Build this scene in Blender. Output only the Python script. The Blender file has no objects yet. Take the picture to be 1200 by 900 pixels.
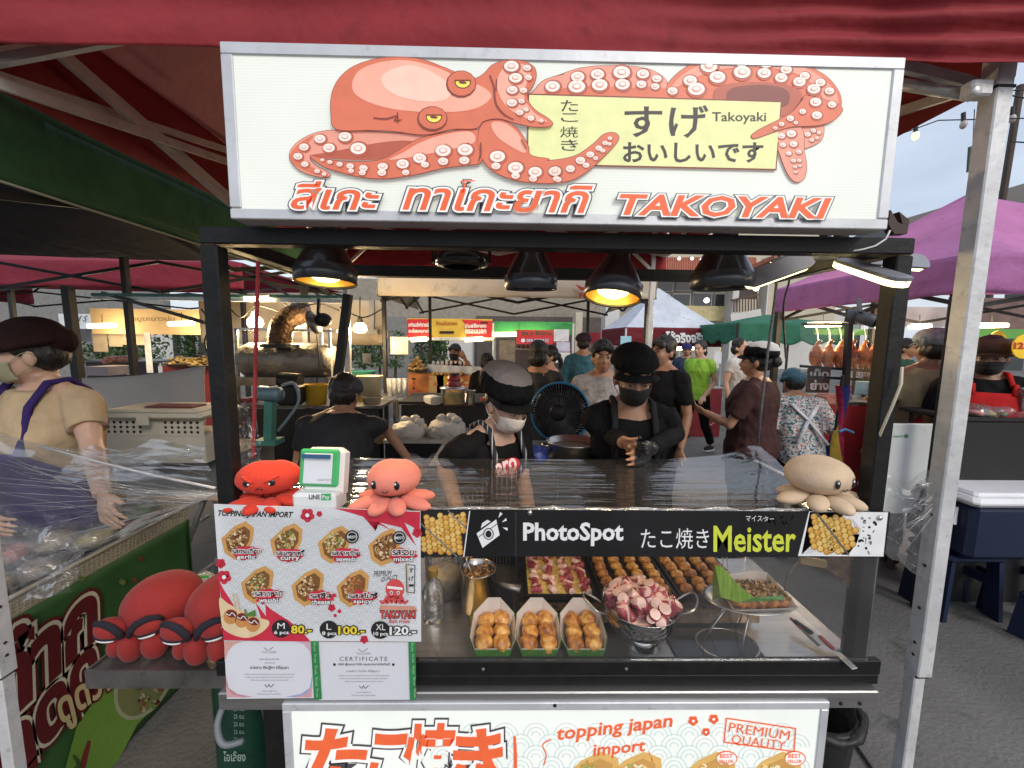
import bpy, math, random
from mathutils import Vector as V, Matrix, noise as mnoise
from math import sin, cos, pi, radians as R
random.seed(7)
SC = bpy.context.scene
COL = SC.collection
# ------------------------------------------------------------------ camera
FPX = 470.0
CAMH = 1.60
_dn = V((-50, 4250, FPX)).normalized()
_X = V((28050, 352, FPX)); _X = (_X - _X.dot(_dn) * _dn).normalized()
_Z = -_dn
_Y = _Z.cross(_X)
def ray(px, py):
    r = V((px - 600, py - 450, FPX))
    return V((r.dot(_X), r.dot(_Y), r.dot(_Z)))
EYE = V((0, 0, CAMH))
def P(px, py, Y=None, Z=None, X=None):
    """place of the point seen at photo pixel px, py on a plane of the scene"""
    r = ray(px, py)
    if Y is not None: t = Y / r.y
    elif Z is not None: t = (Z - CAMH) / r.z
    else: t = X / r.x
    return EYE + r * t
cam = bpy.data.cameras.new("camera")
camo = bpy.data.objects.new("camera", cam); COL.objects.link(camo)
_right = V((_X.x, _Y.x, _Z.x)); _down = V((_X.y, _Y.y, _Z.y)); _fwd = V((_X.z, _Y.z, _Z.z))
_m = Matrix((_right, -_down, -_fwd)).transposed().to_4x4(); _m.translation = EYE
camo.matrix_world = _m
cam.sensor_width = 36; cam.lens = 36 * FPX / 1200
cam.clip_start = 0.05; cam.clip_end = 800
SC.camera = camo
# ------------------------------------------------------------------ sky and sun
world = bpy.data.worlds.new("World"); SC.world = world; world.use_nodes = True
_n = world.node_tree.nodes; _l = world.node_tree.links
bg = _n['Background']
sky = _n.new('ShaderNodeTexSky'); sky.sky_type = 'NISHITA'; sky.sun_disc = False
SUN_EL, SUN_AZ = 34, 150
sky.sun_elevation = R(SUN_EL); sky.sun_rotation = R(SUN_AZ)
sky.air_density = 1.0; sky.dust_density = 3.0
_tc = _n.new('ShaderNodeTexCoord'); _nz = _n.new('ShaderNodeTexNoise'); _mp = _n.new('ShaderNodeMapping')
_mp.inputs['Scale'].default_value = (1, 1, 3.5)
_nz.inputs['Scale'].default_value = 2.2; _nz.inputs['Detail'].default_value = 6
_rp = _n.new('ShaderNodeValToRGB'); _rp.color_ramp.elements[0].position = .2; _rp.color_ramp.elements[0].color = (.35, .35, .35, 1); _rp.color_ramp.elements[1].position = .8
_mx = _n.new('ShaderNodeMix'); _mx.data_type = 'RGBA'
_l.new(_tc.outputs['Generated'], _mp.inputs[0]); _l.new(_mp.outputs[0], _nz.inputs['Vector']); _l.new(_nz.outputs[0], _rp.inputs[0])
_l.new(_rp.outputs[0], _mx.inputs[0]); _l.new(sky.outputs[0], _mx.inputs[6])
_mx.inputs[7].default_value = (6.6, 7.2, 8.3, 1)
_l.new(_mx.outputs[2], bg.inputs[0]); bg.inputs[1].default_value = 0.10
sun = bpy.data.lights.new("sun", 'SUN'); sun.energy = 0.9; sun.angle = R(20); sun.color = (1, .95, .88)
suno = bpy.data.objects.new("sun", sun); COL.objects.link(suno)
_sd = V((sin(R(SUN_AZ)) * cos(R(SUN_EL)), cos(R(SUN_AZ)) * cos(R(SUN_EL)), sin(R(SUN_EL))))
suno.rotation_euler = _sd.to_track_quat('Z', 'Y').to_euler()
SC.view_settings.view_transform = 'Standard'; SC.view_settings.look = 'None'
SC.view_settings.gamma = 1; SC.view_settings.exposure = 0.55
SC.render.engine = 'CYCLES'
SC.cycles.max_bounces = 7; SC.cycles.diffuse_bounces = 3; SC.cycles.glossy_bounces = 3
SC.cycles.transmission_bounces = 4; SC.cycles.transparent_max_bounces = 16
SC.cycles.use_denoising = True
SC.cycles.caustics_reflective = False; SC.cycles.caustics_refractive = False
# ------------------------------------------------------------------ materials
_mats = {}
def mat(name, col, rough=.6, metal=0, var=.15, vs=8, bump=0, bs=40, emit=0, ecol=None, coat=0, trans=0, ior=1.45, spec=.5, stretch=None, sheen=0, dirt=0):
    if name in _mats: return _mats[name]
    m = bpy.data.materials.new(name); m.use_nodes = True; _mats[name] = m
    N = m.node_tree.nodes; L = m.node_tree.links; b = N['Principled BSDF']
    b.inputs['Roughness'].default_value = rough; b.inputs['Metallic'].default_value = metal
    b.inputs['IOR'].default_value = ior; b.inputs['Transmission Weight'].default_value = trans
    b.inputs['Specular IOR Level'].default_value = spec; b.inputs['Coat Weight'].default_value = coat
    b.inputs['Sheen Weight'].default_value = sheen
    c = (*col, 1); b.inputs['Base Color'].default_value = c
    tc = N.new('ShaderNodeTexCoord'); src = tc.outputs['Object']
    if stretch:
        mp = N.new('ShaderNodeMapping'); mp.inputs['Scale'].default_value = stretch; L.new(src, mp.inputs[0]); src = mp.outputs[0]
    if var:
        n = N.new('ShaderNodeTexNoise'); n.inputs['Scale'].default_value = vs; n.inputs['Detail'].default_value = 5
        L.new(src, n.inputs['Vector'])
        r = N.new('ShaderNodeValToRGB'); e = r.color_ramp.elements
        e[0].position = .3; e[1].position = .7
        e[0].color = (*[max(0, x * (1 - var)) for x in col], 1); e[1].color = (*[min(1, x * (1 + var)) for x in col], 1)
        L.new(n.outputs[0], r.inputs[0]); L.new(r.outputs[0], b.inputs['Base Color'])
        out = r.outputs[0]
        if dirt:
            n2 = N.new('ShaderNodeTexNoise'); n2.inputs['Scale'].default_value = vs * 3.1; n2.inputs['Detail'].default_value = 8; n2.inputs['Roughness'].default_value = .7
            L.new(src, n2.inputs['Vector'])
            r2 = N.new('ShaderNodeValToRGB'); r2.color_ramp.elements[0].position = .56; r2.color_ramp.elements[1].position = .68
            r2.color_ramp.elements[1].color = (dirt, dirt, dirt, 1)
            mx = N.new('ShaderNodeMix'); mx.data_type = 'RGBA'; L.new(n2.outputs[0], r2.inputs[0]); L.new(r2.outputs[0], mx.inputs[0])
            L.new(out, mx.inputs[6]); mx.inputs[7].default_value = (*[x * .35 for x in col], 1); L.new(mx.outputs[2], b.inputs['Base Color'])
            out = mx.outputs[2]
        if emit and ecol is None: L.new(out, b.inputs['Emission Color'])
    if emit:
        b.inputs['Emission Strength'].default_value = emit
        b.inputs['Emission Color'].default_value = (*(ecol or col), 1)
    if bump:
        n = N.new('ShaderNodeTexNoise'); n.inputs['Scale'].default_value = bs; n.inputs['Detail'].default_value = 4
        L.new(src, n.inputs['Vector']); bp = N.new('ShaderNodeBump'); bp.inputs['Strength'].default_value = bump
        bp.inputs['Distance'].default_value = .01 if name[:5] not in ('cloth', 'crump', 'gold_', 'white', 'clear') else .03
        L.new(n.outputs[0], bp.inputs['Height']); L.new(bp.outputs[0], b.inputs['Normal'])
    return m
def film(name, base=.06, gain=.6, rough=.06, bs=6, stretch=(1, 1, 1), bump=.5, tint=(1, 1, 1), milky=0.0):
    """clear plastic: see-through with a glossy surface"""
    if name in _mats: return _mats[name]
    m = bpy.data.materials.new(name); m.use_nodes = True; _mats[name] = m
    N = m.node_tree.nodes; L = m.node_tree.links; N.clear()
    out = N.new('ShaderNodeOutputMaterial'); t = N.new('ShaderNodeBsdfTransparent'); g = N.new('ShaderNodeBsdfGlossy')
    t.inputs[0].default_value = (*tint, 1); g.inputs['Roughness'].default_value = rough
    mx = N.new('ShaderNodeMixShader'); fr = N.new('ShaderNodeLayerWeight'); fr.inputs[0].default_value = .35
    ma = N.new('ShaderNodeMath'); ma.operation = 'MULTIPLY_ADD'; ma.inputs[1].default_value = gain; ma.inputs[2].default_value = base
    L.new(fr.outputs['Fresnel'], ma.inputs[0])
    L.new(ma.outputs[0], mx.inputs[0]); L.new(t.outputs[0], mx.inputs[1]); L.new(g.outputs[0], mx.inputs[2])
    last = mx
    if milky:
        d = N.new('ShaderNodeBsdfDiffuse'); d.inputs[0].default_value = (.75, .76, .78, 1); m2 = N.new('ShaderNodeMixShader')
        m2.inputs[0].default_value = milky; L.new(mx.outputs[0], m2.inputs[1]); L.new(d.outputs[0], m2.inputs[2]); last = m2
    if bump:
        tc = N.new('ShaderNodeTexCoord'); mp = N.new('ShaderNodeMapping'); mp.inputs['Scale'].default_value = stretch
        n = N.new('ShaderNodeTexNoise'); n.inputs['Scale'].default_value = bs; n.inputs['Detail'].default_value = 3
        n.inputs['Distortion'].default_value = .6
        bp = N.new('ShaderNodeBump'); bp.inputs['Strength'].default_value = bump; bp.inputs['Distance'].default_value = .02
        L.new(tc.outputs['Object'], mp.inputs[0]); L.new(mp.outputs[0], n.inputs['Vector']); L.new(n.outputs[0], bp.inputs['Height'])
        L.new(bp.outputs[0], g.inputs['Normal']); L.new(bp.outputs[0], fr.inputs['Normal'])
    L.new(last.outputs[0], out.inputs[0])
    return m
# ------------------------------------------------------------------ objects
def link(o, parent=None):
    COL.objects.link(o)
    if parent is not None:
        o.parent = parent
        o.matrix_parent_inverse = parent.matrix_basis.inverted() if not parent.parent else (parent.parent.matrix_basis @ parent.matrix_parent_inverse @ parent.matrix_basis).inverted()
    return o
def tag(o, label=None, cat=None, group=None, kind=None):
    if label: o['label'] = label
    if cat: o['category'] = cat
    if group: o['group'] = group
    if kind: o['kind'] = kind
    return o
def thing(name, label, cat, loc=(0, 0, 0), group=None, rz=0):
    o = bpy.data.objects.new(name, None); COL.objects.link(o); o.location = loc; o.rotation_euler.z = rz
    o.empty_display_size = .1
    return tag(o, label, cat, group)
def copy_thing(o, dx, label=None, rz=None, parent=None, scale=None):
    c = o.copy(); COL.objects.link(c)
    if parent is not None: c.parent = parent
    else:
        c.location = o.location + V(dx)
        if rz is not None: c.rotation_euler.z += rz
        if scale: c.scale = (scale,) * 3
        if label: c['label'] = label
    for ch in list(o.children): copy_thing(ch, None, parent=c)
    return c
class MB:
    """collects shapes into one mesh; M moves what is added next"""
    def __init__(s): s.v = []; s.f = []; s.M = Matrix()
    def add(s, vs, fs):
        b = len(s.v); s.v += [s.M @ V(x) for x in vs]; s.f += [tuple(i + b for i in f) for f in fs]; return s
    def box(s, c, d, rot=None, bev=0):
        hx, hy, hz = d[0] / 2, d[1] / 2, d[2] / 2
        if bev:
            b = min(bev, hx * .9, hy * .9, hz * .9); pts = []
            ring = [(-hx + b, -hy), (hx - b, -hy), (hx, -hy + b), (hx, hy - b), (hx - b, hy), (-hx + b, hy), (-hx, hy - b), (-hx, -hy + b)]
            def sc(k): return [(x - math.copysign(k, x) if abs(x) > k else x, y - math.copysign(k, y) if abs(y) > k else y) for x, y in ring]
            for z, k in ((-hz, b), (-hz + b, 0), (hz - b, 0), (hz, b)): pts += [(x, y, z) for x, y in sc(k)]
            fs = [tuple(range(7, -1, -1)), tuple(range(24, 32))]
            for r in range(3):
                for i in range(8): j = (i + 1) % 8; fs.append((r * 8 + i, r * 8 + j, r * 8 + 8 + j, r * 8 + 8 + i))
        else:
            pts = [(x, y, z) for z in (-hz, hz) for x, y in ((-hx, -hy), (hx, -hy), (hx, hy), (-hx, hy))]
            fs = [(3, 2, 1, 0), (4, 5, 6, 7), (0, 1, 5, 4), (1, 2, 6, 5), (2, 3, 7, 6), (3, 0, 4, 7)]
        m = Matrix.Translation(V(c)) @ (rot.to_4x4() if rot is not None else Matrix())
        return s.add([m @ V(p) for p in pts], fs)
    def bar(s, a, b, w, h=None, bev=0):
        a, b = V(a), V(b); h = h or w; d = b - a
        q = d.to_track_quat('Z', 'X' if abs(d.normalized().z) > .9 else 'Y').to_matrix()
        if abs(d.normalized().z) > .9: q = Matrix(((1, 0, 0), (0, 1, 0), (0, 0, 1))).transposed() if abs(d.x) + abs(d.y) < 1e-6 else q
        return s.box((a + b) / 2, (w, h, d.length), q, bev)
    def tube(s, pts, r, n=8, ex=1, cap=True):
        pts = [V(p) for p in pts]; k = len(pts); rs = r if isinstance(r, (list, tuple)) else [r] * k
        b = []; prev = None
        for i, p in enumerate(pts):
            t = (pts[min(i + 1, k - 1)] - pts[max(i - 1, 0)]).normalized()
            if prev is None:
                u = t.orthogonal().normalized() if abs(t.x) > .9 or abs(t.z) > .98 else t.cross(V((0, 0, 1))).normalized()
            else: u = (prev - t * prev.dot(t)).normalized()
            prev = u; w = t.cross(u)
            for j in range(n): a = 2 * pi * j / n; b.append(p + u * cos(a) * rs[i] * ex + w * sin(a) * rs[i])
        fs = [(i * n + j, i * n + (j + 1) % n, (i + 1) * n + (j + 1) % n, (i + 1) * n + j) for i in range(k - 1) for j in range(n)]
        if cap: fs += [tuple(range(n - 1, -1, -1)), tuple(range((k - 1) * n, k * n))]
        return s.add(b, fs)
    def ell(s, c, r, n=12, m=8, rot=None):
        if not isinstance(r, (tuple, list, V)): r = (r, r, r)
        M_ = Matrix.Translation(V(c)) @ (rot.to_4x4() if rot is not None else Matrix())
        vs = [M_ @ V((0, 0, -r[2]))]
        for i in range(1, m):
            a = -pi / 2 + pi * i / m
            vs += [M_ @ V((cos(a) * cos(2 * pi * j / n) * r[0], cos(a) * sin(2 * pi * j / n) * r[1], sin(a) * r[2])) for j in range(n)]
        vs.append(M_ @ V((0, 0, r[2]))); e = len(vs) - 1
        fs = [(0, 1 + (j + 1) % n, 1 + j) for j in range(n)]
        for i in range(m - 2):
            for j in range(n): fs.append((1 + i * n + j, 1 + i * n + (j + 1) % n, 1 + (i + 1) * n + (j + 1) % n, 1 + (i + 1) * n + j))
        fs += [(e, 1 + (m - 2) * n + j, 1 + (m - 2) * n + (j + 1) % n) for j in range(n)]
        return s.add(vs, fs)
    def lathe(s, prof, n=20, c=(0, 0, 0), rot=None, sx=1, sy=1, a0=0, a1=2 * pi):
        M_ = Matrix.Translation(V(c)) @ (rot.to_4x4() if rot is not None else Matrix()); full = a1 - a0 > 6.28
        k = n if full else n + 1
        vs = [M_ @ V((r * cos(a0 + (a1 - a0) * j / n) * sx, r * sin(a0 + (a1 - a0) * j / n) * sy, z)) for r, z in prof for j in range(k)]
        fs = [(i * k + j, i * k + (j + 1) % k, (i + 1) * k + (j + 1) % k, (i + 1) * k + j) for i in range(len(prof) - 1) for j in range(n)]
        return s.add(vs, fs)
    def prism(s, poly, a, b, f):
        """poly in 2d, f(x,y,t) -> point, t from a to b"""
        k = len(poly)
        vs = [f(x, y, a) for x, y in poly] + [f(x, y, b) for x, y in poly]
        fs = [tuple(range(k - 1, -1, -1)), tuple(range(k, 2 * k))] + [(i, (i + 1) % k, k + (i + 1) % k, k + i) for i in range(k)]
        return s.add(vs, fs)
    def grid(s, f, nu, nv, closed=False):
        vs = [f(i / nu, j / nv) for j in range(nv + 1) for i in range(nu + 1)]; w = nu + 1
        return s.add(vs, [(j * w + i, j * w + i + 1, (j + 1) * w + i + 1, (j + 1) * w + i) for j in range(nv) for i in range(nu)])
    def build(s, name, m=None, parent=None, smooth=False, kind=None, thick=0):
        me = bpy.data.meshes.new(name); me.from_pydata([tuple(v) for v in s.v], [], s.f); me.update()
        if smooth: me.shade_smooth()
        if m: me.materials.append(m)
        o = bpy.data.objects.new(name, me); link(o, parent)
        if thick:
            md = o.modifiers.new('t', 'SOLIDIFY'); md.thickness = thick; md.offset = 0
        if kind: o['kind'] = kind
        return o
def mesh_part(name, m, parent, fn, smooth=False, **k):
    b = MB(); fn(b); return b.build(name, m, parent, smooth, **k)
def blob(b, name, m, parent=None, voxel=.008, smooth=2, label=None, fold=0, fq=(11, 11, 5)):
    """joins the shapes of b into one continuous smooth skin"""
    me = bpy.data.meshes.new('t'); me.from_pydata([tuple(v) for v in b.v], [], b.f)
    o = bpy.data.objects.new(name, me); COL.objects.link(o)
    md = o.modifiers.new('r', 'REMESH'); md.mode = 'VOXEL'; md.voxel_size = voxel; md.use_smooth_shade = True
    if smooth:
        md = o.modifiers.new('s', 'SMOOTH'); md.factor = .6; md.iterations = smooth
    dg = bpy.context.evaluated_depsgraph_get(); dg.update()
    nm = bpy.data.meshes.new_from_object(o.evaluated_get(dg)); o.modifiers.clear(); o.data = nm; nm.name = name
    if fold:
        for v, nr in zip(nm.vertices, [v.normal.copy() for v in nm.vertices]):
            c = v.co.copy(); v.co = c + nr * fold * (mnoise.noise(V((c.x * fq[0], c.y * fq[1], c.z * fq[2]))) + .5 * mnoise.noise(V((c.x * fq[0] * 2.3 + c.z * 9, c.y * fq[1] * 2.3, c.z * fq[2] * 2))))
    nm.materials.clear(); nm.materials.append(m); nm.shade_smooth()
    COL.objects.unlink(o); link(o, parent)
    return o
def catmull(pts, n=6, closed=True):
    out = []; k = len(pts); rng = k if closed else k - 1
    g = (lambda i: pts[i % k]) if closed else (lambda i: pts[max(0, min(k - 1, i))])
    for i in range(rng):
        p0, p1, p2, p3 = g(i - 1), g(i), g(i + 1), g(i + 2)
        for j in range(n):
            t = j / n
            out.append(tuple(.5 * (2 * b + (c - a) * t + (2 * a - 5 * b + 4 * c - d) * t * t + (3 * b - a - 3 * c + d) * t ** 3) for a, b, c, d in zip(p0, p1, p2, p3)))
    if not closed: out.append(tuple(pts[-1]))
    return out
# ------------------------------------------------------------------ flat print and lettering
_tc_cache = {}
def text_data(body, bold=0, shear=0, space=1.0):
    key = (body, bold, shear, space)
    if key in _tc_cache: return _tc_cache[key]
    c = bpy.data.curves.new('t', 'FONT'); c.body = body; c.size = 1; c.resolution_u = 2; c.offset = bold; c.shear = shear; c.space_character = space
    c.space_line = .95
    o = bpy.data.objects.new('t', c); me = bpy.data.meshes.new_from_object(o)
    vs = [(v.co.x, v.co.y) for v in me.vertices]; fs = [tuple(p.vertices) for p in me.polygons]
    bpy.data.objects.remove(o); bpy.data.meshes.remove(me); bpy.data.curves.remove(c)
    x0 = min(v[0] for v in vs); x1 = max(v[0] for v in vs); y0 = min(v[1] for v in vs); y1 = max(v[1] for v in vs)
    _tc_cache[key] = (vs, fs, x0, y0, x1, y1); return _tc_cache[key]
class Sheet:
    """a flat print surface: pixel positions are laid on its plane, each layer a hair above the last"""
    def __init__(s, on, normal, parent, step=.0006):
        s.on = on; s.n = V(normal).normalized(); s.parent = parent; s.step = step; s.mb = {}; s.m = {}
    def pt(s, px, py, layer=1): return s.on(px, py) + s.n * s.step * layer
    def _mb(s, name, m):
        k = (name, m.name)
        if k not in s.mb: s.mb[k] = MB(); s.m[k] = m
        return s.mb[k]
    def poly(s, name, m, pts, layer=1):
        s._mb(name, m).add([s.pt(x, y, layer) for x, y in pts], [tuple(range(len(pts)))])
    def blob(s, name, m, pts, layer=1, n=5): s.poly(name, m, catmull(pts, n), layer)
    def ell(s, name, m, cx, cy, rx, ry, layer=1, rot=0, n=14):
        s.poly(name, m, [(cx + rx * cos(a) * cos(rot) - ry * sin(a) * sin(rot), cy + rx * cos(a) * sin(rot) + ry * sin(a) * cos(rot)) for a in [2 * pi * i / n for i in range(n)]], layer)
    def stroke(s, name, m, pts, w, layer=1, n=5, grow=0, smooth=True):
        """pts (x,y) or (x,y,w)"""
        q = [(p[0], p[1], p[2] if len(p) > 2 else w) for p in pts]
        if smooth: q = catmull(q, n, False)
        vs = []; k = len(q)
        for i, (x, y, ww) in enumerate(q):
            a = q[max(0, i - 1)]; c = q[min(k - 1, i + 1)]; dx, dy = c[0] - a[0], c[1] - a[1]; l = math.hypot(dx, dy) or 1
            h = ww / 2 + grow; ex = 0
            if grow and i == 0: ex = -grow
            if grow and i == k - 1: ex = grow
            x += dx / l * ex; y += dy / l * ex
            vs += [s.pt(x - dy / l * h, y + dx / l * h, layer), s.pt(x + dy / l * h, y - dx / l * h, layer)]
        s._mb(name, m).add(vs, [(2 * i, 2 * i + 1, 2 * i + 3, 2 * i + 2) for i in range(k - 1)])
    def text(s, m, body, x0, y0, x1, y1, layer=2, bold=0, shear=0, name='lettering', tl=None, space=1.0):
        vs, fs, a0, b0, a1, b1 = text_data(body, bold, shear, space)
        if tl is None: tlp, trp, blp = (x0, y0), (x1, y0), (x0, y1)
        else: tlp, trp, blp = tl
        O = s.pt(*blp, layer); U = s.pt(*trp, layer) - s.pt(*tlp, layer); W = s.pt(*tlp, layer) - O
        s._mb(name, m).add([O + U * ((x - a0) / (a1 - a0)) + W * ((y - b0) / (b1 - b0)) for x, y in vs], fs)
    def outlined(s, m, mo, body, x0, y0, x1, y1, layer=2, bold=.01, out=.05, shear=0, mo2=None, out2=.1, tl=None, space=1.0):
        """letters with one or two outlines, grown about each letter"""
        vs, fs, a0, b0, a1, b1 = text_data(body, bold, shear, space)
        if tl is None: tl = ((x0, y0), (x1, y0), (x0, y1))
        def lay(mm, bo, ly):
            vs2, fs2, *_ = text_data(body, bo, shear, space)
            O = s.pt(*tl[2], ly); U = s.pt(*tl[1], ly) - s.pt(*tl[0], ly); W = s.pt(*tl[0], ly) - O
            s._mb('lettering', mm).add([O + U * ((x - a0) / (a1 - a0)) + W * ((y - b0) / (b1 - b0)) for x, y in vs2], fs2)
        if mo2: lay(mo2, bold + out2, layer)
        lay(mo, bold + out, layer + 1); lay(m, bold, layer + 2)
    def done(s):
        names = {}
        for (n, mn), b in s.mb.items(): names.setdefault(n, []).append((b, s.m[(n, mn)]))
        for n, l in names.items():
            vs = []; fs = []; mi = []
            for k, (b, m) in enumerate(l):
                o = len(vs); vs += b.v; fs += [tuple(i + o for i in f) for f in b.f]; mi += [k] * len(b.f)
            me = bpy.data.meshes.new(n); me.from_pydata([tuple(v) for v in vs], [], fs); me.polygons.foreach_set('material_index', mi); me.update()
            for b, m in l: me.materials.append(m)
            o = bpy.data.objects.new(n, me); link(o, s.parent); o['kind'] = 'stuff'
def onY(Y): return lambda px, py: P(px, py, Y=Y)
def on_plane(p0, n):
    p0 = V(p0); n = V(n)
    def f(px, py):
        r = ray(px, py); return EYE + r * ((p0 - EYE).dot(n) / r.dot(n))
    return f
def ink(col, emit=0, rough=.45): return mat('print_%02x%02x%02x_%d' % (*[int(c * 255) for c in col], int(emit * 100)), col, rough, var=.06, vs=30, emit=emit)
def pk(Y): return Y / FPX      # metres per photo pixel at a distance
# shared materials
M_BLACK = mat('black_painted_steel', (.009, .009, .0095), .5, 0, .3, 20, spec=.3, bump=.15, bs=60, dirt=.5)
M_STEEL = mat('brushed_steel', (.52, .51, .49), .3, .95, .12, 6, bump=.06, bs=90, stretch=(.4, 6, 6), dirt=.35)
M_STEELD = mat('worn_dark_steel', (.2, .19, .18), .4, .8, .35, 9, bump=.15, bs=50, dirt=.6)
M_ALU = mat('aluminium_extrusion', (.58, .58, .58), .42, .7, .1, 12, bump=.05, bs=60, stretch=(4, 4, .3), dirt=.25)
M_WALU = mat('white_powder_coated_pole', (.62, .62, .62), .45, .25, .12, 14, bump=.1, bs=30, dirt=.45)
M_GLASS = film('clear_acrylic_panel', .01, .22, .02, bump=0)
M_WRAP = film('stretch_wrap', .13, .8, .07, bs=4, stretch=(.5, 8, 1), bump=.16, milky=.02)
M_WRAP2 = film('crinkled_plastic_sheet', .02, .28, .12, bs=5, stretch=(1, 1, .3), bump=.25, milky=.025)
M_HOLE = mat('dark_hole', (.01, .01, .01), .9, var=0)
# ================================================================== ground
M_GND = mat('worn_concrete', (.125, .122, .115), .78, var=.32, vs=1.1, bump=.6, bs=55, dirt=.75)
g = MB(); g.add([(-150, -100, 0), (150, -100, 0), (150, 250, 0), (-150, 250, 0)], [(0, 1, 2, 3)]); tag(g.build('ground', M_GND), kind='structure')
b = MB()
for x in (-3, 6.5):
    b.box((x, 6, .0015), (.012, 40, .002))
for y in (5, 8.8): b.box((2, y, .0017), (40, .012, .002))
tag(b.build('ground_joint', mat('dark_joint', (.03, .03, .03), .9, var=.1)), kind='structure')
# ================================================================== pop-up tents
def fabric(name, c, bump=.6, bs=5, **k):
    m = mat('canopy_' + name, c, .75, var=.12, vs=3, bump=bump, bs=bs, dirt=k.pop('dirt', .45), **k)
    bp = [n for n in m.node_tree.nodes if n.type == 'BUMP'][0]; bp.inputs['Distance'].default_value = .04
    t = m.node_tree.nodes.new('ShaderNodeBsdfTranslucent'); t.inputs[0].default_value = (*[x * .8 for x in c], 1); mx = m.node_tree.nodes.new('ShaderNodeMixShader'); mx.inputs[0].default_value = .22
    o = [n for n in m.node_tree.nodes if n.type == 'OUTPUT_MATERIAL'][0]; L = m.node_tree.links
    L.new(m.node_tree.nodes['Principled BSDF'].outputs[0], mx.inputs[1]); L.new(t.outputs[0], mx.inputs[2]); L.new(mx.outputs[0], o.inputs[0])
    return m
M_TBLK = mat('black_tent_frame', (.012, .012, .013), .5, .1, .2, 20); M_TALU = mat('white_tent_frame', (.55, .55, .54), .4, .4, .12, 14, dirt=.4)
def tent(label, x0, x1, y0, y1, ze, zp, val, mroof, mval=None, mfr=None, posts=None, pw=.04, sides='fblr', scal=0, truss=True, wob=.012, lab_v=None, group='pop-up canopies of the market stalls', peak=None):
    t = thing('canopy_tent', label, 'tent', ((x0 + x1) / 2, (y0 + y1) / 2, 0), group)
    mfr = mfr or M_TBLK; mval = mval or mroof
    cx_, cy_ = peak or ((x0 + x1) / 2, (y0 + y1) / 2)
    q = [V((x0, y0, ze)), V((x1, y0, ze)), V((x1, y1, ze)), V((x0, y1, ze))]; pk_ = V((cx_, cy_, zp))
    for i in range(4):
        a, c = q[i], q[(i + 1) % 4]; b = MB()
        def f(u, v):
            p = a.lerp(c, u).lerp(pk_, v); sag = .06 * sin(pi * v) * (1 - v) + .03 * sin(pi * u) * (1 - v)
            return p + V((0, 0, -sag + .01 * mnoise.noise(p * 3)))
        b.grid(f, 16, 12); b.build('roof_panel', mroof, t, True)
    for k, i in zip('frbl', range(4)):
        if k not in sides: continue
        a, c = q[i], q[(i + 1) % 4]; n = (c - a).normalized().cross(V((0, 0, 1))); L_ = (c - a).length; b = MB()
        def g_(u, v):
            p = a.lerp(c, u); d = val * v
            if scal: d *= 1 - .22 * (1 - abs(math.cos(u * L_ * pi / .5))) * (v > .5)
            w = wob * (mnoise.noise(V((u * L_ * 2.2, v * 2, i * 3.7))) + .6 * mnoise.noise(V((u * L_ * 7, v * 5, i)))) * (.2 + v)
            return p + n * (.012 + w) - V((0, 0, d + .006 * mnoise.noise(V((u * L_ * 2, 0, i)))))
        b.grid(g_, max(30, int(L_ * 22)), 8); b.build('valance', mval, t, True, thick=.002)
    zr = ze - .03
    for x, y in (posts if posts is not None else [(p.x, p.y) for p in q]):
        mesh_part('post', mfr, t, lambda b: b.box((x, y, zr / 2), (pw, pw, zr), bev=.004))
    if truss:
        ins = .03
        for i in range(4):
            a, c = q[i] + V((0, 0, -.05)), q[(i + 1) % 4] + V((0, 0, -.05)); n = (c - a).normalized().cross(V((0, 0, 1))) * -ins
            h = .24; k = 2
            for j in range(k):
                p0, p1 = a.lerp(c, j / k) + n, a.lerp(c, (j + 1) / k) + n; dn_ = V((0, 0, -h))
                mesh_part('truss_bar', mfr, t, lambda b: b.bar(p0, p1 + dn_, .014, .024)); mesh_part('truss_bar', mfr, t, lambda b: b.bar(p0 + dn_ + n * .5, p1 + n * .5, .014, .024))
        for p in q: mesh_part('roof_bar', mfr, t, lambda b: b.bar(p + V((0, 0, -.06)), pk_ + V((0, 0, -.12)), .014, .024))
    return t
RED = fabric('red', (.33, .028, .035)); REDR = fabric('red_roof', (.25, .075, .065)); RED2 = fabric('red_side', (.30, .025, .03))
# the stall's own red canopy
ot = tent('red pop-up canopy with white posts over the takoyaki stall', -1.30, 1.17, .985, 3.0, 2.50, 3.15, .40, REDR, RED, M_TALU, posts=[], sides='b', truss=True)
b = MB()
def g_(u, v):
    x = -1.9 + 3.12 * u; k = max(0, (x - .2) / 1.0)
    ruck = .014 * k * sin(v * 38 + 2 * mnoise.noise(V((x * 3, 0, 0)))) + .008 * sin(v * 16 + x * .6) * (1 - v)
    zb = P(600, 60, Y=.975).z - .004 + .006 * sin(x * 2.3) - .012 * max(0, x - .9) - .034 * min(1, max(0, (x - .84) / .12))
    z = 2.52 + (zb - 2.52) * v + .01 * mnoise.noise(V((x * 1.5, v, 2)))
    return V((x, .975 - .045 * min(1, max(0, (x - .84) / .12)) - ruck - .012 * mnoise.noise(V((x * 2, v * 3, 1))), z))
b.grid(g_, 120, 40); b.build('valance', RED, ot, True, thick=.002)
b = MB(); b.grid(lambda u, v: V((-1.29 - .012 * mnoise.noise(V((u * 5, v * 2, 8))), .985 + 2.0 * u, 2.5 - .29 * v + .01 * mnoise.noise(V((u * 3, 0, 4))))), 40, 6); b.build('valance', RED2, ot, True, thick=.002)
b = MB(); b.grid(lambda u, v: V((1.175 + .012 * mnoise.noise(V((u * 5, v * 2, 8))), .985 + 2.0 * u, 2.5 - .28 * v)), 40, 6); b.build('valance', RED2, ot, True, thick=.002)
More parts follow.
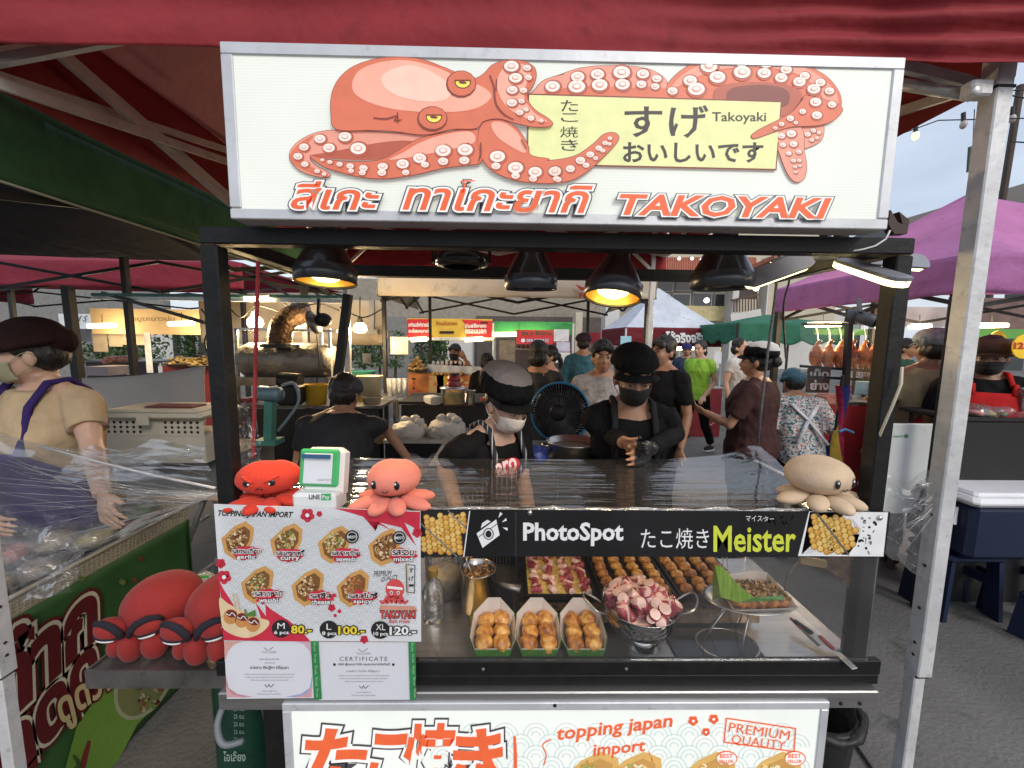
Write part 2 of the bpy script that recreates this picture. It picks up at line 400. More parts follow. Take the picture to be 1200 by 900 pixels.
pR = P(1123, 560, Y=.968).x - .018; pL = P(19, 787, Y=1.0).x - .018
for x, nm in ((pR, 'r'), (pL, 'l')):
    po = mesh_part('post', M_WALU, ot, lambda b: (b.box((x, .985, 1.52), (.040, .040, 1.62), bev=.003)))
    mesh_part('post_leg', M_WALU, ot, lambda b: b.box((x - .004, .988, .36), (.031, .031, .72), bev=.003))
    mesh_part('post_collar', M_SEAL if False else mat('dark_gap', (.02, .02, .02), .8, var=0), ot, lambda b: b.box((x - .002, .986, .708), (.033, .033, .006)))
    for z in (1.16, 1.02, .90, .80, .765):
        mesh_part('screw_hole', mat('rusty_screw', (.05, .03, .02), .6, .4, .3), ot, lambda b: b.ell((x - .0205 if nm == 'r' else x + .0205, .984, z), (.002, .0042, .0042), 10, 6))
    mesh_part('strap_band', mat('dark_gap', (.02, .02, .02), .8, var=0), ot, lambda b: b.box((x, .985, P(1165, 105, Y=.98).z), (.043, .043, .006)))
for x in (-1.17, 1.07):
    mesh_part('post', M_TALU, ot, lambda b: b.box((x, 3.0, 1.22), (.032, .032, 2.44), bev=.003)); mesh_part('post_leg', M_TALU, ot, lambda b: b.box((x, 3.0, 1.0), (.04, .04, 1.6), bev=.003))
    mesh_part('bracket', M_TALU, ot, lambda b: b.bar((x, 2.98, 2.1), (x + (.22 if x < 0 else -.22), 2.98, 2.3), .02))
# side tube and bracket by the right post
mesh_part('side_tube', M_TALU, ot, lambda b: b.tube([P(1050, 98, Y=1.05), P(1140, 112, Y=.99)], .013, 10), True)
mesh_part('bracket', M_WALU, ot, lambda b: b.box(P(1144, 106, Y=.97), (.05, .03, .035), bev=.004)); mesh_part('bolt', M_STEEL if False else M_TALU, ot, lambda b: b.ell(P(1144, 106, Y=.953), (.012, .006, .012), 12, 8), True)
mesh_part('side_tube', M_TALU, ot, lambda b: b.bar(P(-20, 66, X=-1.22), P(84, 50, X=-1.22), .03))
mesh_part('truss_bar', M_TALU, ot, lambda b: b.bar(P(-30, 88, X=-1.2), P(268, 190, X=-1.2), .014, .026)); mesh_part('truss_bar', M_TALU, ot, lambda b: b.bar(P(60, 56, X=-1.22), P(270, 240, X=-1.22), .014, .024))
# green left-hand canopy with dark underside
GRNC = fabric('green', (.035, .13, .05)); DARKC = fabric('black', (.012, .012, .014))
gt = tent('green edged canopy with black underside over the left-hand stall', -4.2, -1.42, 1.0, 3.4, 2.24, 2.75, .2, DARKC, GRNC, M_TBLK, posts=[(-1.62, 3.3), (-3.02, 3.3), (-4.2, 3.3)], sides='r', pw=.045)
mesh_part('valance', GRNC, gt, lambda b: b.grid(lambda u, v: V((-1.41 - .01 * mnoise.noise(V((u * 6, v, 0))), .4 + 3.0 * u, 2.30 - .275 * v - .02 * u)), 60, 6), True, thick=.002)
mesh_part('hem', mat('pale_hem', (.32, .34, .25), .8), gt, lambda b: b.tube([(-1.405, .4 + 3.0 * u / 10, 2.025 - .02 * u / 10) for u in range(11)], .004, 6), True)
mesh_part('rear_beam', mat('teal_edge', (.1, .25, .22), .5), gt, lambda b: b.bar(P(108, 345, Y=3.0), P(405, 348, Y=3.0), .02, .02))
mesh_part('rear_beam', M_ALU, gt, lambda b: b.bar(P(108, 348, Y=3.02), P(405, 353, Y=3.02), .02, .03))
mesh_part('brace', M_TBLK, gt, lambda b: b.bar(P(120, 343, Y=3.05), P(240, 378, Y=2.7), .02))
mesh_part('post', M_TBLK, gt, lambda b: b.bar(P(408, 345, Y=2.5), P(389, 500, Y=2.5), .045)); mesh_part('post', M_TBLK, gt, lambda b: b.bar(P(79, 335, Y=2.9), P(93, 450, Y=2.9), .05))
tent('dark red canopy beyond the left-hand stall', -7.5, -2.6, 4.1, 6.6, 2.32, 3.0, .25, fabric('maroon', (.22, .02, .04)), None, M_TBLK, posts=[(-5, 4.2), (-2.75, 4.3), (-4.6, 6.5), (-2.8, 6.5)], sides='fl')
# cream canopy behind the sellers
CREAM = fabric('cream', (.66, .60, .50), bs=3)
ct = tent('cream canopy with black scissor frame behind the two sellers', -1.12, 1.32, 3.6, 5.3, 2.22, 2.5, .25, CREAM, CREAM, M_TBLK, posts=[(-1.09, 3.65), (1.27, 3.65), (-.97, 5.2), (1.05, 5.2)], sides='flr', pw=.035, wob=.014)
S = Sheet(onY(3.55), (0, -1, 0), ct, .002); mr = ink((.45, .05, .05)); S.text(mr, 'PRO', 679, 343, 700, 350, 1, .03); S.poly('lettering', mr, [(674, 333), (684, 337), (694, 335), (688, 341), (680, 340)], 1); S.done()
# purple canopy right
PURP = fabric('purple', (.46, .17, .39))
pt_ = tent('purple canopy over the roast duck stall', 2.5, 5.2, 2.15, 3.75, 2.09, 2.72, .21, PURP, PURP, M_TBLK, posts=[(2.52, 2.24), (2.52, 3.72), (5.1, 3.7), (3.4, 3.7)], sides='fl', pw=.05, peak=(3.45, 3.1))
# white peaked tent with maroon valance, green canopy
WH = fabric('white', (.62, .66, .74)); MAR = fabric('maroon_cloth', (.17, .012, .02))
wt = tent('white peaked canopy with maroon lettered valance', P(733, 400, Y=9).x, P(846, 400, Y=9).x, 9, 11.2, P(790, 384, Y=9).z, P(788, 337, Y=10).z, .42, WH, MAR, M_TALU, sides='fl', truss=False, wob=.03)
S = Sheet(onY(8.93), (0, -1, 0), wt, .004); S.outlined(ink((.8, .8, .8)), ink((.05, .01, .01)), 'โก้จริงจริง', 780, 388, 828, 402, 1, .04, .07); S.done()
tent('green scalloped canopy right of the white peaked canopy', P(850, 400, Y=8).x, P(985, 400, Y=8).x, 7.6, 9.5, P(880, 378, Y=7.6).z, P(880, 378, Y=7.6).z + .22, .42, fabric('bottle_green', (.03, .17, .10)), None, M_TBLK, scal=1, sides='fl', truss=False)
tent('bright green canopy strip beyond the cream canopy', P(578, 380, Y=8).x, P(672, 380, Y=8).x, 8, 9.5, P(625, 377, Y=8).z, P(625, 377, Y=8).z + .04, .26, fabric('bright_green', (.06, .35, .10)), None, M_TALU, sides='f', truss=False)
# ================================================================== buildings beyond
M_CRW = mat('cream_plaster', (.52, .47, .36), .8, var=.1, vs=1, bump=.1, dirt=.2); M_WHW = mat('white_plaster', (.58, .57, .54), .8, var=.08, vs=1, dirt=.2); M_YEL = mat('pale_yellow_band', (.58, .50, .26), .8)
M_PANE = mat('dark_window_pane', (.03, .035, .04), .08, var=.3, vs=1, spec=.8); M_TILE = mat('terracotta_tile', (.33, .1, .055), .7, var=.25, vs=8)
BYY = 15.0
bl = thing('shop_building', 'cream two-storey building with balconies and terracotta eaves beyond the stalls', 'building', (8, 17, 0))
def wl(nm, m, x0, y0, x1, y1, Yd=BYY, dep=.3, par=None, off=0):
    a, c = P(x0, y1, Y=Yd), P(x1, y0, Y=Yd); return mesh_part(nm, m, par or bl, lambda b: b.box(((a.x + c.x) / 2, Yd + dep / 2 + off, (a.z + c.z) / 2), (abs(c.x - a.x), dep, abs(c.z - a.z))))
wl('wall', M_CRW, 700, 250, 990, 372, 16, .3); wl('wall', M_WHW, 690, 366, 1000, 430, 17, .2)
wl('floor_band', M_YEL, 768, 359, 862, 375, BYY); wl('floor_band', M_YEL, 768, 317, 850, 324, BYY); wl('ceiling_band', M_WHW, 855, 366, 900, 378, BYY - .3)
for x0, x1, m in ((743, 757, M_WHW), (857, 862, M_WHW), (889, 904, M_WHW), (706, 729, M_WHW), (672, 683, M_CRW)):
    wl('column', m, x0, 300 if x0 != 672 else 366, x1, 470, 11.5 if x0 in (706, 672) else BYY - .5, .5)
for i, (x0, x1, y0, y1) in enumerate(((770, 790, 324, 342), (792, 811, 325, 341), (813, 828, 326, 340), (766, 786, 344, 358), (788, 810, 344, 359), (812, 835, 343, 360), (837, 850, 344, 361))):
    w = wl('window', M_WHW, x0, y0, x1, y1, BYY + .1, .25); wl('pane', M_PANE, x0 + 1, y0 + 1, x1 - 1, y1 - 1, BYY + .07, .04, par=w)
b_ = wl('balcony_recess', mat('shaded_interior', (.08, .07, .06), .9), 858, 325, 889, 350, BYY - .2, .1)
for k in range(9): mesh_part('baluster', mat('brown_rail', (.1, .05, .035), .6), bl, lambda b: b.bar(P(860 + k * 3.4, 352 - k * .7, Y=BYY - .55), P(860 + k * 3.4, 366 - k * .3, Y=BYY - .55), .03))
mesh_part('handrail', mat('brown_rail', (.1, .05, .035), .6), bl, lambda b: b.bar(P(857, 352, Y=BYY - .55), P(889, 345, Y=BYY - .55), .06)); mesh_part('balcony_floor', M_WHW, bl, lambda b: b.bar(P(854, 374, Y=BYY - .5), P(889, 367, Y=BYY - .5), .3, .3))
ev = MB(); a, c = P(770, 318, Y=BYY - .8), P(885, 318, Y=BYY - .8); a2, c2 = P(770, 303, Y=BYY + .4), P(885, 303, Y=BYY + .4)
ev.add([a, c, c2, a2, a + V((0, 0, -.08)), c + V((0, 0, -.08)), c2 + V((0, 0, -.08)), a2 + V((0, 0, -.08))], [(0, 1, 2, 3), (7, 6, 5, 4), (0, 4, 5, 1), (1, 5, 6, 2), (2, 6, 7, 3), (3, 7, 4, 0)]); rf = ev.build('eave', M_TILE, bl)
ridge = MB()
for k in range(44): u = k / 43; ridge.tube([a.lerp(c, u) + V((0, 0, .02)), a2.lerp(c2, u) + V((0, 0, .02))], .045, 6)
ridge.build('roof_tile_rows', M_TILE, rf, kind='stuff')
mesh_part('eave', M_TILE, bl, lambda b: b.bar(P(876, 318, Y=BYY - 1.2), P(912, 302, Y=BYY - 2), .5, .12))
for x, y in ((828, 352), (886, 338), (822, 304), (811, 303), (796, 303)): mesh_part('wall_lamp', mat('bright_lamp', (1, .95, .85), .5, var=0, emit=3), bl, lambda b: b.ell(P(x, y, Y=BYY - 1), .09 if x in (828, 886) else .05, 10, 8))
lb = thing('arcade_building', 'white building front with dark gaps far behind the food banners', 'building', (-4, 15, 0))
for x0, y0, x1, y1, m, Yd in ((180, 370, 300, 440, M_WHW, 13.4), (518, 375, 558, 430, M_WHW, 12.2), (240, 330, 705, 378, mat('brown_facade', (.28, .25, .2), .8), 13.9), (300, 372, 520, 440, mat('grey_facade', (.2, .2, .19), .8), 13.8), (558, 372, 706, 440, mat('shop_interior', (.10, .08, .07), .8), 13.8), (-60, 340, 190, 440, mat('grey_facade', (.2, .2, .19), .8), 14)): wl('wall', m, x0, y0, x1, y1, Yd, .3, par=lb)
for x in (205, 222, 237, 556, 575, 590): wl('mullion', mat('dark_mullion', (.04, .04, .04), .5), x, 380, x + 2.5, 436, 12.9 if x < 300 else 12.1, .1, par=lb)
for x, w in ((642, 45), (700, 50)): wl('shop_sign', mat('red_shop_sign', (.35, .03, .04), .5, emit=.1), x - w / 2, 393 if x < 690 else 390, x + w / 2, 402, 12.5, .1, par=lb)
wl('red_door', mat('red_board', (.45, .03, .03), .5), 667, 408, 682, 424, 12.4, .1, par=lb)
br = thing('overpass', 'grey concrete overpass beyond the purple canopy', 'bridge', (28, 25, 0))
b = MB(); q = [P(1040, 262, Y=26), P(1210, 212, Y=24), P(1210, 262, Y=24), P(1040, 290, Y=26)]; b.add(q + [p + V((1, 5, 0)) for p in q], [(0, 3, 2, 1), (4, 5, 6, 7), (0, 1, 5, 4), (3, 7, 6, 2), (1, 2, 6, 5), (0, 4, 7, 3)]); b.build('deck', mat('concrete_deck', (.17, .165, .155), .8, var=.12, vs=.4), br)
mesh_part('underside_beam', mat('dark_beam', (.06, .06, .058), .8), br, lambda b: b.bar(P(1040, 292, Y=25.8), P(1215, 262, Y=23.8), 1.2, 1.0))
mesh_part('pier', mat('concrete_deck', (.17, .165, .155), .8), br, lambda b: b.box((34, 26, 4.5), (1.5, 1.5, 9)))
# hedges and trees behind
def bush(label, x0, y0, x1, y1, Yd, n=1500, trunk=True, name='hedge', cat='hedge', s=.06):
    a, c = P(x0, y1, Y=Yd), P(x1, y0, Y=Yd); cc = (a + c) / 2; t = thing(name, label, cat, (cc.x, Yd, 0))
    rr = random.Random(x0); b = MB(); b2 = MB()
    for k in range(n):
        p = V((rr.uniform(a.x, c.x), Yd + rr.uniform(-.35, .35), rr.uniform(min(a.z, c.z), max(a.z, c.z))))
        if mnoise.noise(p * 1.7) < -.25: continue
        q = Matrix.Rotation(rr.uniform(0, 6), 3, V((rr.gauss(0, 1), rr.gauss(0, 1), rr.gauss(0, 1))).normalized()); s_ = s * rr.uniform(.6, 1.3)
        (b if k % 3 else b2).add([p + q @ V(v) * s_ for v in ((-1, 0, 0), (0, -.45, .1), (1, 0, 0), (0, .45, .1))], [(0, 1, 2, 3)])
    b.build('foliage', mat('leaf_green', (.035, .075, .02), .6, var=.4, vs=3), t, kind='stuff'); b2.build('foliage', mat('leaf_light', (.07, .13, .03), .6, var=.3, vs=3), t, kind='stuff')
    for k in range(3): mesh_part('stem', mat('bark', (.06, .045, .03), .9), t, lambda b: b.tube([(a.x + (c.x - a.x) * (k + .5) / 3, Yd, 0), (a.x + (c.x - a.x) * (k + .5) / 3 + .1, Yd, max(a.z, c.z) - .15)], [.05, .02], 7))
bush('trimmed green hedge behind the man at the fries stall', 484, 384, 524, 436, 11, 2200)
bush('green hedge seen between the white shelter posts on the left', 96, 378, 186, 428, 10.5, 2600)
bush('small green bush right of the left stall awning', 214, 375, 232, 420, 10.5, 900)
bush('green shrub behind the lit food stall', 416, 388, 470, 430, 11.2, 1800)
# ================================================================== materials shared
F = .955
CT = .765      # counter top
# ================================================================== stall
stall = thing('food_stall', 'black steel takoyaki stall with clear front panel and steel counter', 'food stall', (.12, 1.2, 0))
XL, XR = -.703, .958
for x in (XL + .02, XR - .02):
    mesh_part('post', M_BLACK, stall, lambda b: b.box((x, F + .02, 1.24), (.04, .04, 1.136), bev=.003))
    mesh_part('leg', M_BLACK, stall, lambda b: b.box((x + (.06 if x < 0 else -.06), F + .06, .32), (.05, .05, .64), bev=.003))
mesh_part('top_beam', M_BLACK, stall, lambda b: b.box(((XL + XR) / 2, F + .02, 1.829), (XR - XL, .04, .038), bev=.003))
for x in (XL + .02, XR - .02): mesh_part('side_beam', M_BLACK, stall, lambda b: b.box((x, F + .25, 1.829), (.04, .42, .036), bev=.003))
mesh_part('lamp_rail', M_BLACK, stall, lambda b: (b.box(((XL + XR) / 2, 1.15, 1.96), (XR - XL - .04, .025, .025)), b.box((XL + .02, 1.15, 1.905), (.025, .025, .115)), b.box((XR - .02, 1.15, 1.905), (.025, .025, .115))))
mesh_part('rear_beam', M_BLACK, stall, lambda b: b.box(((XL + XR) / 2, 1.43, 1.829), (XR - XL, .04, .036)))
mesh_part('counter_top', M_STEEL, stall, lambda b: b.box(((XL + XR) / 2, 1.21, CT - .01), (XR - XL, .5, .02)))
mesh_part('front_rail', M_BLACK, stall, lambda b: (b.box((.13, F, .757), (1.72, .018, .04), bev=.002), b.box((.13, F + .004, .721), (1.72, .02, .028), bev=.002)))
mesh_part('counter_edge', mat('dull_steel', (.36, .35, .34), .38, .85, .15, 6, bump=.08, bs=90, stretch=(.4, 6, 6), dirt=.45), stall, lambda b: (b.box((.13, F - .008, .679), (1.7, .03, .048), bev=.003), b.box((.13, F + .01, .648), (1.68, .04, .008))))
for x, y in ((-.25, .673), (.35, .674), (.88, .67), (.93, .67), (-.05, .757), (.32, .757)): mesh_part('bolt', M_STEELD if y > .7 else M_HOLE, stall, lambda b: b.ell((x, F - .024 if y < .7 else F - .010, y), (.005, .003, .005), 8, 5))
# front panel (clear) and the rail on top of it, wrapped
mesh_part('front_panel', M_GLASS, stall, lambda b: b.box(((XL + .05 + XR) / 2, F - .008, .98), (XR - XL - .06, .003, .40)))
mesh_part('side_panel', M_GLASS, stall, lambda b: b.box((XR - .045, 1.2, .97), (.003, .44, .40)))
mesh_part('panel_rail', M_STEELD, stall, lambda b: b.box(((XL + XR) / 2, F + .02, 1.167), (XR - XL - .085, .03, .012)))
mesh_part('side_rail', M_STEELD, stall, lambda b: b.box((XR - .04, 1.2, 1.165), (.02, .44, .012)))
# cabinet under the counter
mesh_part('cabinet', mat('black_cabinet', (.012, .012, .013), .5, var=.3), stall, lambda b: b.box((.14, 1.22, .36), (1.42, .38, .56), bev=.004))
mesh_part('kick_panel', M_BLACK, stall, lambda b: b.box((-.58, F + .015, .36), (.1, .006, .56)))
# side shelf
sh = MB(); sx0 = P(104, 800, Y=F).x
sh.box(((sx0 + XL) / 2, 1.06, .742), (XL - sx0, .21, .006)); sh.box(((sx0 + XL) / 2, F - .004, .727), (XL - sx0, .006, .05)); sh.box((sx0 + .003, 1.06, .73), (.006, .21, .044)); sh.box(((sx0 + XL) / 2, 1.165, .73), (XL - sx0, .006, .05))
sh.build('side_shelf', M_STEELD, stall)
mesh_part('shelf_bracket', M_STEELD, stall, lambda b: b.bar((-.74, 1.1, .72), (-.7, 1.1, .45), .02))
# cables on the right
tag(mesh_part('power_cord', mat('cream_cable', (.55, .5, .38), .5), None, lambda b: b.tube([P(*p, Y=y) for p, y in (((1057, 430), .94), ((1056, 450), .935), ((1046, 475), .93), ((1033, 505), .95), ((1018, 540), 1.0), ((1006, 568), 1.0))], .0035, 6), True), 'cream cable slanting from the right stall post to the tan octopus', 'cable')
tag(mesh_part('braided_cord', mat('grey_braided_cord', (.12, .12, .13), .8, var=.5, vs=200), None, lambda b: b.tube([P(*p, Y=1.38) for p in ((914, 290), (908, 350), (900, 410), (893, 470), (888, 520))], .0045, 6), True), 'thin dark braided cord pulling up the peak of the stretch wrap', 'cord')
tag(mesh_part('white_wire', mat('white_wire', (.7, .7, .66), .4), None, lambda b: b.tube([P(*p, Y=.93) for p in ((1043, 270), (1038, 280), (1026, 288), (1012, 292), (1000, 294))], .002, 6), True), 'short white wire below the right end of the lightbox', 'wire')
# ================================================================== octopus light box on top
SY = .90
sign = thing('light_box_sign', 'wide white light box with coral octopus picture over the stall', 'sign', (.12, .925, 1.85))
M_FRAME = mat('silver_sign_frame', (.6, .61, .63), .45, .3, .1, 10, bump=.1, bs=25, dirt=.3)
zx0, zx1, z0, z1 = -.589, .832, 1.849, 2.197
mesh_part('box_body', M_FRAME, sign, lambda b: b.box(((zx0 + zx1) / 2, SY + .028, (z0 + z1) / 2), (zx1 - zx0 - .002, .05, z1 - z0 - .002)))
def frame4(b, xa, xb, za, zb, y, w, wb, d):
    b.box(((xa + xb) / 2, y, zb - w / 2), (xb - xa, d, w), bev=.002); b.box(((xa + xb) / 2, y, za + wb / 2), (xb - xa, d, wb), bev=.002)
    b.box((xa + w / 2, y, (za + zb) / 2), (w, d, zb - za - w - wb), bev=.002); b.box((xb - w / 2, y, (za + zb) / 2), (w, d, zb - za - w - wb), bev=.002)
mesh_part('frame', M_FRAME, sign, lambda b: frame4(b, zx0, zx1, z0, z1, SY + .002, .024, .022, .012))
E1 = .21
face = mat('sign_face', (.74, .77, .70), .5, var=.03, vs=5, emit=.21, bump=.0)
def add_stripes(m, sc=150, amt=.06):
    N = m.node_tree.nodes; L = m.node_tree.links; b = N['Principled BSDF']
    tc = N.new('ShaderNodeTexCoord'); w = N.new('ShaderNodeTexWave'); w.bands_direction = 'Z'; w.inputs['Scale'].default_value = sc
    L.new(tc.outputs['Object'], w.inputs[0]); ma = N.new('ShaderNodeMath'); ma.operation = 'MULTIPLY_ADD'; ma.inputs[1].default_value = amt; ma.inputs[2].default_value = E1 - amt / 2
    L.new(w.outputs['Fac'], ma.inputs[0]); L.new(ma.outputs[0], b.inputs['Emission Strength'])
add_stripes(face, 55)
mesh_part('sign_face', face, sign, lambda b: b.box(((zx0 + zx1) / 2, SY + .003, (z0 + z1) / 2), (zx1 - zx0 - .04, .006, z1 - z0 - .04)))
S = Sheet(onY(SY), (0, -1, 0), sign)
def z1_(l): return [(p[0] / 2.857 + 240, p[1] / 2.857 + 30, *[q / 2.857 for q in p[2:]]) for p in l]
def z2_(l): return [(p[0] / 2.727 + 640, p[1] / 2.727 + 30, *[q / 2.727 for q in p[2:]]) for p in l]
I = lambda *c: ink(c, .24)
CO, CD, CL, OUT, PNK, SUK = I(.62, .16, .09), I(.42, .1, .06), I(.8, .38, .28), I(.2, .05, .04), I(.72, .3, .22), I(.8, .72, .66)
OFL = [0]
def shape(pts, col=CO, grow=1.6, ly=1):
    c = catmull(pts, 5); n = len(c); out = []
    A = sum(c[i][0] * c[(i + 1) % n][1] - c[(i + 1) % n][0] * c[i][1] for i in range(n)); sg = 1 if A > 0 else -1
    for i in range(n):
        a, d = c[i - 1], c[(i + 1) % n]; dx, dy = d[0] - a[0], d[1] - a[1]; l = math.hypot(dx, dy) or 1
        out.append((c[i][0] + dy / l * grow * sg * .5, c[i][1] - dx / l * grow * sg * .5))
    S.poly('octopus_picture', OUT, out, ly); S.poly('octopus_picture', col, c, ly + 1)
def suckers(l, zf, ly):
    for x, y, r in l:
        (cx, cy), = [q[:2] for q in zf([(x, y)])]; r = r / 2.8
        S.ell('octopus_picture', CD, cx + .8, cy + .6, r * 1.15, r * .95, ly); S.ell('octopus_picture', SUK, cx, cy, r * .92, r * .68, ly + 1); S.ell('octopus_picture', PNK, cx, cy, r * .5, r * .34, ly + 2); S.ell('octopus_picture', SUK, cx, cy, r * .38, r * .24, ly + 3)
# upper arms behind the yellow panel
shape(z1_([(1100, 250), (1108, 212), (1140, 182), (1200, 165)]) + z2_([(60, 152), (120, 135), (200, 129), (280, 132), (340, 145), (380, 172), (384, 200), (370, 250), (180, 255)]), PNK, ly=1)
S.blob('octopus_picture', CO, z2_([(0, 215), (120, 195), (260, 200), (370, 200), (365, 250), (0, 250)]), 3)
shape(z2_([(375, 240), (383, 195), (430, 145), (500, 110), (580, 97), (660, 93), (740, 103), (820, 125), (890, 160), (930, 205), (942, 245), (930, 285), (890, 315), (830, 330), (740, 330), (560, 260)]), CO, ly=1)
S.blob('octopus_picture', PNK, z2_([(400, 205), (440, 155), (520, 118), (640, 102), (760, 112), (860, 155), (925, 215), (925, 270), (890, 250), (860, 200), (780, 150), (650, 135), (520, 150)]), 3)
S.blob('octopus_picture', CD, z2_([(535, 215), (570, 190), (680, 182), (780, 195), (815, 222), (800, 260), (760, 290), (560, 270)]), 4)
S.blob('octopus_picture', OUT, z2_([(575, 225), (600, 200), (690, 192), (760, 205), (775, 235), (750, 262), (600, 262)]), 5)
suckers([(20, 197, 26), (97, 197, 30), (100, 166, 24), (163, 158, 24), (170, 192, 28), (240, 152, 30), (243, 190, 26), (308, 157, 22), (303, 190, 18), (352, 172, 17), (347, 197, 15)], z2_, 4)
suckers([(402, 211, 18), (458, 178, 24), (478, 205, 30), (518, 132, 30), (545, 167, 28), (622, 116, 28), (624, 151, 30), (700, 122, 24), (694, 154, 24), (748, 169, 22), (764, 143, 20), (806, 182, 22), (823, 163, 18), (852, 205, 23), (873, 184, 18), (902, 211, 17), (904, 257, 18), (852, 250, 23)], z2_, 4)
# hanging tips
shape(z2_([(728, 345), (800, 322), (818, 350), (820, 400), (828, 450), (820, 490), (795, 502), (770, 480), (745, 420)]), PNK, ly=6)
shape(z2_([(812, 335), (840, 315), (872, 305), (885, 330), (878, 365), (850, 385), (818, 390)]), PNK, ly=3)
suckers([(747, 356, 13), (778, 349, 17), (752, 385, 11), (785, 382, 14), (770, 412, 10), (802, 407, 10), (785, 435, 9), (803, 435, 8), (790, 455, 7), (805, 452, 6), (792, 472, 6)], z2_, 8)
suckers([(832, 350, 11), (850, 338, 10), (868, 345, 8), (845, 368, 9), (862, 362, 7)], z2_, 5)
# yellow panel
YL = I(.70, .72, .34)
S.poly('octopus_picture', OUT, [(618.5, 111), (914.5, 119.8), (908.5, 201), (617, 194.3)], 7)
S.poly('octopus_picture', YL, [(620, 112.8), (913, 121.5), (907, 199), (618.5, 192.5)], 8)
# loop tail over the panel
shape(z2_([(935, 262), (920, 300), (870, 322), (780, 328), (720, 345), (662, 365), (652, 355), (680, 335), (740, 305), (782, 280), (812, 245), (830, 230)]), CO, ly=9)
suckers([(857, 292, 18), (812, 280, 12), (905, 258, 15), (773, 302, 13), (790, 316, 8), (745, 320, 10), (725, 333, 8), (853, 250, 20)], z2_, 11)
# lower arms
shape(z1_([(905, 345), (760, 368), (600, 362), (450, 355), (370, 366), (310, 400), (288, 440), (310, 478), (350, 500), (400, 511), (424, 505), (408, 490), (375, 472), (360, 445), (450, 440), (600, 420), (700, 395)]), PNK, ly=9)
S.blob('octopus_picture', CO, z1_([(290, 440), (315, 405), (370, 372), (330, 430), (350, 470), (410, 500), (390, 506), (340, 490), (300, 465)]), 11)
S.blob('octopus_picture', CD, z1_([(360, 440), (440, 425), (600, 395), (700, 395), (600, 450), (450, 452)]), 11)
suckers([(391, 385, 20), (474, 378, 23), (421, 415, 21), (518, 417, 28), (338, 412, 17), (318, 443, 16), (341, 469, 13), (382, 492, 10), (405, 502, 8)], z1_, 12)
shape(z1_([(905, 350), (820, 362), (720, 385), (650, 425), (590, 455), (500, 462), (420, 455), (358, 441), (400, 475), (450, 493), (520, 510), (600, 517), (700, 505), (800, 482), (880, 472), (925, 462), (935, 400)]), CO, ly=12)
S.blob('octopus_picture', CL, z1_([(890, 362), (800, 372), (720, 400), (670, 430), (620, 455), (700, 445), (800, 425), (900, 400)]), 14)
suckers([(873, 422, 27), (800, 425, 27), (870, 457, 18), (800, 460, 18), (722, 450, 23), (740, 471, 14), (666, 469, 22), (676, 497, 13), (600, 478, 18), (597, 498, 15), (536, 483, 15), (532, 498, 12), (492, 476, 13), (495, 492, 10), (457, 470, 11), (425, 463, 9), (400, 456, 7)], z1_, 14)
shape(z1_([(930, 335), (985, 320), (1045, 352), (1080, 405), (1090, 440), (1150, 452)]) + z2_([(0, 437), (50, 432), (100, 418), (150, 383), (180, 355), (210, 348), (228, 360), (220, 382), (180, 425), (130, 470), (80, 498), (20, 508)]) + z1_([(1100, 531), (1030, 520), (965, 492), (930, 450), (915, 400)]), CO, ly=13)
S.blob('octopus_picture', CL, z1_([(960, 335), (1000, 332), (1050, 370), (1075, 430), (1040, 420), (980, 380)]), 15)
suckers([(980, 445, 27), (975, 476, 16), (1040, 482, 27), (1040, 508, 15), (1105, 496, 24), (1098, 518, 14), (1170, 494, 22), (1175, 518, 12)], z1_, 15)
suckers([(27, 470, 21), (75, 463, 16), (36, 497, 12), (107, 437, 17), (125, 452, 12), (138, 418, 14), (155, 430, 9), (165, 398, 12), (178, 406, 9), (185, 382, 10), (198, 385, 8), (200, 367, 8)], z2_, 15)
# head
shape(z1_([(447, 355), (430, 300), (432, 240), (455, 190), (500, 150), (570, 125), (650, 117), (730, 125), (800, 150), (860, 175), (902, 188), (935, 172), (965, 142), (1010, 128), (1060, 130), (1098, 147), (1108, 175), (1098, 210), (1080, 235), (1082, 262), (1105, 292), (1145, 318), (1162, 335), (1150, 346), (1100, 347), (1040, 335), (985, 320), (935, 328), (908, 352), (830, 355), (740, 373), (640, 362), (560, 358)]), CO, ly=16)
S.blob('octopus_picture', CL, z1_([(500, 220), (520, 165), (590, 135), (680, 128), (780, 152), (870, 195), (930, 215), (960, 250), (900, 290), (780, 300), (640, 290), (540, 260)]), 18)
S.blob('octopus_picture', I(.86, .52, .42), z1_([(600, 180), (680, 145), (760, 165), (830, 220), (800, 262), (700, 260), (620, 230)]), 19)
S.blob('octopus_picture', CL, z1_([(980, 190), (1010, 145), (1060, 140), (1090, 165), (1075, 210), (1070, 255), (1100, 300), (1145, 330), (1090, 325), (1020, 290), (985, 240)]), 18)
suckers([(1026, 149, 26), (1078, 154, 14), (1040, 187, 23), (1083, 186, 12), (1029, 227, 19), (1066, 228, 13), (1028, 269, 18), (1060, 264, 11), (1054, 301, 13), (1075, 292, 9), (1091, 320, 12), (1125, 329, 8)], z1_, 19)
for l in ([(955, 178, 5), (968, 215, 5), (975, 270, 6), (1000, 305, 5), (1035, 325, 3)], [(978, 190, 4), (975, 230, 5)], [(570, 318, 4), (610, 322, 5), (650, 312, 4), (640, 328, 4), (665, 325, 3)], [(650, 300, 4), (652, 335, 4)], [(925, 400, 4), (925, 440, 6), (918, 460, 4)], [(1058, 390, 4), (1075, 420, 4)]):
    S.stroke('octopus_picture', OUT, z1_(l), 2, 20)
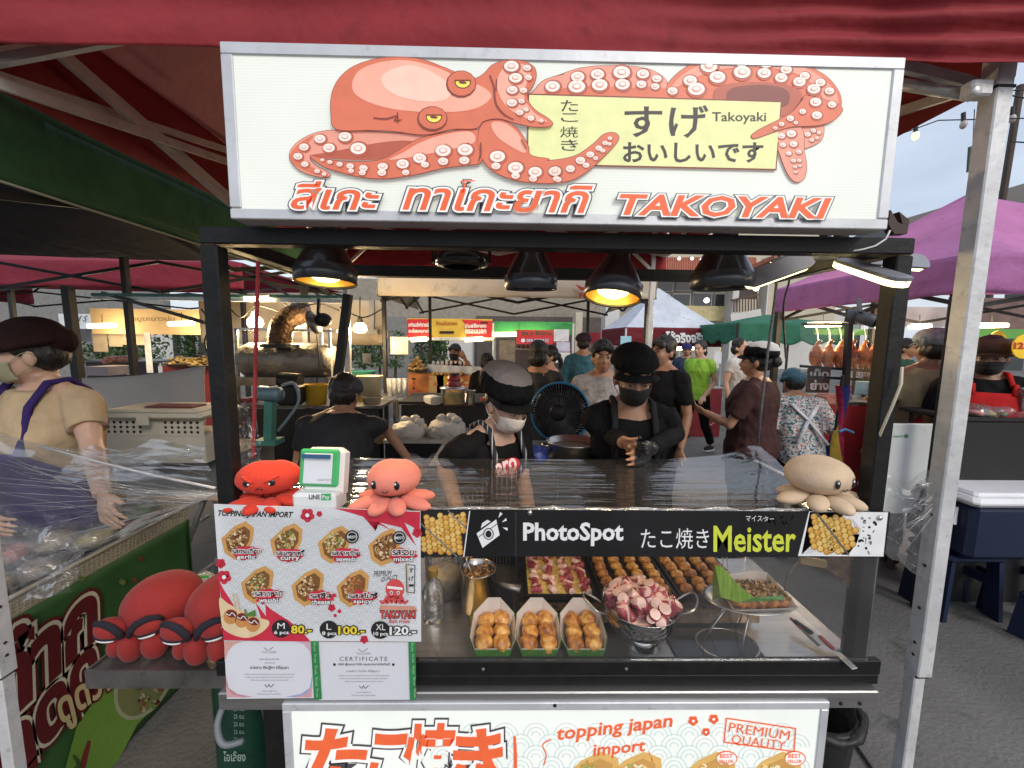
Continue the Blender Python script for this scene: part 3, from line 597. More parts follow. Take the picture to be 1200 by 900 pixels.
for (x, y, a, b) in ((866, 202, 42, 34), (771, 316, 42, 30)):
    q = z1_([(x, y)])[0]
    S.ell('octopus_picture', OUT, q[0] - 2, q[1] + 2, a / 2.857 + 3, b / 2.857 + 4, 20); S.ell('octopus_picture', CO, q[0] - 1.5, q[1] + 1.5, a / 2.857 + 1.5, b / 2.857 + 2.5, 21)
    S.ell('octopus_picture', OUT, q[0], q[1], 9.5, 7.5, 22); S.ell('octopus_picture', I(.8, .72, .12), q[0], q[1] + .6, 8.2, 6.2, 23); S.poly('octopus_picture', OUT, [(q[0] + 9.3 * cos(a), q[1] - .6 + 7.2 * sin(a)) for a in [pi + pi * i / 10 for i in range(11)]], 24); S.poly('octopus_picture', CO, [(q[0] + 9 * cos(a), q[1] - 1.8 + 6.2 * sin(a)) for a in [pi + pi * i / 10 for i in range(11)]], 25); S.ell('octopus_picture', OUT, q[0], q[1] + 1, 4.5, 1.6, 24, .1)
# writing
BK = I(.035, .03, .03)
S.text(BK, 'すげ', 731, 125, 829, 163, 9, .012); S.text(BK, 'Takoyaki', 833, 133, 896, 147, 9, .01); S.text(BK, 'おいしいです', 729, 168, 893, 192, 9, .022)
for i, ch in enumerate('たこ焼き'): S.text(BK, ch, 657 - (1 if i == 2 else 0), 119 + i * 15.3, 677, 132 + i * 15.3 - (3 if i == 1 else 0), 9, .0)
RD, WT, DK = I(.72, .12, .04), I(.8, .8, .78), I(.06, .055, .06)
def slant(x0, y0, x1, y1, sl=.02): return ((x0, y0), (x1, y0 + (x1 - x0) * sl), (x0, y1))
for t, a in (('สีเกะ', (344, 214, 447, 247)), ('ทาโกะยากิ', (473, 212, 694, 248)), ('TAKOYAKI', (724, 229, 970, 254))):
    S.outlined(RD, WT, t, 0, 0, 0, 0, 17, .018 if t[0] != 'T' else .03, .045, .25, mo2=DK, out2=.072, tl=slant(*a))
S.done()
# ================================================================== lower light box
LY = .93
low = thing('light_box_sign', 'lower light box with red brush lettering under the counter', 'sign', (.1, .95, .35))
lx0, lx1, lzt, lzb = P(331, 822, Y=LY).x, P(971, 824, Y=LY).x, P(640, 822, Y=LY).z, .22
mesh_part('box_body', M_FRAME, low, lambda b: b.box(((lx0 + lx1) / 2, LY + .02, (lzt + lzb) / 2), (lx1 - lx0, .035, lzt - lzb)))
mesh_part('frame', M_FRAME, low, lambda b: frame4(b, lx0, lx1, lzb, lzt, LY, .022, .022, .01))
lf = mat('lower_sign_face', (.74, .77, .72), .25, var=.05, vs=4, emit=.28)
mesh_part('sign_face', lf, low, lambda b: b.box(((lx0 + lx1) / 2, LY + .002, (lzt + lzb) / 2), (lx1 - lx0 - .042, .006, lzt - lzb - .042)))
S = Sheet(onY(LY - .0015), (0, -1, 0), low)
G2 = ink((.5, .58, .58), .25)
for j in range(6):
    for i in range(13):
        cx_, cy_ = 520 + i * 36 + (j % 2) * 18, 862 + j * 13
        for r in (15, 10, 5):
            a = [(cx_ + r * cos(t), cy_ - r * sin(t)) for t in [pi * k / 8 for k in range(9)]]
            if cy_ - r > 846 and 470 < cx_ - r and cx_ + r < 950: S.stroke('wave_pattern', G2, a, 1.1, 1, smooth=False)
for t, a in (('た', (352, 852, 432, 925)), ('こ', (432, 858, 478, 925)), ('焼', (470, 846, 535, 925)), ('き', (530, 852, 590, 925))):
    S.outlined(RD, WT, t, *a, 3, .035, .045, .12, mo2=DK, out2=.07)
S.stroke('lettering', RD, [(603, 862, 3), (604, 890, 4), (603, 930, 3)], 4, 3)
S.text(RD, 'topping japan', 652, 852, 790, 872, 3, .02, .15, tl=((652, 852), (788, 836), (653, 872)))
S.text(RD, 'import', 695, 872, 757, 892, 3, .02, .15, tl=((694, 872), (756, 866), (695, 890)))
for l in ([(646, 866), (636, 872), (640, 884), (637, 896)], [(760, 880), (764, 892), (758, 900)]): S.stroke('lettering', RD, l, 1.4, 3)
ST = [(851, 841), (932, 853), (930, 880), (848, 869)]
for i in range(4): S.stroke('stamp_border', RD, [ST[i], ST[(i + 1) % 4]], 1.6, 3, smooth=False)
S.text(RD, 'PREMIUM', 0, 0, 0, 0, 3, .0, tl=((855, 846), (926, 856), (853, 857))); S.text(RD, 'QUALITY', 0, 0, 0, 0, 3, .0, tl=((858, 860), (921, 868), (856, 872)))
def flower(S, m, m2, x, y, r, ly=3):
    for k in range(5):
        a = k * 2 * pi / 5 + .3; S.ell('flower_print', m, x + r * .55 * cos(a), y + r * .55 * sin(a), r * .45, r * .45, ly)
    S.ell('flower_print', m2, x, y, r * .28, r * .28, ly + 1)
for x, y, r in ((812, 844, 6), (836, 842, 6), (827, 857, 5)): flower(S, RD, WT, x, y, r)
for x in (851, 931):
    S.ell('badge', RD, x, 888, 13, 9, 3); S.ell('badge', WT, x, 888, 11.5, 7.8, 4); S.text(RD, 'BEST', x - 8, 882, x + 7, 887, 5, .02); S.text(RD, 'SELLER', x - 9, 889, x + 8, 893, 5, .02)
def food_boat(S, x, y, w, h, kraft, foods, ly=2, rot=0, seed=0):
    rr = random.Random(seed)
    q = lambda a, b: (x + (a * cos(rot) - b * sin(rot)) * w, y + (a * sin(rot) + b * cos(rot)) * h)
    S.poly('food_picture', kraft[0], [q(*p) for p in ((-.5, .1), (-.15, -.35), (.15, -.55), (.45, -.45), (.5, -.1), (.35, .35), (.05, .55), (-.3, .45))], ly)
    S.poly('food_picture', kraft[1], [q(*p) for p in ((-.36, .08), (-.1, -.25), (.15, -.42), (.36, -.34), (.4, -.08), (.25, .28), (.02, .42), (-.22, .34))], ly + 1)
    for k in range(70):
        a, d = rr.uniform(0, 2 * pi), rr.random() ** .6; u, v_ = .03 + cos(a) * d * .3, sin(a) * d * .33
        c = q(u, v_); S.ell('food_picture', foods[k % len(foods)], c[0], c[1], w * rr.uniform(.02, .065), h * rr.uniform(.015, .045), ly + 2 + k % 5, rr.uniform(0, 3), 7)
KR = (I(.62, .38, .12), I(.5, .27, .08))
for x in (690, 740, 826, 903): food_boat(S, x, 912, 70, 60, KR, (I(.7, .55, .25), I(.5, .25, .08), I(.3, .4, .1), I(.75, .65, .45)), 3, .1, x)
S.done()
mesh_part('top_screw', M_HOLE, low, lambda b: b.ell((P(650, 824, Y=LY).x, LY - .006, lzt - .006), (.005, .003, .005), 8, 5))
# ================================================================== banner
BY = F - .014
ban = thing('banner', 'black banner reading PhotoSpot Meister with takoyaki photos along the stall front', 'banner', (.35, BY, 1.08))
bx0, bx1 = P(490, 620, Y=BY).x, P(1041, 620, Y=BY).x; bz0, bz1 = P(760, 652.5, Y=BY).z, P(760, 598.5, Y=BY).z
mb = MB(); mb.box(((bx0 + bx1) / 2, BY + .0015, (bz0 + bz1) / 2), (bx1 - bx0, .003, bz1 - bz0)); mb.build('board', mat('black_vinyl', (.012, .012, .013), .22, var=.3, vs=6, coat=.3), ban)
S = Sheet(onY(BY), (0, -1, 0), ban, .0004)
W_ = ink((.8, .8, .8)); Y_ = ink((.62, .68, .06)); K_ = ink((.015, .015, .015))
S.text(W_, 'PhotoSpot', 613, 612, 731, 640, 1, .03); S.text(W_, 'たこ焼き', 751, 619, 831, 643, 1, .0); S.text(Y_, 'Meister', 836, 616, 933, 647, 1, .018); S.text(W_, 'マイス', 874, 604, 893, 611, 1, .0)
S.text(W_, 'ター', 895, 605, 907, 611, 1, .0)
# camera symbol
S.poly('camera_symbol', W_, [(558.5, 625), (581.5, 608.5), (585.5, 627), (565.5, 642)], 1)
S.poly('camera_symbol', W_, [(563.5, 619), (565, 613), (571, 609), (575, 611)], 1)
S.ell('camera_symbol', K_, 572.5, 625.5, 6.2, 7, 2); S.ell('camera_symbol', W_, 572.5, 625.5, 5, 5.8, 3); S.ell('camera_symbol', K_, 572.5, 625.5, 3.6, 4.3, 4)
S.stroke('camera_symbol', K_, [(561, 629), (583, 613.5)], .8, 2, smooth=False)
for a in ([(584, 607), (586, 600), (589, 602)], [(588, 612), (593, 607), (594, 610)], [(589, 618), (595, 618.5), (594.5, 622)]): S.poly('camera_symbol', W_, a, 1)
S.stroke('panel_seam', ink((.06, .06, .06)), [(604.5, 599), (604.5, 652)], .7, 1, smooth=False)
# photo prints of takoyaki pans
OR = [ink(c) for c in ((.7, .42, .1), (.62, .33, .06), (.75, .52, .16), (.45, .2, .04))]
def pan_photo(poly, rows, skew, bg=K_):
    S.poly('pan_photo', bg, poly, 1)
    rr = random.Random(3)
    def inside(x, y):
        c = False
        for i in range(len(poly)):
            (x1, y1), (x2, y2) = poly[i], poly[i - 1]
            if (y1 > y) != (y2 > y) and x < (x2 - x1) * (y - y1) / (y2 - y1) + x1: c = not c
        return c
    for gx, gy, nx, ny, r in rows:
        for j in range(ny):
            for i in range(nx):
                x, y = gx + i * r * 1.75 + j * skew[0] * r, gy + j * r * 1.5 + i * skew[1] * r
                if all(inside(x + dx, y + dy) for dx, dy in ((-r, 0), (r, 0), (0, -r), (0, r))):
                    S.ell('pan_photo', OR[3], x + .4, y + .5, r, r, 2, n=10); S.ell('pan_photo', OR[rr.randrange(3)], x, y, r * .8, r * .76, 3, n=10); S.ell('pan_photo', OR[2], x - r * .25, y - r * .3, r * .35, r * .25, 4, n=7)
pan_photo([(492, 597.5), (550, 598.5), (543, 652), (492, 652)], [(493, 603, 4, 14, 3.8), (515, 598, 5, 12, 3.8), (536, 600, 3, 3, 3.6)], (.15, .75))
S.stroke('pan_photo', W_, [(550.5, 598.5), (543.5, 652)], 1.2, 4, smooth=False)
for l in ([(492, 612), (536, 652)], [(525, 598), (546, 618)]): S.stroke('pan_photo', ink((.2, .2, .2)), l, 1.5, 5, smooth=False)
S.poly('pan_photo', W_, [(948, 599), (1040.5, 600.3), (1035, 652), (935, 651.5)], 1)
pan_photo([(949, 600), (992, 600), (1009, 620), (1004, 636), (994, 650), (939, 650)], [(946, 602, 5, 12, 4.2), (964, 600, 7, 12, 4.2)], (.3, .7))
S.stroke('pan_photo', ink((.12, .12, .12)), [(956, 600), (994, 650)], 2, 5, smooth=False)
for k in range(26):
    x, y = random.gauss(1016, 7), random.gauss(628, 14)
    if 603 < y < 648 and 1004 < x < 1034: S.ell('pan_photo', K_ if k % 3 else ink((.3, .3, .32)), x, y, random.uniform(.8, 3), random.uniform(.5, 2), 2, random.uniform(0, 3), 7)
for k in range(22):
    x, y = random.gauss(903, 13), random.gauss(607, 4)
    if 600.5 < y < 616 and 870 < x < 932: S.ell('pan_photo', ink((.35, .35, .36)), x, y, random.uniform(.8, 4), random.uniform(.5, 1.6), 0, random.uniform(0, 3), 7)
S.done()
for x, y in ((621, 601), (1031, 607)): mesh_part('cap_screw', M_STEEL, ban, lambda b: b.ell(P(x, y, Y=BY - .002), (.0065, .005, .0065), 12, 8), True)
# ================================================================== menu board
MY = F - .03
menu = thing('menu_board', 'white and red menu board with seven takoyaki toppings and prices', 'menu', (-.5, MY, 1))
S = Sheet(onY(MY), (0, -1, 0), menu, .0004)
mq = [(250.5, 591), (492.5, 599.5), (493.5, 752), (262, 750.5)]
def board(name, m, q, Y, parent, t=.003):
    b = MB(); f = [P(x, y, Y=Y) for x, y in q]; b.add(f + [p + V((0, t, 0)) for p in f], [(0, 1, 2, 3), (7, 6, 5, 4), (0, 4, 5, 1), (1, 5, 6, 2), (2, 6, 7, 3), (3, 7, 4, 0)])
    return b.build(name, m, parent)
board('board', mat('menu_board_white', (.66, .68, .70), .3, var=.04), mq, MY, menu)
R_ = ink((.55, .03, .06)); D_ = ink((.02, .02, .02)); GW = ink((.52, .54, .56)); PW = ink((.8, .8, .8)); YE = ink((.8, .62, .05))
def seig(S, x0, y0, x1, y1, st, m, w=.6):
    j = 0; y = y0
    while y < y1:
        x = x0 + (j % 2) * st / 2
        while x < x1:
            for r in (st * .48, st * .3, st * .13): S.stroke('wave_pattern', m, [(x + r * cos(t), y - r * sin(t)) for t in [pi * k / 5 for k in range(6)]], w, 1, smooth=False)
            x += st
        y += st * .26; j += 1
seig(S, 268, 612, 484, 738, 17, GW)
# red brush areas
for p in ([(392, 595.5), (408, 600), (425, 605), (437, 616), (440, 622), (430, 610), (448, 616), (462, 623), (445, 612), (470, 618), (483, 634), (488, 640), (474, 612), (492, 622), (492.3, 599.8), (440, 597.5)],
          [(261, 735), (262, 750), (364, 751.5), (356, 742), (340, 728), (318, 714), (311, 708), (312, 722), (300, 706), (306, 724), (300, 735)], [(256, 678), (262, 690), (276, 712), (272, 716), (260, 705)]):
    S.poly('brush_print', R_, p, 2)
for x, y, r in ((360.5, 603.5, 8.5), (374.5, 602, 3.6), (263, 676, 8.5), (259, 660, 6), (389, 712, 4.6), (398, 716, 2.5), (393, 721, 2.2), (489, 624, 6), (484, 610, 4), (427, 749, 5)): flower(S, R_, PW if r > 8 else R_, x, y, r, 3)
S.text(D_, 'TOPPING JAPAN IMPORT', 0, 0, 0, 0, 3, .03, .3, tl=((256, 597.5), (344, 599.5), (256, 606.5)))
FD = {'a': (ink((.6, .42, .2)), ink((.45, .25, .1)), ink((.78, .62, .4)), ink((.12, .04, .02))), 'g': (ink((.55, .42, .15)), ink((.2, .28, .08)), ink((.6, .3, .12)), ink((.65, .6, .4))), 'r': (ink((.55, .16, .06)), ink((.4, .1, .05)), ink((.6, .4, .2)), ink((.3, .2, .06)))}
KR2 = (ink((.58, .31, .10)), ink((.2, .09, .03)))
for x, y, tx, ty, th, en, k in ((278, 632, 274, 641, 'รสกระเทียม', 'garlic', 'a'), (335, 634, 325, 643, 'รสแกงกะหรี่', 'curry', 'g'), (391, 637, 390, 643, 'รสสาหร่าย', 'seaweeds', 'g'), (450, 640, 457, 643, 'รสรวม', 'mixed', 'a'),
                                (301, 684, 300, 691, 'รสวาซาบิ', 'wasabi', 'g'), (360, 687, 361, 693, 'รสชีส', 'cheese', 'a'), (413, 688, 410, 693, 'รสสไปซี่', 'spicy', 'r')):
    food_boat(S, x, y, 36, 43, KR2, FD[k], 3, .25, int(x))
    cx_, cy_ = tx + 16, ty + 6; rr = random.Random(int(x)); pts = []
    for i in range(22):
        a = 2 * pi * i / 22; kx = rr.uniform(.75, 1.1); pts.append((cx_ + 17 * cos(a) * kx, cy_ + (10.5 - 3 * abs(sin(a * 1.5))) * sin(a) * kx - 1.5 * cos(a)))
    S.poly('brush_print', R_, pts, 10)
    w = 33 if len(th) > 7 else 25
    S.outlined(D_, PW, th, cx_ - w / 2, ty, cx_ + w / 2, ty + 6.5, 11, .02, .08); S.outlined(PW, D_, en, cx_ - 11, ty + 8, cx_ + 11, ty + 13.5, 11, .02, .07)
for x, y in ((413.5, 628), (468.5, 629)):
    S.ell('badge', D_, x, y, 7.8, 7.8, 11, n=20); S.ell('badge', PW, x, y, 6, 6, 12, n=20); S.ell('badge', D_, x, y, 5.4, 5.4, 13, n=20); S.text(PW, 'BEST', x - 5, y - 1.5, x + 5, y + 1.5, 14, .02)
# takoyaki tray picture at the corner
S.blob('food_picture', ink((.72, .56, .34)), [(258, 700), (270, 708), (300, 722), (316, 728), (308, 740), (288, 747), (264, 738), (259, 720)], 4)
for x, y in ((271, 722), (284, 726), (297, 731)):
    S.ell('food_picture', ink((.55, .25, .08)), x, y, 8.5, 9, 5, .2, 16); S.ell('food_picture', ink((.16, .03, .03)), x + 1, y - 3.5, 6.5, 4.5, 6, .2); S.stroke('food_picture', PW, [(x - 5, y - 4), (x - 1, y - 2), (x + 2, y - 5), (x + 6, y - 1)], .9, 8)
for k in range(6): S.stroke('food_picture', ink((.1, .22, .05)), [(290 + k * 2, 722 - k % 2), (288 + k * 2.2, 713 + (k * 5) % 6)], 2.2, 8, smooth=False)
for x in (273, 277): S.stroke('food_picture', ink((.6, .45, .3)), [(x, 695), (x + 5, 716)], 1.4, 5, smooth=False)
# mascot: plain round red sea creature on a tray, and logo words
RM = ink((.62, .08, .08))
S.ell('logo_print', RM, 463, 690, 11, 12, 4, n=18); S.poly('logo_print', PW, [(454, 686), (472, 688), (472, 691), (454, 689)], 5)
for k in range(6): S.stroke('logo_print', RM, [(455 + k * 3, 698, 4), (449 + k * 5, 706, 3.5), (446 + k * 6.5, 703, 2)], 4, 4)
for x in (459, 467): S.ell('logo_print', PW, x, 694, 1.8, 2.2, 6); S.ell('logo_print', D_, x, 694, .9, 1.3, 7)
S.poly('logo_print', ink((.6, .28, .2)), [(446, 709), (486, 710), (490, 716), (444, 714)], 4)
S.outlined(RM, D_, 'TAKOYAKI', 446, 715, 487, 724, 5, .02, .06); S.text(RM, 'สีเกะ ทาโกะ', 456, 725, 481, 729.5, 5, .03)
for i in range(4): S.stroke('logo_print', D_, [((476, 661), (486.5, 662), (486, 694.5), (477, 693))[i], ((476, 661), (486.5, 662), (486, 694.5), (477, 693))[(i + 1) % 4]], .8, 5, smooth=False)
S.stroke('logo_print', ink((.5, .35, .2)), [(477, 660), (478.5, 696)], 1.3, 6, smooth=False)
for i, ch in enumerate('すげー'): S.text(D_, ch, 479.5, 665 + i * 9.5, 485, 671 + i * 9.5 - (3 if i == 2 else 0), 5, .01)
S.text(D_, 'PREMIUM', 0, 0, 0, 0, 3, .0, .3, tl=((438, 669), (459, 668), (438, 675.5))); S.text(D_, 'QUALITY', 0, 0, 0, 0, 3, .0, .3, tl=((447, 676), (467, 673), (447, 682)))
for x, y, a, b_, pr, xa, xb in ((330, 736, 'M', '6 pcs', '80.-', 342, 366), (386, 737, 'L', '8 pcs', '100.-', 397, 428), (446, 737.5, 'XL', '10 pcs', '120.-', 457, 488)):
    S.ell('price_badge', D_, x, y, 11, 10.5, 6, n=18)
    S.text(PW, a, x - (4.2 if a == 'M' else 2.8 if a == 'L' else 5), y - 7, x + (4.4 if a == 'M' else 3 if a == 'L' else 6), y, 7, .0); S.text(PW, b_, x - 8, y + 2, x + 9, y + 7.5, 7, .02)
    S.outlined(YE if a != 'XL' else PW, D_, pr, xa, y - 4.5, xb, y + 5.5, 7, .03, .08)
S.done()
# ================================================================== certificates
CY = F - .026
def cert(q, label, right):
    t = thing('certificate', label, 'certificate', P(*q[3], Y=CY), 'certificates taped below the menu board')
    board('paper', mat('certificate_paper', (.66, .67, .72), .4, var=.03), q, CY, t, .0015)
    S = Sheet(onY(CY), (0, -1, 0), t, .0004); g = ink((.2, .2, .22)); x0, y0 = q[0]; x1 = q[1][0]; cx_ = (x0 + x1) / 2
    if not right:
        for a, c, c2 in (((x0, y0 + 1), (.62, .35, .3), (.55, .25, .3)), ((x1, y0 + 1), (.6, .42, .5), (.3, .35, .6))):
            s = 1 if a[0] == x0 else -1
            S.poly('border_print', ink(c), [(a[0] + s * .3, y0 + .5), (a[0] + s * 22, y0 + .5), (a[0] + s * 12, y0 + 4), (a[0] + s * 5, y0 + 12), (a[0] + s * 1, y0 + 24)], 1)
            b0 = a[0] + (1.5 if s == 1 else -1)
            S.poly('border_print', ink(c2), [(b0 + s * 1, y0 + 40), (b0 + s * 4, y0 + 55), (b0 + s * 14, y0 + 62), (b0 + s * 32, y0 + 65.5), (b0 + s * 2, y0 + 66)], 1)
            S.poly('border_print', ink((.62, .35, .36)), [(b0 + s * 1, y0 + 52), (b0 + s * 8, y0 + 62), (b0 + s * 24, y0 + 66), (b0 + s * 2, y0 + 66)], 2)
    S.stroke('emblem', g, [(cx_ - 6, y0 + 7.5), (cx_ - 1, y0 + 11), (cx_ + 5, y0 + 7)], .8, 1); S.text(g, 'FOOD ACADEMY', cx_ - 8, y0 + 12, cx_ + 9, y0 + 14.5, 1)
    if right:
        S.text(ink((.1, .1, .11)), 'CERTIFICATE', cx_ - 28, y0 + 17, cx_ + 28, y0 + 22, 1, .005, space=1.3)
        S.text(ink((.03, .03, .03)), 'บริษัท ฟู้ดแลนด์ จำกัด ขอมอบประกาศนียบัตรนี้', cx_ - 30, y0 + 24, cx_ + 31, y0 + 28, 1, .02)
        for x in (cx_ - 34, cx_ + 35): S.ell('emblem', D_, x, y0 + 26.2, 1.6, 1.6, 1)
        S.text(g, 'นางสาว มินโกะ ศรีสุมนา', cx_ - 20, y0 + 32, cx_ + 19, y0 + 36, 1, .01)
    else:
        S.text(g, 'บริษัท ฟู้ดแลนด์ จำกัด', cx_ - 11, y0 + 20, cx_ + 12, y0 + 23, 1, .01); S.text(g, 'ขอมอบแก่', cx_ - 5, y0 + 24, cx_ + 7, y0 + 26.5, 1)
        S.text(D_, 'นางสาว กัณฐิกา ศรีสุมนา', cx_ - 22, y0 + 29, cx_ + 23, y0 + 34, 1, .02)
    for k, (a, b_) in enumerate(((29, 30), (28, 28), (22, 23))): S.text(g, 'สำเร็จการอบรมหลักสูตรอาหารและการบริการประจำปี', cx_ - a, y0 + 38 + k * 3.4, cx_ + b_, y0 + 40.4 + k * 3.4, 1)
    S.stroke('emblem', ink((.05, .05, .1)), [(cx_ - 5, y0 + 51), (cx_ - 2, y0 + 54), (cx_, y0 + 51), (cx_ + 2, y0 + 54), (cx_ + 6, y0 + 50.5)], .8, 1); S.text(g, 'กรรมการผู้จัดการ', cx_ - 8, y0 + 57.5, cx_ + 9, y0 + 60, 1); S.text(g, 'โครงการอบรมอาชีพ', cx_ - 14, y0 + 61, cx_ + 14, y0 + 63, 1)
    S.done(); return t
cert([(262.5, 751), (368, 752), (370, 818), (266, 819)], 'certificate with pink and blue curved corners under the menu', False)
cert([(370, 752.5), (482, 753), (481, 820), (374, 820.5)], 'plain white certificate headed CERTIFICATE under the menu', True)
M_TAPE = mat('green_tape', (.03, .22, .07), .35, var=.2, vs=30)
for i, (q, lab) in enumerate((([(364, 750.5), (373, 750), (377, 819.5), (368, 820)], 'green printed tape strip between the two certificates'), ([(478.5, 748.5), (487, 748), (487.5, 820), (480.5, 821)], 'green printed tape strip on the right edge of the white certificate'))):
    t = thing('tape_strip', lab, 'tape', P(*q[3], Y=CY - .003), 'green tape strips holding the certificates'); board('tape', M_TAPE, q, CY - .003, t, .0008)
    S = Sheet(onY(CY - .003), (0, -1, 0), t, .0004)
    for k in range(5):
        x = q[0][0] + 3.2 + k * .75; y = 753 + k * 13.5; S.text(ink((.4, .6, .4)), 'For you', 0, 0, 0, 0, 1, .01, tl=((x + 3, y), (x + 3.2, y + 10), (x - .5, y)))
    S.done()
# ================================================================== food and tools behind the clear panel
def foodmat(name, a, b, vs=60, rough=.35, c=None, coat=.3):
    m = mat(name, a, rough, var=.1, bump=.7, bs=90, coat=coat)
    r = [n for n in m.node_tree.nodes if n.type == 'VALTORGB'][0]; e = r.color_ramp.elements
    e[0].color = (*b, 1); e[1].color = (*a, 1); e[0].position = .38; e[1].position = .58
    n = [n for n in m.node_tree.nodes if n.type == 'TEX_NOISE'][0]; n.inputs['Scale'].default_value = vs
    if c: x = e.new(.75); x.color = (*c, 1)
    return m
M_BALL = foodmat('fried_batter', (.74, .38, .08), (.42, .15, .03), 45, .3, (.82, .54, .18))
M_BALL2 = foodmat('dark_fried_batter', (.62, .26, .05), (.24, .07, .02), 38, .3, (.72, .4, .1))
M_PAPER = mat('white_waxed_paper', (.62, .54, .48), .45, var=.05, vs=12)
M_LEAF = mat('green_leaf_print', (.06, .2, .03), .35, var=.35, vs=16, stretch=(18, 1, 1))
def lump(b, c, r, sq=.9, seed=0, n=14, m=10, amp=.12):
    """an uneven fried ball"""
    M0 = b.M; k = len(b.v); b.ell(c, (r, r, r * sq), n, m); c = V(c)
    for i in range(k, len(b.v)):
        d = b.v[i] - c; q = mnoise.noise(d * (1.6 / r) + V((seed * 3.1, seed, 0))); b.v[i] = c + d * (1 + amp * q)
ball_meshes = []
for k in range(5):
    b = MB(); lump(b, (0, 0, 0), .0200, .88, k, 24, 16, .17); o = b.build('takoyaki_ball', M_BALL if k % 5 < 3 else M_BALL2, None, True); ball_meshes.append(o.data); bpy.data.objects.remove(o)
def ball(loc, label, group, s=1, k=None, parent=None, name='takoyaki_ball'):
    o = bpy.data.objects.new(name, ball_meshes[random.randrange(5) if k is None else k]); link(o, parent)
    o.matrix_world = Matrix.Translation(V(loc)) @ Matrix.Rotation(random.uniform(0, 6), 4, 'Z') @ Matrix.Rotation(random.uniform(-.5, .5), 4, 'X') @ Matrix.Scale(s, 4)
    if parent is not None: o.matrix_parent_inverse = Matrix(); o.location = V(loc) - parent.location
    if label: tag(o, label, 'food', group)
    return o
# --- grill and its three plates
GX0, GX1, GY0, GY1, GZ = P(609, 707, Y=1.1).x, P(888, 707, Y=1.1).x, 1.1, 1.42, .828
M_IRON = mat('greasy_cast_iron', (.03, .027, .024), .38, .5, .4, 30, bump=.3, bs=70, dirt=.7)
gr = thing('takoyaki_grill', 'black iron gas grill holding the octopus and takoyaki plates', 'grill', ((GX0 + GX1) / 2, 1.26, CT))
mesh_part('grill_body', M_IRON, gr, lambda b: b.box(((GX0 + GX1) / 2, 1.27, CT + .026), (GX1 - GX0, .30, .05), bev=.003))
mesh_part('front_flange', mat('burnt_steel', (.16, .11, .07), .4, .7, .5, 30, bump=.2, dirt=.8), gr, lambda b: (b.box(((GX0 + GX1) / 2, GY0 + .006, GZ - .014), (GX1 - GX0, .036, .004)), b.box(((GX0 + GX1) / 2, GY0 - .012, GZ - .03), (GX1 - GX0, .003, .04))))
for k in range(15):
    x = GX0 + .03 + k * .037
    mesh_part('vent_hole', M_HOLE, gr, lambda b: b.lathe([(0, 0), (.0085, 0), (.0085, .001), (0, .001)], 12, (x, GY0 + .004, GZ - .0115)))
pl = [(P(618, 707, Y=GY0 + .02).x, P(697, 707, Y=GY0 + .02).x), (P(706, 707, Y=GY0 + .02).x, P(792, 707, Y=GY0 + .02).x), (P(799, 707, Y=GY0 + .02).x, P(880, 707, Y=GY0 + .02).x)]
M_BATTER = foodmat('yellow_batter', (.72, .58, .2), (.55, .38, .08), 90, .3, (.8, .7, .38))
for i, (a, c) in enumerate(pl):
    fr = MB(); w = .006; ya, yb = GY0 + .028, GY1 - .01
    fr.box(((a + c) / 2, ya, GZ + .004), (c - a + .01, w, .016)); fr.box(((a + c) / 2, yb, GZ + .004), (c - a + .01, w, .016)); fr.box((a, (ya + yb) / 2, GZ + .004), (w, yb - ya - w, .016)); fr.box((c, (ya + yb) / 2, GZ + .004), (w, yb - ya - w, .016))
    fr.box(((a + c) / 2, (ya + yb) / 2, GZ - .001), (c - a, yb - ya, .004)); fr.build('mould_plate', M_IRON, gr)
    if i == 0:
        g = MB(); g.grid(lambda u, v: V((a + .004 + (c - a - .008) * u, ya + .004 + (yb - ya - .008) * v, GZ + .008 + .0022 * mnoise.noise(V((u * 14, v * 22, 3))) + .0015 * mnoise.noise(V((u * 40, v * 60, 1))))), 44, 60)
        tag(g.build('batter', M_BATTER, None, True), 'sheet of raw yellow takoyaki batter dotted with octopus in the left mould', 'batter')
    else:
        nx = 4
        for j in range(7):
            for k in range(nx):
                x = a + (c - a) * (k + .5) / nx; y = ya + .021 + j * .0415
                if y < yb - .012:
                    ball((x + random.uniform(-.003, .003), y + random.uniform(-.003, .003), GZ + .012), '%s takoyaki ball of row %s from the front in the %s mould plate' % (('leftmost', 'second', 'third', 'rightmost')[k], ('one', 'two', 'three', 'four', 'five', 'six', 'seven')[j], 'middle' if i == 1 else 'right'), 'takoyaki balls frying in the ' + ('middle' if i == 1 else 'right') + ' plate', 1.0)
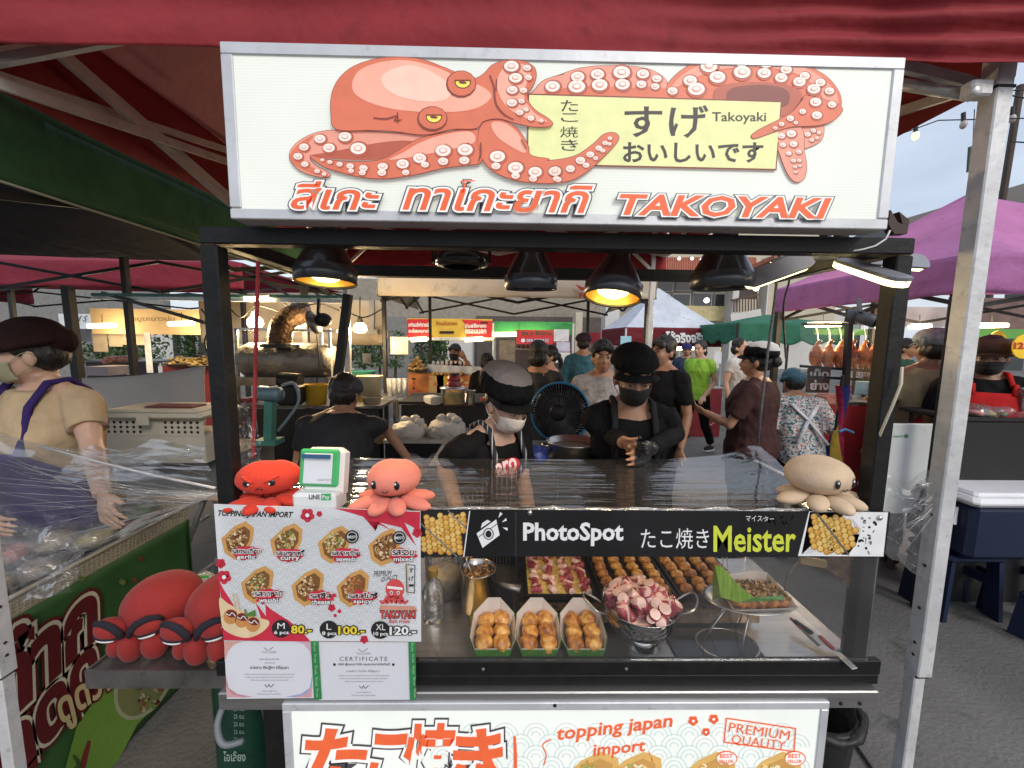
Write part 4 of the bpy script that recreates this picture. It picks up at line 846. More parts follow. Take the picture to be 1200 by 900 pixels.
# --- octopus pieces
M_OCTO = foodmat('octopus_skin', (.44, .07, .08), (.26, .03, .05), 25, .22, (.6, .2, .15), .5)
M_FLESH = mat('octopus_flesh', (.78, .52, .44), .3, var=.12, vs=60, coat=.4)
octo_data = []
for k in range(4):
    b = MB(); L_ = .015 + .003 * k; n = 12; r = .0115
    rr_ = [r * (1 + .12 * sin(i * 1.3 + k)) for i in range(5)]
    b.lathe([(rr_[0] * .9, -L_)] + [(rr_[i], -L_ + .0015 + (2 * L_ - .003) * i / 4) for i in range(5)] + [(rr_[4] * .9, L_)], n)
    nf = len(b.f); b.add([(rr_[0] * .9 * cos(2 * pi * j / n), rr_[0] * .9 * sin(2 * pi * j / n), -L_) for j in range(n)] + [(0, 0, -L_ - .003)], [(j, (j + 1) % n, n) for j in range(n)])
    b.add([(rr_[4] * .9 * cos(2 * pi * j / n), rr_[4] * .9 * sin(2 * pi * j / n), L_) for j in range(n)] + [(0, 0, L_ + .003)], [(j, (j + 1) % n, n) for j in range(n)])
    o = b.build('octopus_piece', M_OCTO, None, True); o.data.materials.append(M_FLESH)
    mi = [1 if f >= nf or (f < nf and (k % 2 == 0 and (f % n) in (0, 1, 2, 3))) else 0 for f in range(len(b.f))]
    o.data.polygons.foreach_set('material_index', mi); octo_data.append(o.data); bpy.data.objects.remove(o)
def octo(loc, label, group, s=1, flat=False):
    o = bpy.data.objects.new('octopus_piece', random.choice(octo_data)); COL.objects.link(o)
    rx = pi / 2 + random.uniform(-.25, .25) if flat else random.uniform(0, 3)
    o.matrix_world = Matrix.Translation(V(loc)) @ Matrix.Rotation(random.uniform(0, 6.28), 4, 'Z') @ Matrix.Rotation(rx, 4, 'X') @ Matrix.Scale(s, 4)
    tag(o, label, 'food', group)
a, c = pl[0]
for j in range(9):
    for k in range(4):
        x = a + (c - a) * (k + .5) / 4 + random.uniform(-.005, .005); y = GY0 + .045 + j * .031 + random.uniform(-.004, .004)
        if y < GY1 - .02: octo((x, y, GZ + .016), '%s purple octopus chunk of row %s from the front on the yellow batter' % (('leftmost', 'second', 'third', 'rightmost')[k], ('one', 'two', 'three', 'four', 'five', 'six', 'seven', 'eight', 'nine')[j]), 'octopus chunks on the batter', .92, True)
# --- hammered bowl on its stand
BC = P(750, 703, Y=1.03); BC.z = .885
bowl = thing('bowl', 'hammered steel bowl with two loop handles heaped with octopus', 'bowl', (BC.x, BC.y, .83))
M_HAM = mat('hammered_steel', (.5, .48, .46), .22, 1, .1, 8)
N = M_HAM.node_tree.nodes; L = M_HAM.node_tree.links; vo = N.new('ShaderNodeTexVoronoi'); vo.inputs['Scale'].default_value = 75; bp = N.new('ShaderNodeBump'); bp.inputs['Strength'].default_value = .6; bp.inputs['Distance'].default_value = .004
tc = N.new('ShaderNodeTexCoord'); L.new(tc.outputs['Object'], vo.inputs['Vector']); L.new(vo.outputs[0], bp.inputs['Height']); L.new(bp.outputs[0], N['Principled BSDF'].inputs['Normal'])
prof = [(0, .815), (.06, .815), (.085, .826), (.098, .85), (.1005, .885), (.103, .887), (.103, .884), (.098, .884), (.095, .852), (.08, .83), (0, .825)]
mesh_part('bowl_body', M_HAM, bowl, lambda b: b.lathe([(r, z) for r, z in prof], 40, (BC.x, BC.y, 0)), True)
for s, n_ in ((-1, 0), (1, 1)):
    mesh_part('handle', M_STEEL, bowl, lambda b: b.tube(catmull([(BC.x + s * .099, BC.y - .03, .868), (BC.x + s * .13, BC.y - .038, .885), (BC.x + s * .155, BC.y - .01, .898), (BC.x + s * .15, BC.y + .02, .898), (BC.x + s * .099, BC.y + .02, .868)], 6, False), .003, 8), True)
st = thing('bowl_stand', 'shiny dark steel cup holding up the bowl of octopus', 'stand', (BC.x + .01, BC.y, CT))
mesh_part('cup', mat('polished_steel', (.6, .6, .6), .06, 1, var=0), st, lambda b: b.lathe([(.0, CT), (.05, CT), (.055, CT + .006), (.042, CT + .02), (.045, .814), (0, .814)], 28, (BC.x + .01, BC.y, 0)), True)
for k in range(84):
    a_, d = random.uniform(0, 6.28), random.random() ** .5
    h = (1 - d * d) * .040 * random.uniform(.2, 1)
    octo((BC.x + cos(a_) * d * .082, BC.y + sin(a_) * d * .082, .884 + h), 'cut octopus chunk heaped in the hammered steel bowl', 'octopus chunks in the bowl', random.uniform(1.05, 1.4))
mesh_part('filling', M_FLESH, bowl, lambda b: b.ell((BC.x, BC.y, .862), (.09, .09, .018), 24, 8), True)
# --- paper boats
boat_spots = [(577.5, 'paper boat of takoyaki nearest the menu board'), (631.5, 'paper boat of takoyaki between two other boats'), (685.5, 'paper boat of takoyaki nearest the octopus bowl')]
def paper_boat(label, loc, rz=0, sc=1):
    t = thing('paper_boat', label, 'food tray', loc, 'paper boats of takoyaki on the counter')
    M0 = Matrix.Translation(V(loc)) @ Matrix.Rotation(rz, 4, 'Z') @ Matrix.Scale(sc, 4)
    rim = [(-.044, -.052, .027), (.044, -.052, .027), (.057, -.022, .034), (.052, .03, .058), (.016, .052, .085), (-.016, .052, .085), (-.052, .03, .058), (-.057, -.022, .034)]
    base = [(-.036, -.044, 0), (.036, -.044, 0), (.042, -.02, 0), (.036, .022, 0), (.012, .034, 0), (-.012, .034, 0), (-.036, .022, 0), (-.042, -.02, 0)]
    fold = [(x * .96, y * .96 + .001, z * .99 + .0015) for x, y, z in rim]
    b = MB(); b.M = M0; b.add(fold + [(x * .95, y * .95, .0015) for x, y, z in base], [(8 + i, 8 + (i + 1) % 8, (i + 1) % 8, i) for i in range(8)] + [tuple(range(8, 16))]); b.build('paper_liner', M_PAPER, t, thick=.0008)
    b = MB(); b.M = M0; b.add(rim + base, [(i, (i + 1) % 8, 8 + (i + 1) % 8, 8 + i) for i in range(8)] + [tuple(range(15, 7, -1))]); b.build('leaf_wrap', M_LEAF, t, thick=.0006)
    return t, M0
for px_, lab in boat_spots:
    c_ = P(px_, 770, Z=CT); loc = (c_.x, c_.y + .046, CT)
    t, M0 = paper_boat(lab, loc, 0, 1.14)
    for j, (bx, by, bz) in enumerate(((-.0225, -.031, .027), (.0215, -.031, .027), (-.021, -.004, .033), (.022, -.002, .035), (-.019, .026, .042), (.019, .028, .044))):
        ball(M0 @ V((bx + random.uniform(-.002, .002), by, bz)), ('front left', 'front right', 'middle left', 'middle right', 'back left', 'back right')[j] + ' fried takoyaki ball in the boat ' + lab.split('takoyaki ')[1], 'takoyaki balls in the boat ' + lab.split('takoyaki ')[1], 1.18)
# --- garnished boat on a wire stand
DC = P(852, 756, Z=CT)
ws = thing('wire_stand', 'wire ring stand holding the silver dish above the counter', 'stand', DC)
mesh_part('ring', M_STEEL, ws, lambda b: b.tube([(DC.x + .083 * cos(a), DC.y + .06 * sin(a), CT + .004) for a in [2 * pi * i / 32 for i in range(33)]], .0025, 6, cap=False), True)
PC = V((P(876, 700, Y=DC.y).x, DC.y, .888))
for dx, dy in ((-.083, -.01), (.0, -.058), (.05, .045), (-.03, .052)):
    mesh_part('rod', M_STEEL, ws, lambda b: b.tube([(DC.x + dx, DC.y + dy, CT + .004), (PC.x + dx * .55 - .01, PC.y + dy * .5, PC.z)], .0022, 6), True)
dish = thing('serving_dish', 'shallow silver dish with pointed ends under the garnished takoyaki boat', 'dish', PC)
mesh_part('dish_body', M_STEEL, dish, lambda b: b.lathe([(0, PC.z + .001), (.07, PC.z + .001), (.105, PC.z + .016), (.118, PC.z + .018), (.118, PC.z + .0195), (.104, PC.z + .0175), (.07, PC.z + .003), (0, PC.z + .003)], 36, (PC.x, PC.y, 0), sx=1, sy=.62), True)
t = thing('paper_boat', 'garnished takoyaki in a wide boat with upright green leaf on the dish', 'food tray', PC + V((0, 0, .004)), 'paper boats of takoyaki on the counter')
z_ = PC.z + .006
b = MB(); b.add([(PC.x - .06, PC.y - .04, z_), (PC.x + .085, PC.y - .045, z_), (PC.x + .075, PC.y + .035, z_), (PC.x - .05, PC.y + .035, z_), (PC.x - .075, PC.y - .055, z_ + .012), (PC.x + .1, PC.y - .055, z_ + .022), (PC.x + .085, PC.y + .05, z_ + .055), (PC.x + .05, PC.y + .055, z_ + .058), (PC.x - .055, PC.y + .05, z_ + .045)], [(0, 1, 2, 3), (0, 1, 5, 4), (1, 2, 6, 5), (2, 3, 8, 7, 6)]); b.build('paper_liner', M_PAPER, t, thick=.001)
b = MB(); q = [P(838, 662, Y=PC.y - .055), P(845, 700, Y=PC.y - .06), P(866, 706, Y=PC.y - .062), P(884, 700, Y=PC.y - .06), P(868, 688, Y=PC.y - .058), P(846, 664, Y=PC.y - .05)]; b.add(q, [tuple(range(6))])
q2 = [P(838, 662, Y=PC.y - .055), P(845, 700, Y=PC.y - .06), P(835, 704, Y=PC.y - .02), P(835, 675, Y=PC.y)]; b.add(q2, [(0, 1, 2, 3)]); b.build('leaf_wrap', mat('bright_leaf', (.2, .34, .03), .35, var=.4, vs=14, stretch=(18, 1, 1)), t, thick=.001)
b = MB(); b.add([P(884, 700, Y=PC.y - .058), P(866, 706, Y=PC.y - .061), P(920, 703, Y=PC.y - .055), P(917, 698, Y=PC.y - .05)], [(0, 1, 2, 3)]); b.build('leaf_edge', M_LEAF, t, thick=.001)
for j in range(10):
    x_, y_ = PC.x - .04 + (j % 5) * .028, PC.y - .025 + (j // 5) * .038
    ball((x_, y_, z_ + .019), '%s takoyaki ball of the %s row under bonito flakes on the silver dish' % (('first', 'second', 'third', 'fourth', 'fifth')[j % 5], 'front' if j < 5 else 'back'), 'takoyaki balls on the silver dish', 1.0, 4)
b = MB(); c_col = []
for k in range(420):
    x_, y_ = random.uniform(-.055, .09), random.uniform(-.042, .035); c_ = V((PC.x + x_, PC.y + y_, z_ + .034 + random.uniform(0, .012) - abs(y_) * .15)); s = random.uniform(.004, .009)
    q = Matrix.Rotation(random.uniform(0, 6), 3, V((random.gauss(0, 1), random.gauss(0, 1), random.gauss(0, 1.5))).normalized())
    b.add([c_ + q @ V(p) * s for p in ((-1, -.5, 0), (0, -.5, .25), (1, -.35, -.1), (1, .4, 0), (0, .5, .3), (-1, .4, -.1))], [(0, 1, 4, 5), (1, 2, 3, 4)])
M_FLAKE = foodmat('bonito_flakes', (.66, .42, .2), (.34, .16, .05), 55, .5, (.8, .62, .38), 0)
b.build('bonito_flakes', M_FLAKE, t, kind='stuff')
b = MB()
for k in range(130):
    c_ = V((PC.x + random.uniform(-.05, .085), PC.y + random.uniform(-.042, .03), z_ + .043)); s = .003
    b.add([c_ + V((random.gauss(0, s), random.gauss(0, s), random.gauss(0, s))) for _ in range(3)], [(0, 1, 2)])
b.build('seaweed_powder', mat('dried_seaweed', (.05, .1, .02), .8), t, kind='stuff')
for x in (847, 852): tag(mesh_part('wooden_stick', mat('pale_wood', (.55, .4, .3), .6), None, lambda b: b.tube([P(x - 1, 646, Y=1.06), P(x + 3, 690, Y=1.03)], .0018, 6)), ('left' if x == 847 else 'right') + ' one of two pale sticks standing in the garnished boat', 'stick', 'sticks in the garnished boat')
# dark tray under the stand and a hose of the gas ring
tag(mesh_part('tray', mat('dark_tray', (.05, .05, .055), .18, .6, .3, 10, dirt=.6), None, lambda b: b.box((P(835, 757, Z=CT).x, P(835, 757, Z=CT).y + .005, CT + .003), (.24, .13, .004), bev=.002)), 'dark thin metal tray below the wire ring stand', 'tray')
# --- steel pot with ladle, bottle, tub, brass plate
PT = P(560, 716, Z=CT); PT.y += .02
pot = thing('sauce_pot', 'deep steel pot of brown topping with a long side handle', 'pot', PT)
mesh_part('pot_body', mat('stained_steel', (.5, .48, .46), .25, 1, .2, 12, dirt=.5), pot, lambda b: b.lathe([(0, CT), (.05, CT), (.054, CT + .006), (.054, CT + .128), (.057, CT + .13), (.054, CT + .132), (.051, CT + .128), (.051, CT + .10), (0, CT + .10)], 32, (PT.x, PT.y, 0)), True)
mesh_part('handle', M_STEELD, pot, lambda b: b.tube([(PT.x + .054, PT.y - .01, CT + .09), (PT.x + .085, PT.y - .02, CT + .084), (PT.x + .13, PT.y - .035, CT + .082)], [.005, .006, .008], 8, ex=1.6), True)
b = MB()
for k in range(90):
    a_, d = random.uniform(0, 6.28), random.random() ** .5; lump(b, (PT.x + cos(a_) * d * .044, PT.y + sin(a_) * d * .044, CT + .104 + random.uniform(0, .014)), random.uniform(.004, .008), .8, k, 7, 5, .3)
b.build('chopped_topping', foodmat('chopped_topping', (.4, .22, .08), (.12, .05, .02), 60, .3, (.6, .45, .25)), pot, True, kind='stuff')
tag(mesh_part('ladle', M_STEEL, None, lambda b: (b.tube([P(545, 652, Y=PT.y + .01), P(550, 666, Y=PT.y), P(557, 684, Y=PT.y - .005)], .003, 6), b.ell(P(558, 686, Y=PT.y - .005), (.014, .012, .006), 10, 6)), True), 'thin steel ladle standing in the sauce pot', 'ladle')
BT = P(508, 725, Z=CT)
bt = thing('glass_bottle', 'clear empty bottle with a gold screw cap beside the menu', 'bottle', BT)
M_CLR = film('clear_bottle', .12, .75, .04, bs=30, bump=.2, milky=.05)
mesh_part('bottle_body', M_CLR, bt, lambda b: b.lathe([(0, CT + .001), (.03, CT + .001), (.033, CT + .01), (.03, CT + .06), (.033, CT + .09), (.022, CT + .115), (.012, CT + .128), (.012, CT + .138)], 24, (BT.x, BT.y, 0)), True)
mesh_part('cap', mat('gold_cap', (.5, .34, .1), .35, .7), bt, lambda b: b.lathe([(0, CT + .138), (.0145, CT + .138), (.0145, CT + .158), (.013, CT + .16), (0, CT + .16)], 20, (BT.x, BT.y, 0)))
TB = P(520, 700, Z=CT); TB.y += .03
tb = thing('plastic_tub', 'round clear tub of white powder behind the empty bottle', 'container', TB)
mesh_part('tub_body', M_CLR, tb, lambda b: b.lathe([(0, CT + .001), (.06, CT + .001), (.068, CT + .17), (.07, CT + .175)], 28, (TB.x, TB.y, 0)), True)
mesh_part('powder', mat('white_powder', (.6, .55, .48), .8, var=.1, vs=30), tb, lambda b: b.lathe([(0, CT + .004), (.056, CT + .004), (.06, CT + .07), (.03, CT + .082), (0, CT + .075)], 24, (TB.x, TB.y, 0)), True)
tag(mesh_part('brass_plate', mat('brass', (.55, .36, .1), .3, .9, .2), None, lambda b: b.lathe([(0, CT + .002), (.05, CT + .002), (.058, CT + .008), (.056, CT + .009), (.05, CT + .004), (0, CT + .004)], 28, P(572, 728, Z=0.0) * 0 + V((P(572, 728, Z=CT).x, P(572, 728, Z=CT).y, 0))), True), 'small round brass plate lying below the sauce pot', 'plate')
b = MB(); c0 = P(590, 708, Z=CT)
b.grid(lambda u, v: V((c0.x - .11 + .14 * u, c0.y - .05 + .16 * v, CT + .006 + .006 * mnoise.noise(V((u * 6, v * 6, 9))))), 18, 18)
tag(b.build('cloth', mat('navy_cloth', (.012, .014, .03), .9, var=.3, bump=.3), None, True), 'crumpled navy cloth on the steel counter beside the sauce pot', 'cloth')
# wire rack behind
rk = thing('wire_rack', 'black upright wire rack behind the sauce pot', 'rack', (P(570, 665, Y=1.4).x, 1.4, CT))
for k in range(16):
    x = P(540, 660, Y=1.4).x + k * .012; mesh_part('wire', M_STEELD, rk, lambda b: b.tube([(x, 1.4, CT), (x, 1.4, 1.02)], .0018, 5))
mesh_part('back_plate', M_BLACK, rk, lambda b: b.box((P(570, 665, Y=1.42).x, 1.42, CT + .12), (.22, .01, .24)))
# right side: clamp, tongs and knives
cl = thing('phone_clamp', 'black and brass clamp arm fixed behind the banner above the dish', 'clamp', P(950, 655, Y=1.0))
mesh_part('arm', M_STEELD, cl, lambda b: b.tube(catmull([P(920, 692, Y=1.0), P(924, 675, Y=1.0), P(932, 662, Y=1.0), P(944, 655, Y=1.0)], 5, False), .004, 8), True)
mesh_part('jaw', mat('brass_clamp', (.35, .25, .12), .4, .6, .3), cl, lambda b: b.bar(P(937, 656, Y=.985), P(968, 661, Y=.985), .012, .02, .002))
mesh_part('knob', M_BLACK, cl, lambda b: (b.ell(P(950, 649, Y=.98), .009, 12, 8), b.ell(P(962, 651, Y=.98), .008, 12, 8)), True)
mesh_part('wire', M_STEELD, cl, lambda b: b.tube(catmull([P(968, 660, Y=.985), P(976, 672, Y=1.0), P(988, 686, Y=1.02)], 5, False), .0012, 5))
for lab, a_, b_, w, m_ in (('long flat steel spatula leaning at the right counter corner', (930, 727), (985, 765), .022, M_STEEL), ('narrow red-handled knife lying at the right counter corner', (926, 724), (960, 757), .012, M_STEELD), ('steel tongs lying nearest the right glass corner', (960, 745), (1002, 784), .018, M_STEEL)):
    nm = 'spatula' if 'spatula' in lab else 'knife' if 'knife' in lab else 'tongs'
    pa, pb = P(*a_, Z=CT + .03), P(*b_, Z=CT + .012); t = thing(nm, lab, nm, pb)
    mesh_part('blade', m_, t, lambda b: b.bar(pb, pa.lerp(pb, .45), w, .003, .001)); mesh_part('handle', M_BLACK if nm == 'spatula' else mat('red_handle', (.3, .04, .05), .4), t, lambda b: b.bar(pa.lerp(pb, .43), pa, w * .6, .008, .002))
# ================================================================== heat lamps
M_SHADE = mat('black_lamp_shade', (.02, .02, .022), .3, .3, .15, 10, coat=.4)
M_RIM = mat('grey_lamp_rim', (.06, .063, .07), .32, .4, .1, 10, coat=.3)
M_GOLD = mat('warm_reflector', (.75, .5, .15), .3, .8, var=.1)
def bulbmat(name, c, e): return mat(name, c, .5, var=0, emit=e, ecol=c)
lamp_bulb = bulbmat('lamp_glow', (1, .72, .25), 5)
def heat_lamp(label, px, py, r=.066, tilt=0, lit=True, tx=0, Y=1.15):
    c = P(px, py, Y=Y)          # centre of the mouth
    t = thing('heat_lamp', label, 'lamp', c, 'heat lamps hanging from the stall beam')
    q = (Matrix.Rotation(tilt, 3, 'X') @ Matrix.Rotation(tx, 3, 'Y'))
    k = r / .066
    mesh_part('shade', M_SHADE, t, lambda b: b.lathe([(.066 * k, .034 * k), (.06 * k, .045 * k), (.045 * k, .075 * k), (.03 * k, .098 * k), (.026 * k, .13 * k), (.022 * k, .135 * k), (0, .135 * k), (0, .12 * k), (.02 * k, .12 * k), (.024 * k, .095 * k), (.04 * k, .072 * k), (.056 * k, .042 * k)], 32, c, q), True)
    mesh_part('rim', M_RIM, t, lambda b: b.lathe([(.066 * k, .034 * k), (.069 * k, .032 * k), (.069 * k, -.002), (.066 * k, -.004), (.0655 * k, 0), (.0645 * k, .032 * k), (.066 * k, .034 * k)], 36, c, q), True)
    mesh_part('reflector', M_GOLD if lit else M_SHADE, t, lambda b: b.lathe([(.064 * k, .004), (.062 * k, .03 * k), (.035 * k, .05 * k), (0, .052 * k)], 28, c, q), True)
    mesh_part('bulb', lamp_bulb if lit else mat('unlit_bulb', (.25, .2, .12), .3), t, lambda b: b.lathe([(0, -.0 * k), (.02 * k, .003 * k), (.036 * k, .013 * k), (.042 * k, .026 * k), (.03 * k, .045 * k)], 24, c, q), True)
    top = c + q @ V((0, 0, .133 * k))
    mesh_part('stem', M_SHADE, t, lambda b: b.tube([top, V((top.x, 1.15, 1.95))], .011, 10))
    for s in (-1, 1): mesh_part('slot', M_HOLE, t, lambda b: b.box(c + q @ V((s * .018, -.024 * k, .108 * k)), (.004, .004, .022)))
    if lit:
        l = bpy.data.lights.new('lamp', 'SPOT'); l.energy = 7; l.color = (1, .68, .32); l.spot_size = 2.0; l.spot_blend = .8; l.shadow_soft_size = .03
        o = bpy.data.objects.new('lamp_light', l); COL.objects.link(o); o.location = c + q @ V((0, 0, -.012)); o.rotation_euler = q.to_euler()
heat_lamp('lit black heat lamp nearest the left stall post', 382, 331, .079, -.08)
heat_lamp('black heat lamp straight behind the stall sign, third from the left post', 622, 338, .071, .05, False)
heat_lamp('lit black heat lamp tilted left and glowing gold inside', 717, 349, .077, -.20, True, .16)
heat_lamp('unlit black heat lamp nearest the white blade light', 845, 337, .079, .02, False)
c = P(541, 300, Y=1.15)
t = thing('heat_lamp', 'round white-topped lamp in a black bracket between two black cone lamps', 'lamp', c, 'heat lamps hanging from the stall beam')
mesh_part('lens_ring', M_SHADE, t, lambda b: b.lathe([(.05, 0), (.072, .004), (.072, .032), (.05, .036), (.05, 0)], 32, c - V((0, 0, .03))), True)
mesh_part('housing', mat('cream_lamp_housing', (.4, .36, .28), .4), t, lambda b: b.lathe([(.05, 0), (.045, .03), (.025, .045), (0, .045)], 28, c), True)
mesh_part('bracket', M_SHADE, t, lambda b: (b.box(c + V((-.078, 0, .005)), (.008, .02, .05)), b.box(c + V((.078, 0, .005)), (.008, .02, .05)), b.box(c + V((0, 0, .045)), (.15, .02, .008))))
# ================================================================== folding blade light
HB = P(965, 300, Y=1.12)
t = thing('blade_light', 'grey folding ceiling light with four glowing white blades at the stall corner', 'lamp', HB)
M_BLADE = mat('grey_blade', (.26, .26, .28), .45, .3, .1, 20); M_GLOW = bulbmat('blade_glow', (1, .84, .40), 2.6)
mesh_part('hub', M_BLADE, t, lambda b: b.lathe([(0, -.012), (.03, -.01), (.045, .005), (.045, .02), (.03, .03), (.016, .045), (0, .045)], 24, HB), True)
mesh_part('socket', M_SHADE, t, lambda b: b.tube([HB + V((0, 0, .04)), HB + V((0, 0, .075))], .014, 12))
for a, b_, w in ((P(950, 303, Y=1.1), P(872, 331, Y=1.12), .05), (P(985, 306, Y=1.08), P(1062, 331, Y=.90), .055), (P(985, 301, Y=1.17), P(1085, 308, Y=1.25), .05), (P(950, 301, Y=1.17), P(906, 306, Y=1.3), .05)):
    d = (b_ - a); L_ = d.length; x = d.normalized(); y = V((0, -.9, .45)).cross(x).normalized(); z = x.cross(y)
    Mx = Matrix((x, y, z)).transposed().to_4x4(); Mx.translation = a
    out = [(0, -w * .35), (L_ * .1, -w / 2), (L_ - w * .4, -w / 2), (L_ - w * .12, -w * .36), (L_, 0), (L_ - w * .12, w * .36), (L_ - w * .4, w / 2), (L_ * .1, w / 2), (0, w * .35)]
    def two(b): b.M = Mx; b.prism(out, .001, .009, lambda X_, Y_, t_: V((X_, Y_, t_)))
    bl = mesh_part('blade', M_BLADE, t, two)
    def three(b): b.M = Mx; b.prism([(p[0] * .99 + .001, p[1] * .93) for p in out], -.013, .0005, lambda X_, Y_, t_: V((X_, Y_, t_)))
    mesh_part('led_panel', M_GLOW, bl, three)
# ================================================================== plush octopuses
def fuzz(name, c): return mat(name, c, .85, var=.12, vs=14, bump=.22, bs=200, sheen=.08)
M_EYE = mat('black_plush_eye', (.012, .01, .012), .2, var=0, coat=.6); M_SPARK = mat('white_stitch', (.85, .85, .85), .5, var=0)
def plush(name, label, loc, w, m, rz, face, m2=None, rx_=.35, bodyh=.27, lift=.16, tl=.30, group='octopus plushes on the stall rail'):
    """w: overall width; face looks to -Y before turning by rz"""
    t = thing(name, label, 'plush toy', loc, group)
    Mx = Matrix.Translation(V(loc)) @ Matrix.Rotation(rz, 4, 'Z') @ Matrix.Scale(w, 4)
    RX, RY, RZ = rx_, .31, bodyh; C0 = V((0, .04, lift + bodyh * .9))
    b = MB(); b.M = Mx
    n = 28
    def body(u, v):
        a = 2 * pi * u; e = -pi / 2 + pi * v; p = V((cos(e) * cos(a) * RX, cos(e) * sin(a) * RY, sin(e) * RZ))
        if p.z > 0: p.z *= 1 - .10 * math.exp(-((p.x / .1) ** 2)) * (face != 'calm')   # dent on top
        s = 1 + .015 * mnoise.noise(p * 9)
        if p.z < 0: s *= 1 - .1 * (p.z / RZ) ** 2
        return C0 + p * s
    b.grid(body, n, 16); b.build('body', m, t, True)
    for k in range(8):
        a = pi / 8 + k * pi / 4 + .1
        if face == 'calm': a += .1
        r0, r1 = .2, .2 + tl
        tb = MB(); tb.M = Mx @ Matrix.Rotation(a, 4, 'Z')
        ys = .82 if abs(sin(a)) > .5 else 1
        tb.ell((.3 * ys, 0, .095), (tl * .68 * ys, .105, .07), 16, 10, Matrix.Rotation(.16, 3, 'Y'))
        tb.build('tentacle', m, t, True)
    def on(dx, dz, out=1.0):
        x, z = dx, dz; yy = -RY * math.sqrt(max(0, 1 - (x / RX) ** 2 - (z / RZ) ** 2)); return C0 + V((x, yy * out, z))
    if face in ('happy', 'calm'):
        ex = .13 if face == 'happy' else .11
        for s in (-1, 1):
            p = on(s * ex + (.0), .0); e = MB(); e.M = Mx; e.ell(p, (.034, .014, .052), 14, 10); eo = e.build('eye', M_EYE, t, True)
            e = MB(); e.M = Mx; e.ell(p + V((-.012, -.013, .02)), (.011, .005, .013), 8, 6); e.build('eye_highlight', M_SPARK, eo, True)
        e = MB(); e.M = Mx; e.tube([on(x, -.06 - .028 * (1 - (x / .035) ** 2), 1.015) for x in [-.035 + .0117 * i for i in range(7)]], .006, 6); e.build('mouth', M_EYE, t, True)
    if face == 'angry':
        for s in (-1, 1):
            p = on(s * .14, .02); e = MB(); e.M = Mx; e.ell(p, (.045, .014, .045), 14, 10); eo = e.build('eye', M_EYE, t, True)
            e = MB(); e.M = Mx; e.ell(p + V((-.02 * s, -.01, -.012)), (.014, .008, .014), 8, 6); e.build('eye_highlight', M_SPARK, eo, True)
            e = MB(); e.M = Mx; e.tube([on(s * .07, .035, 1.05), on(s * .14, .065, 1.06), on(s * .21, .09, 1.05)], .016, 8); e.build('brow', m, t, True)
        e = MB(); e.M = Mx; e.tube([on(x, -.04 - .03 * (x / .04) ** 2, 1.02) for x in [-.04 + .0133 * i for i in range(7)]], .006, 6); e.build('mouth', M_EYE, t, True)
    return t
RZT = 1.174
p = P(310, 597, Z=RZT); plush('plush_toy', 'bright red frowning octopus plush on the rail above the menu', (p.x, .985, RZT), .195, fuzz('bright_red_plush', (.66, .045, .02)), .15, 'angry', rx_=.39, bodyh=.22, lift=.18)
p = P(459, 597, Z=RZT); plush('plush_toy', 'salmon pink smiling octopus plush on the rail beside the card stand', (p.x, .985, RZT), .215, fuzz('salmon_plush', (.72, .22, .16)), -.08, 'happy', rx_=.31, bodyh=.22, lift=.15)
p = P(953, 590, Z=RZT); plush('plush_toy', 'tan smiling octopus plush beside the right stall post', (p.x, 1.0, RZT + .005), .235, fuzz('tan_plush', (.62, .46, .31)), .26, 'calm', rx_=.34, bodyh=.22, lift=.13)
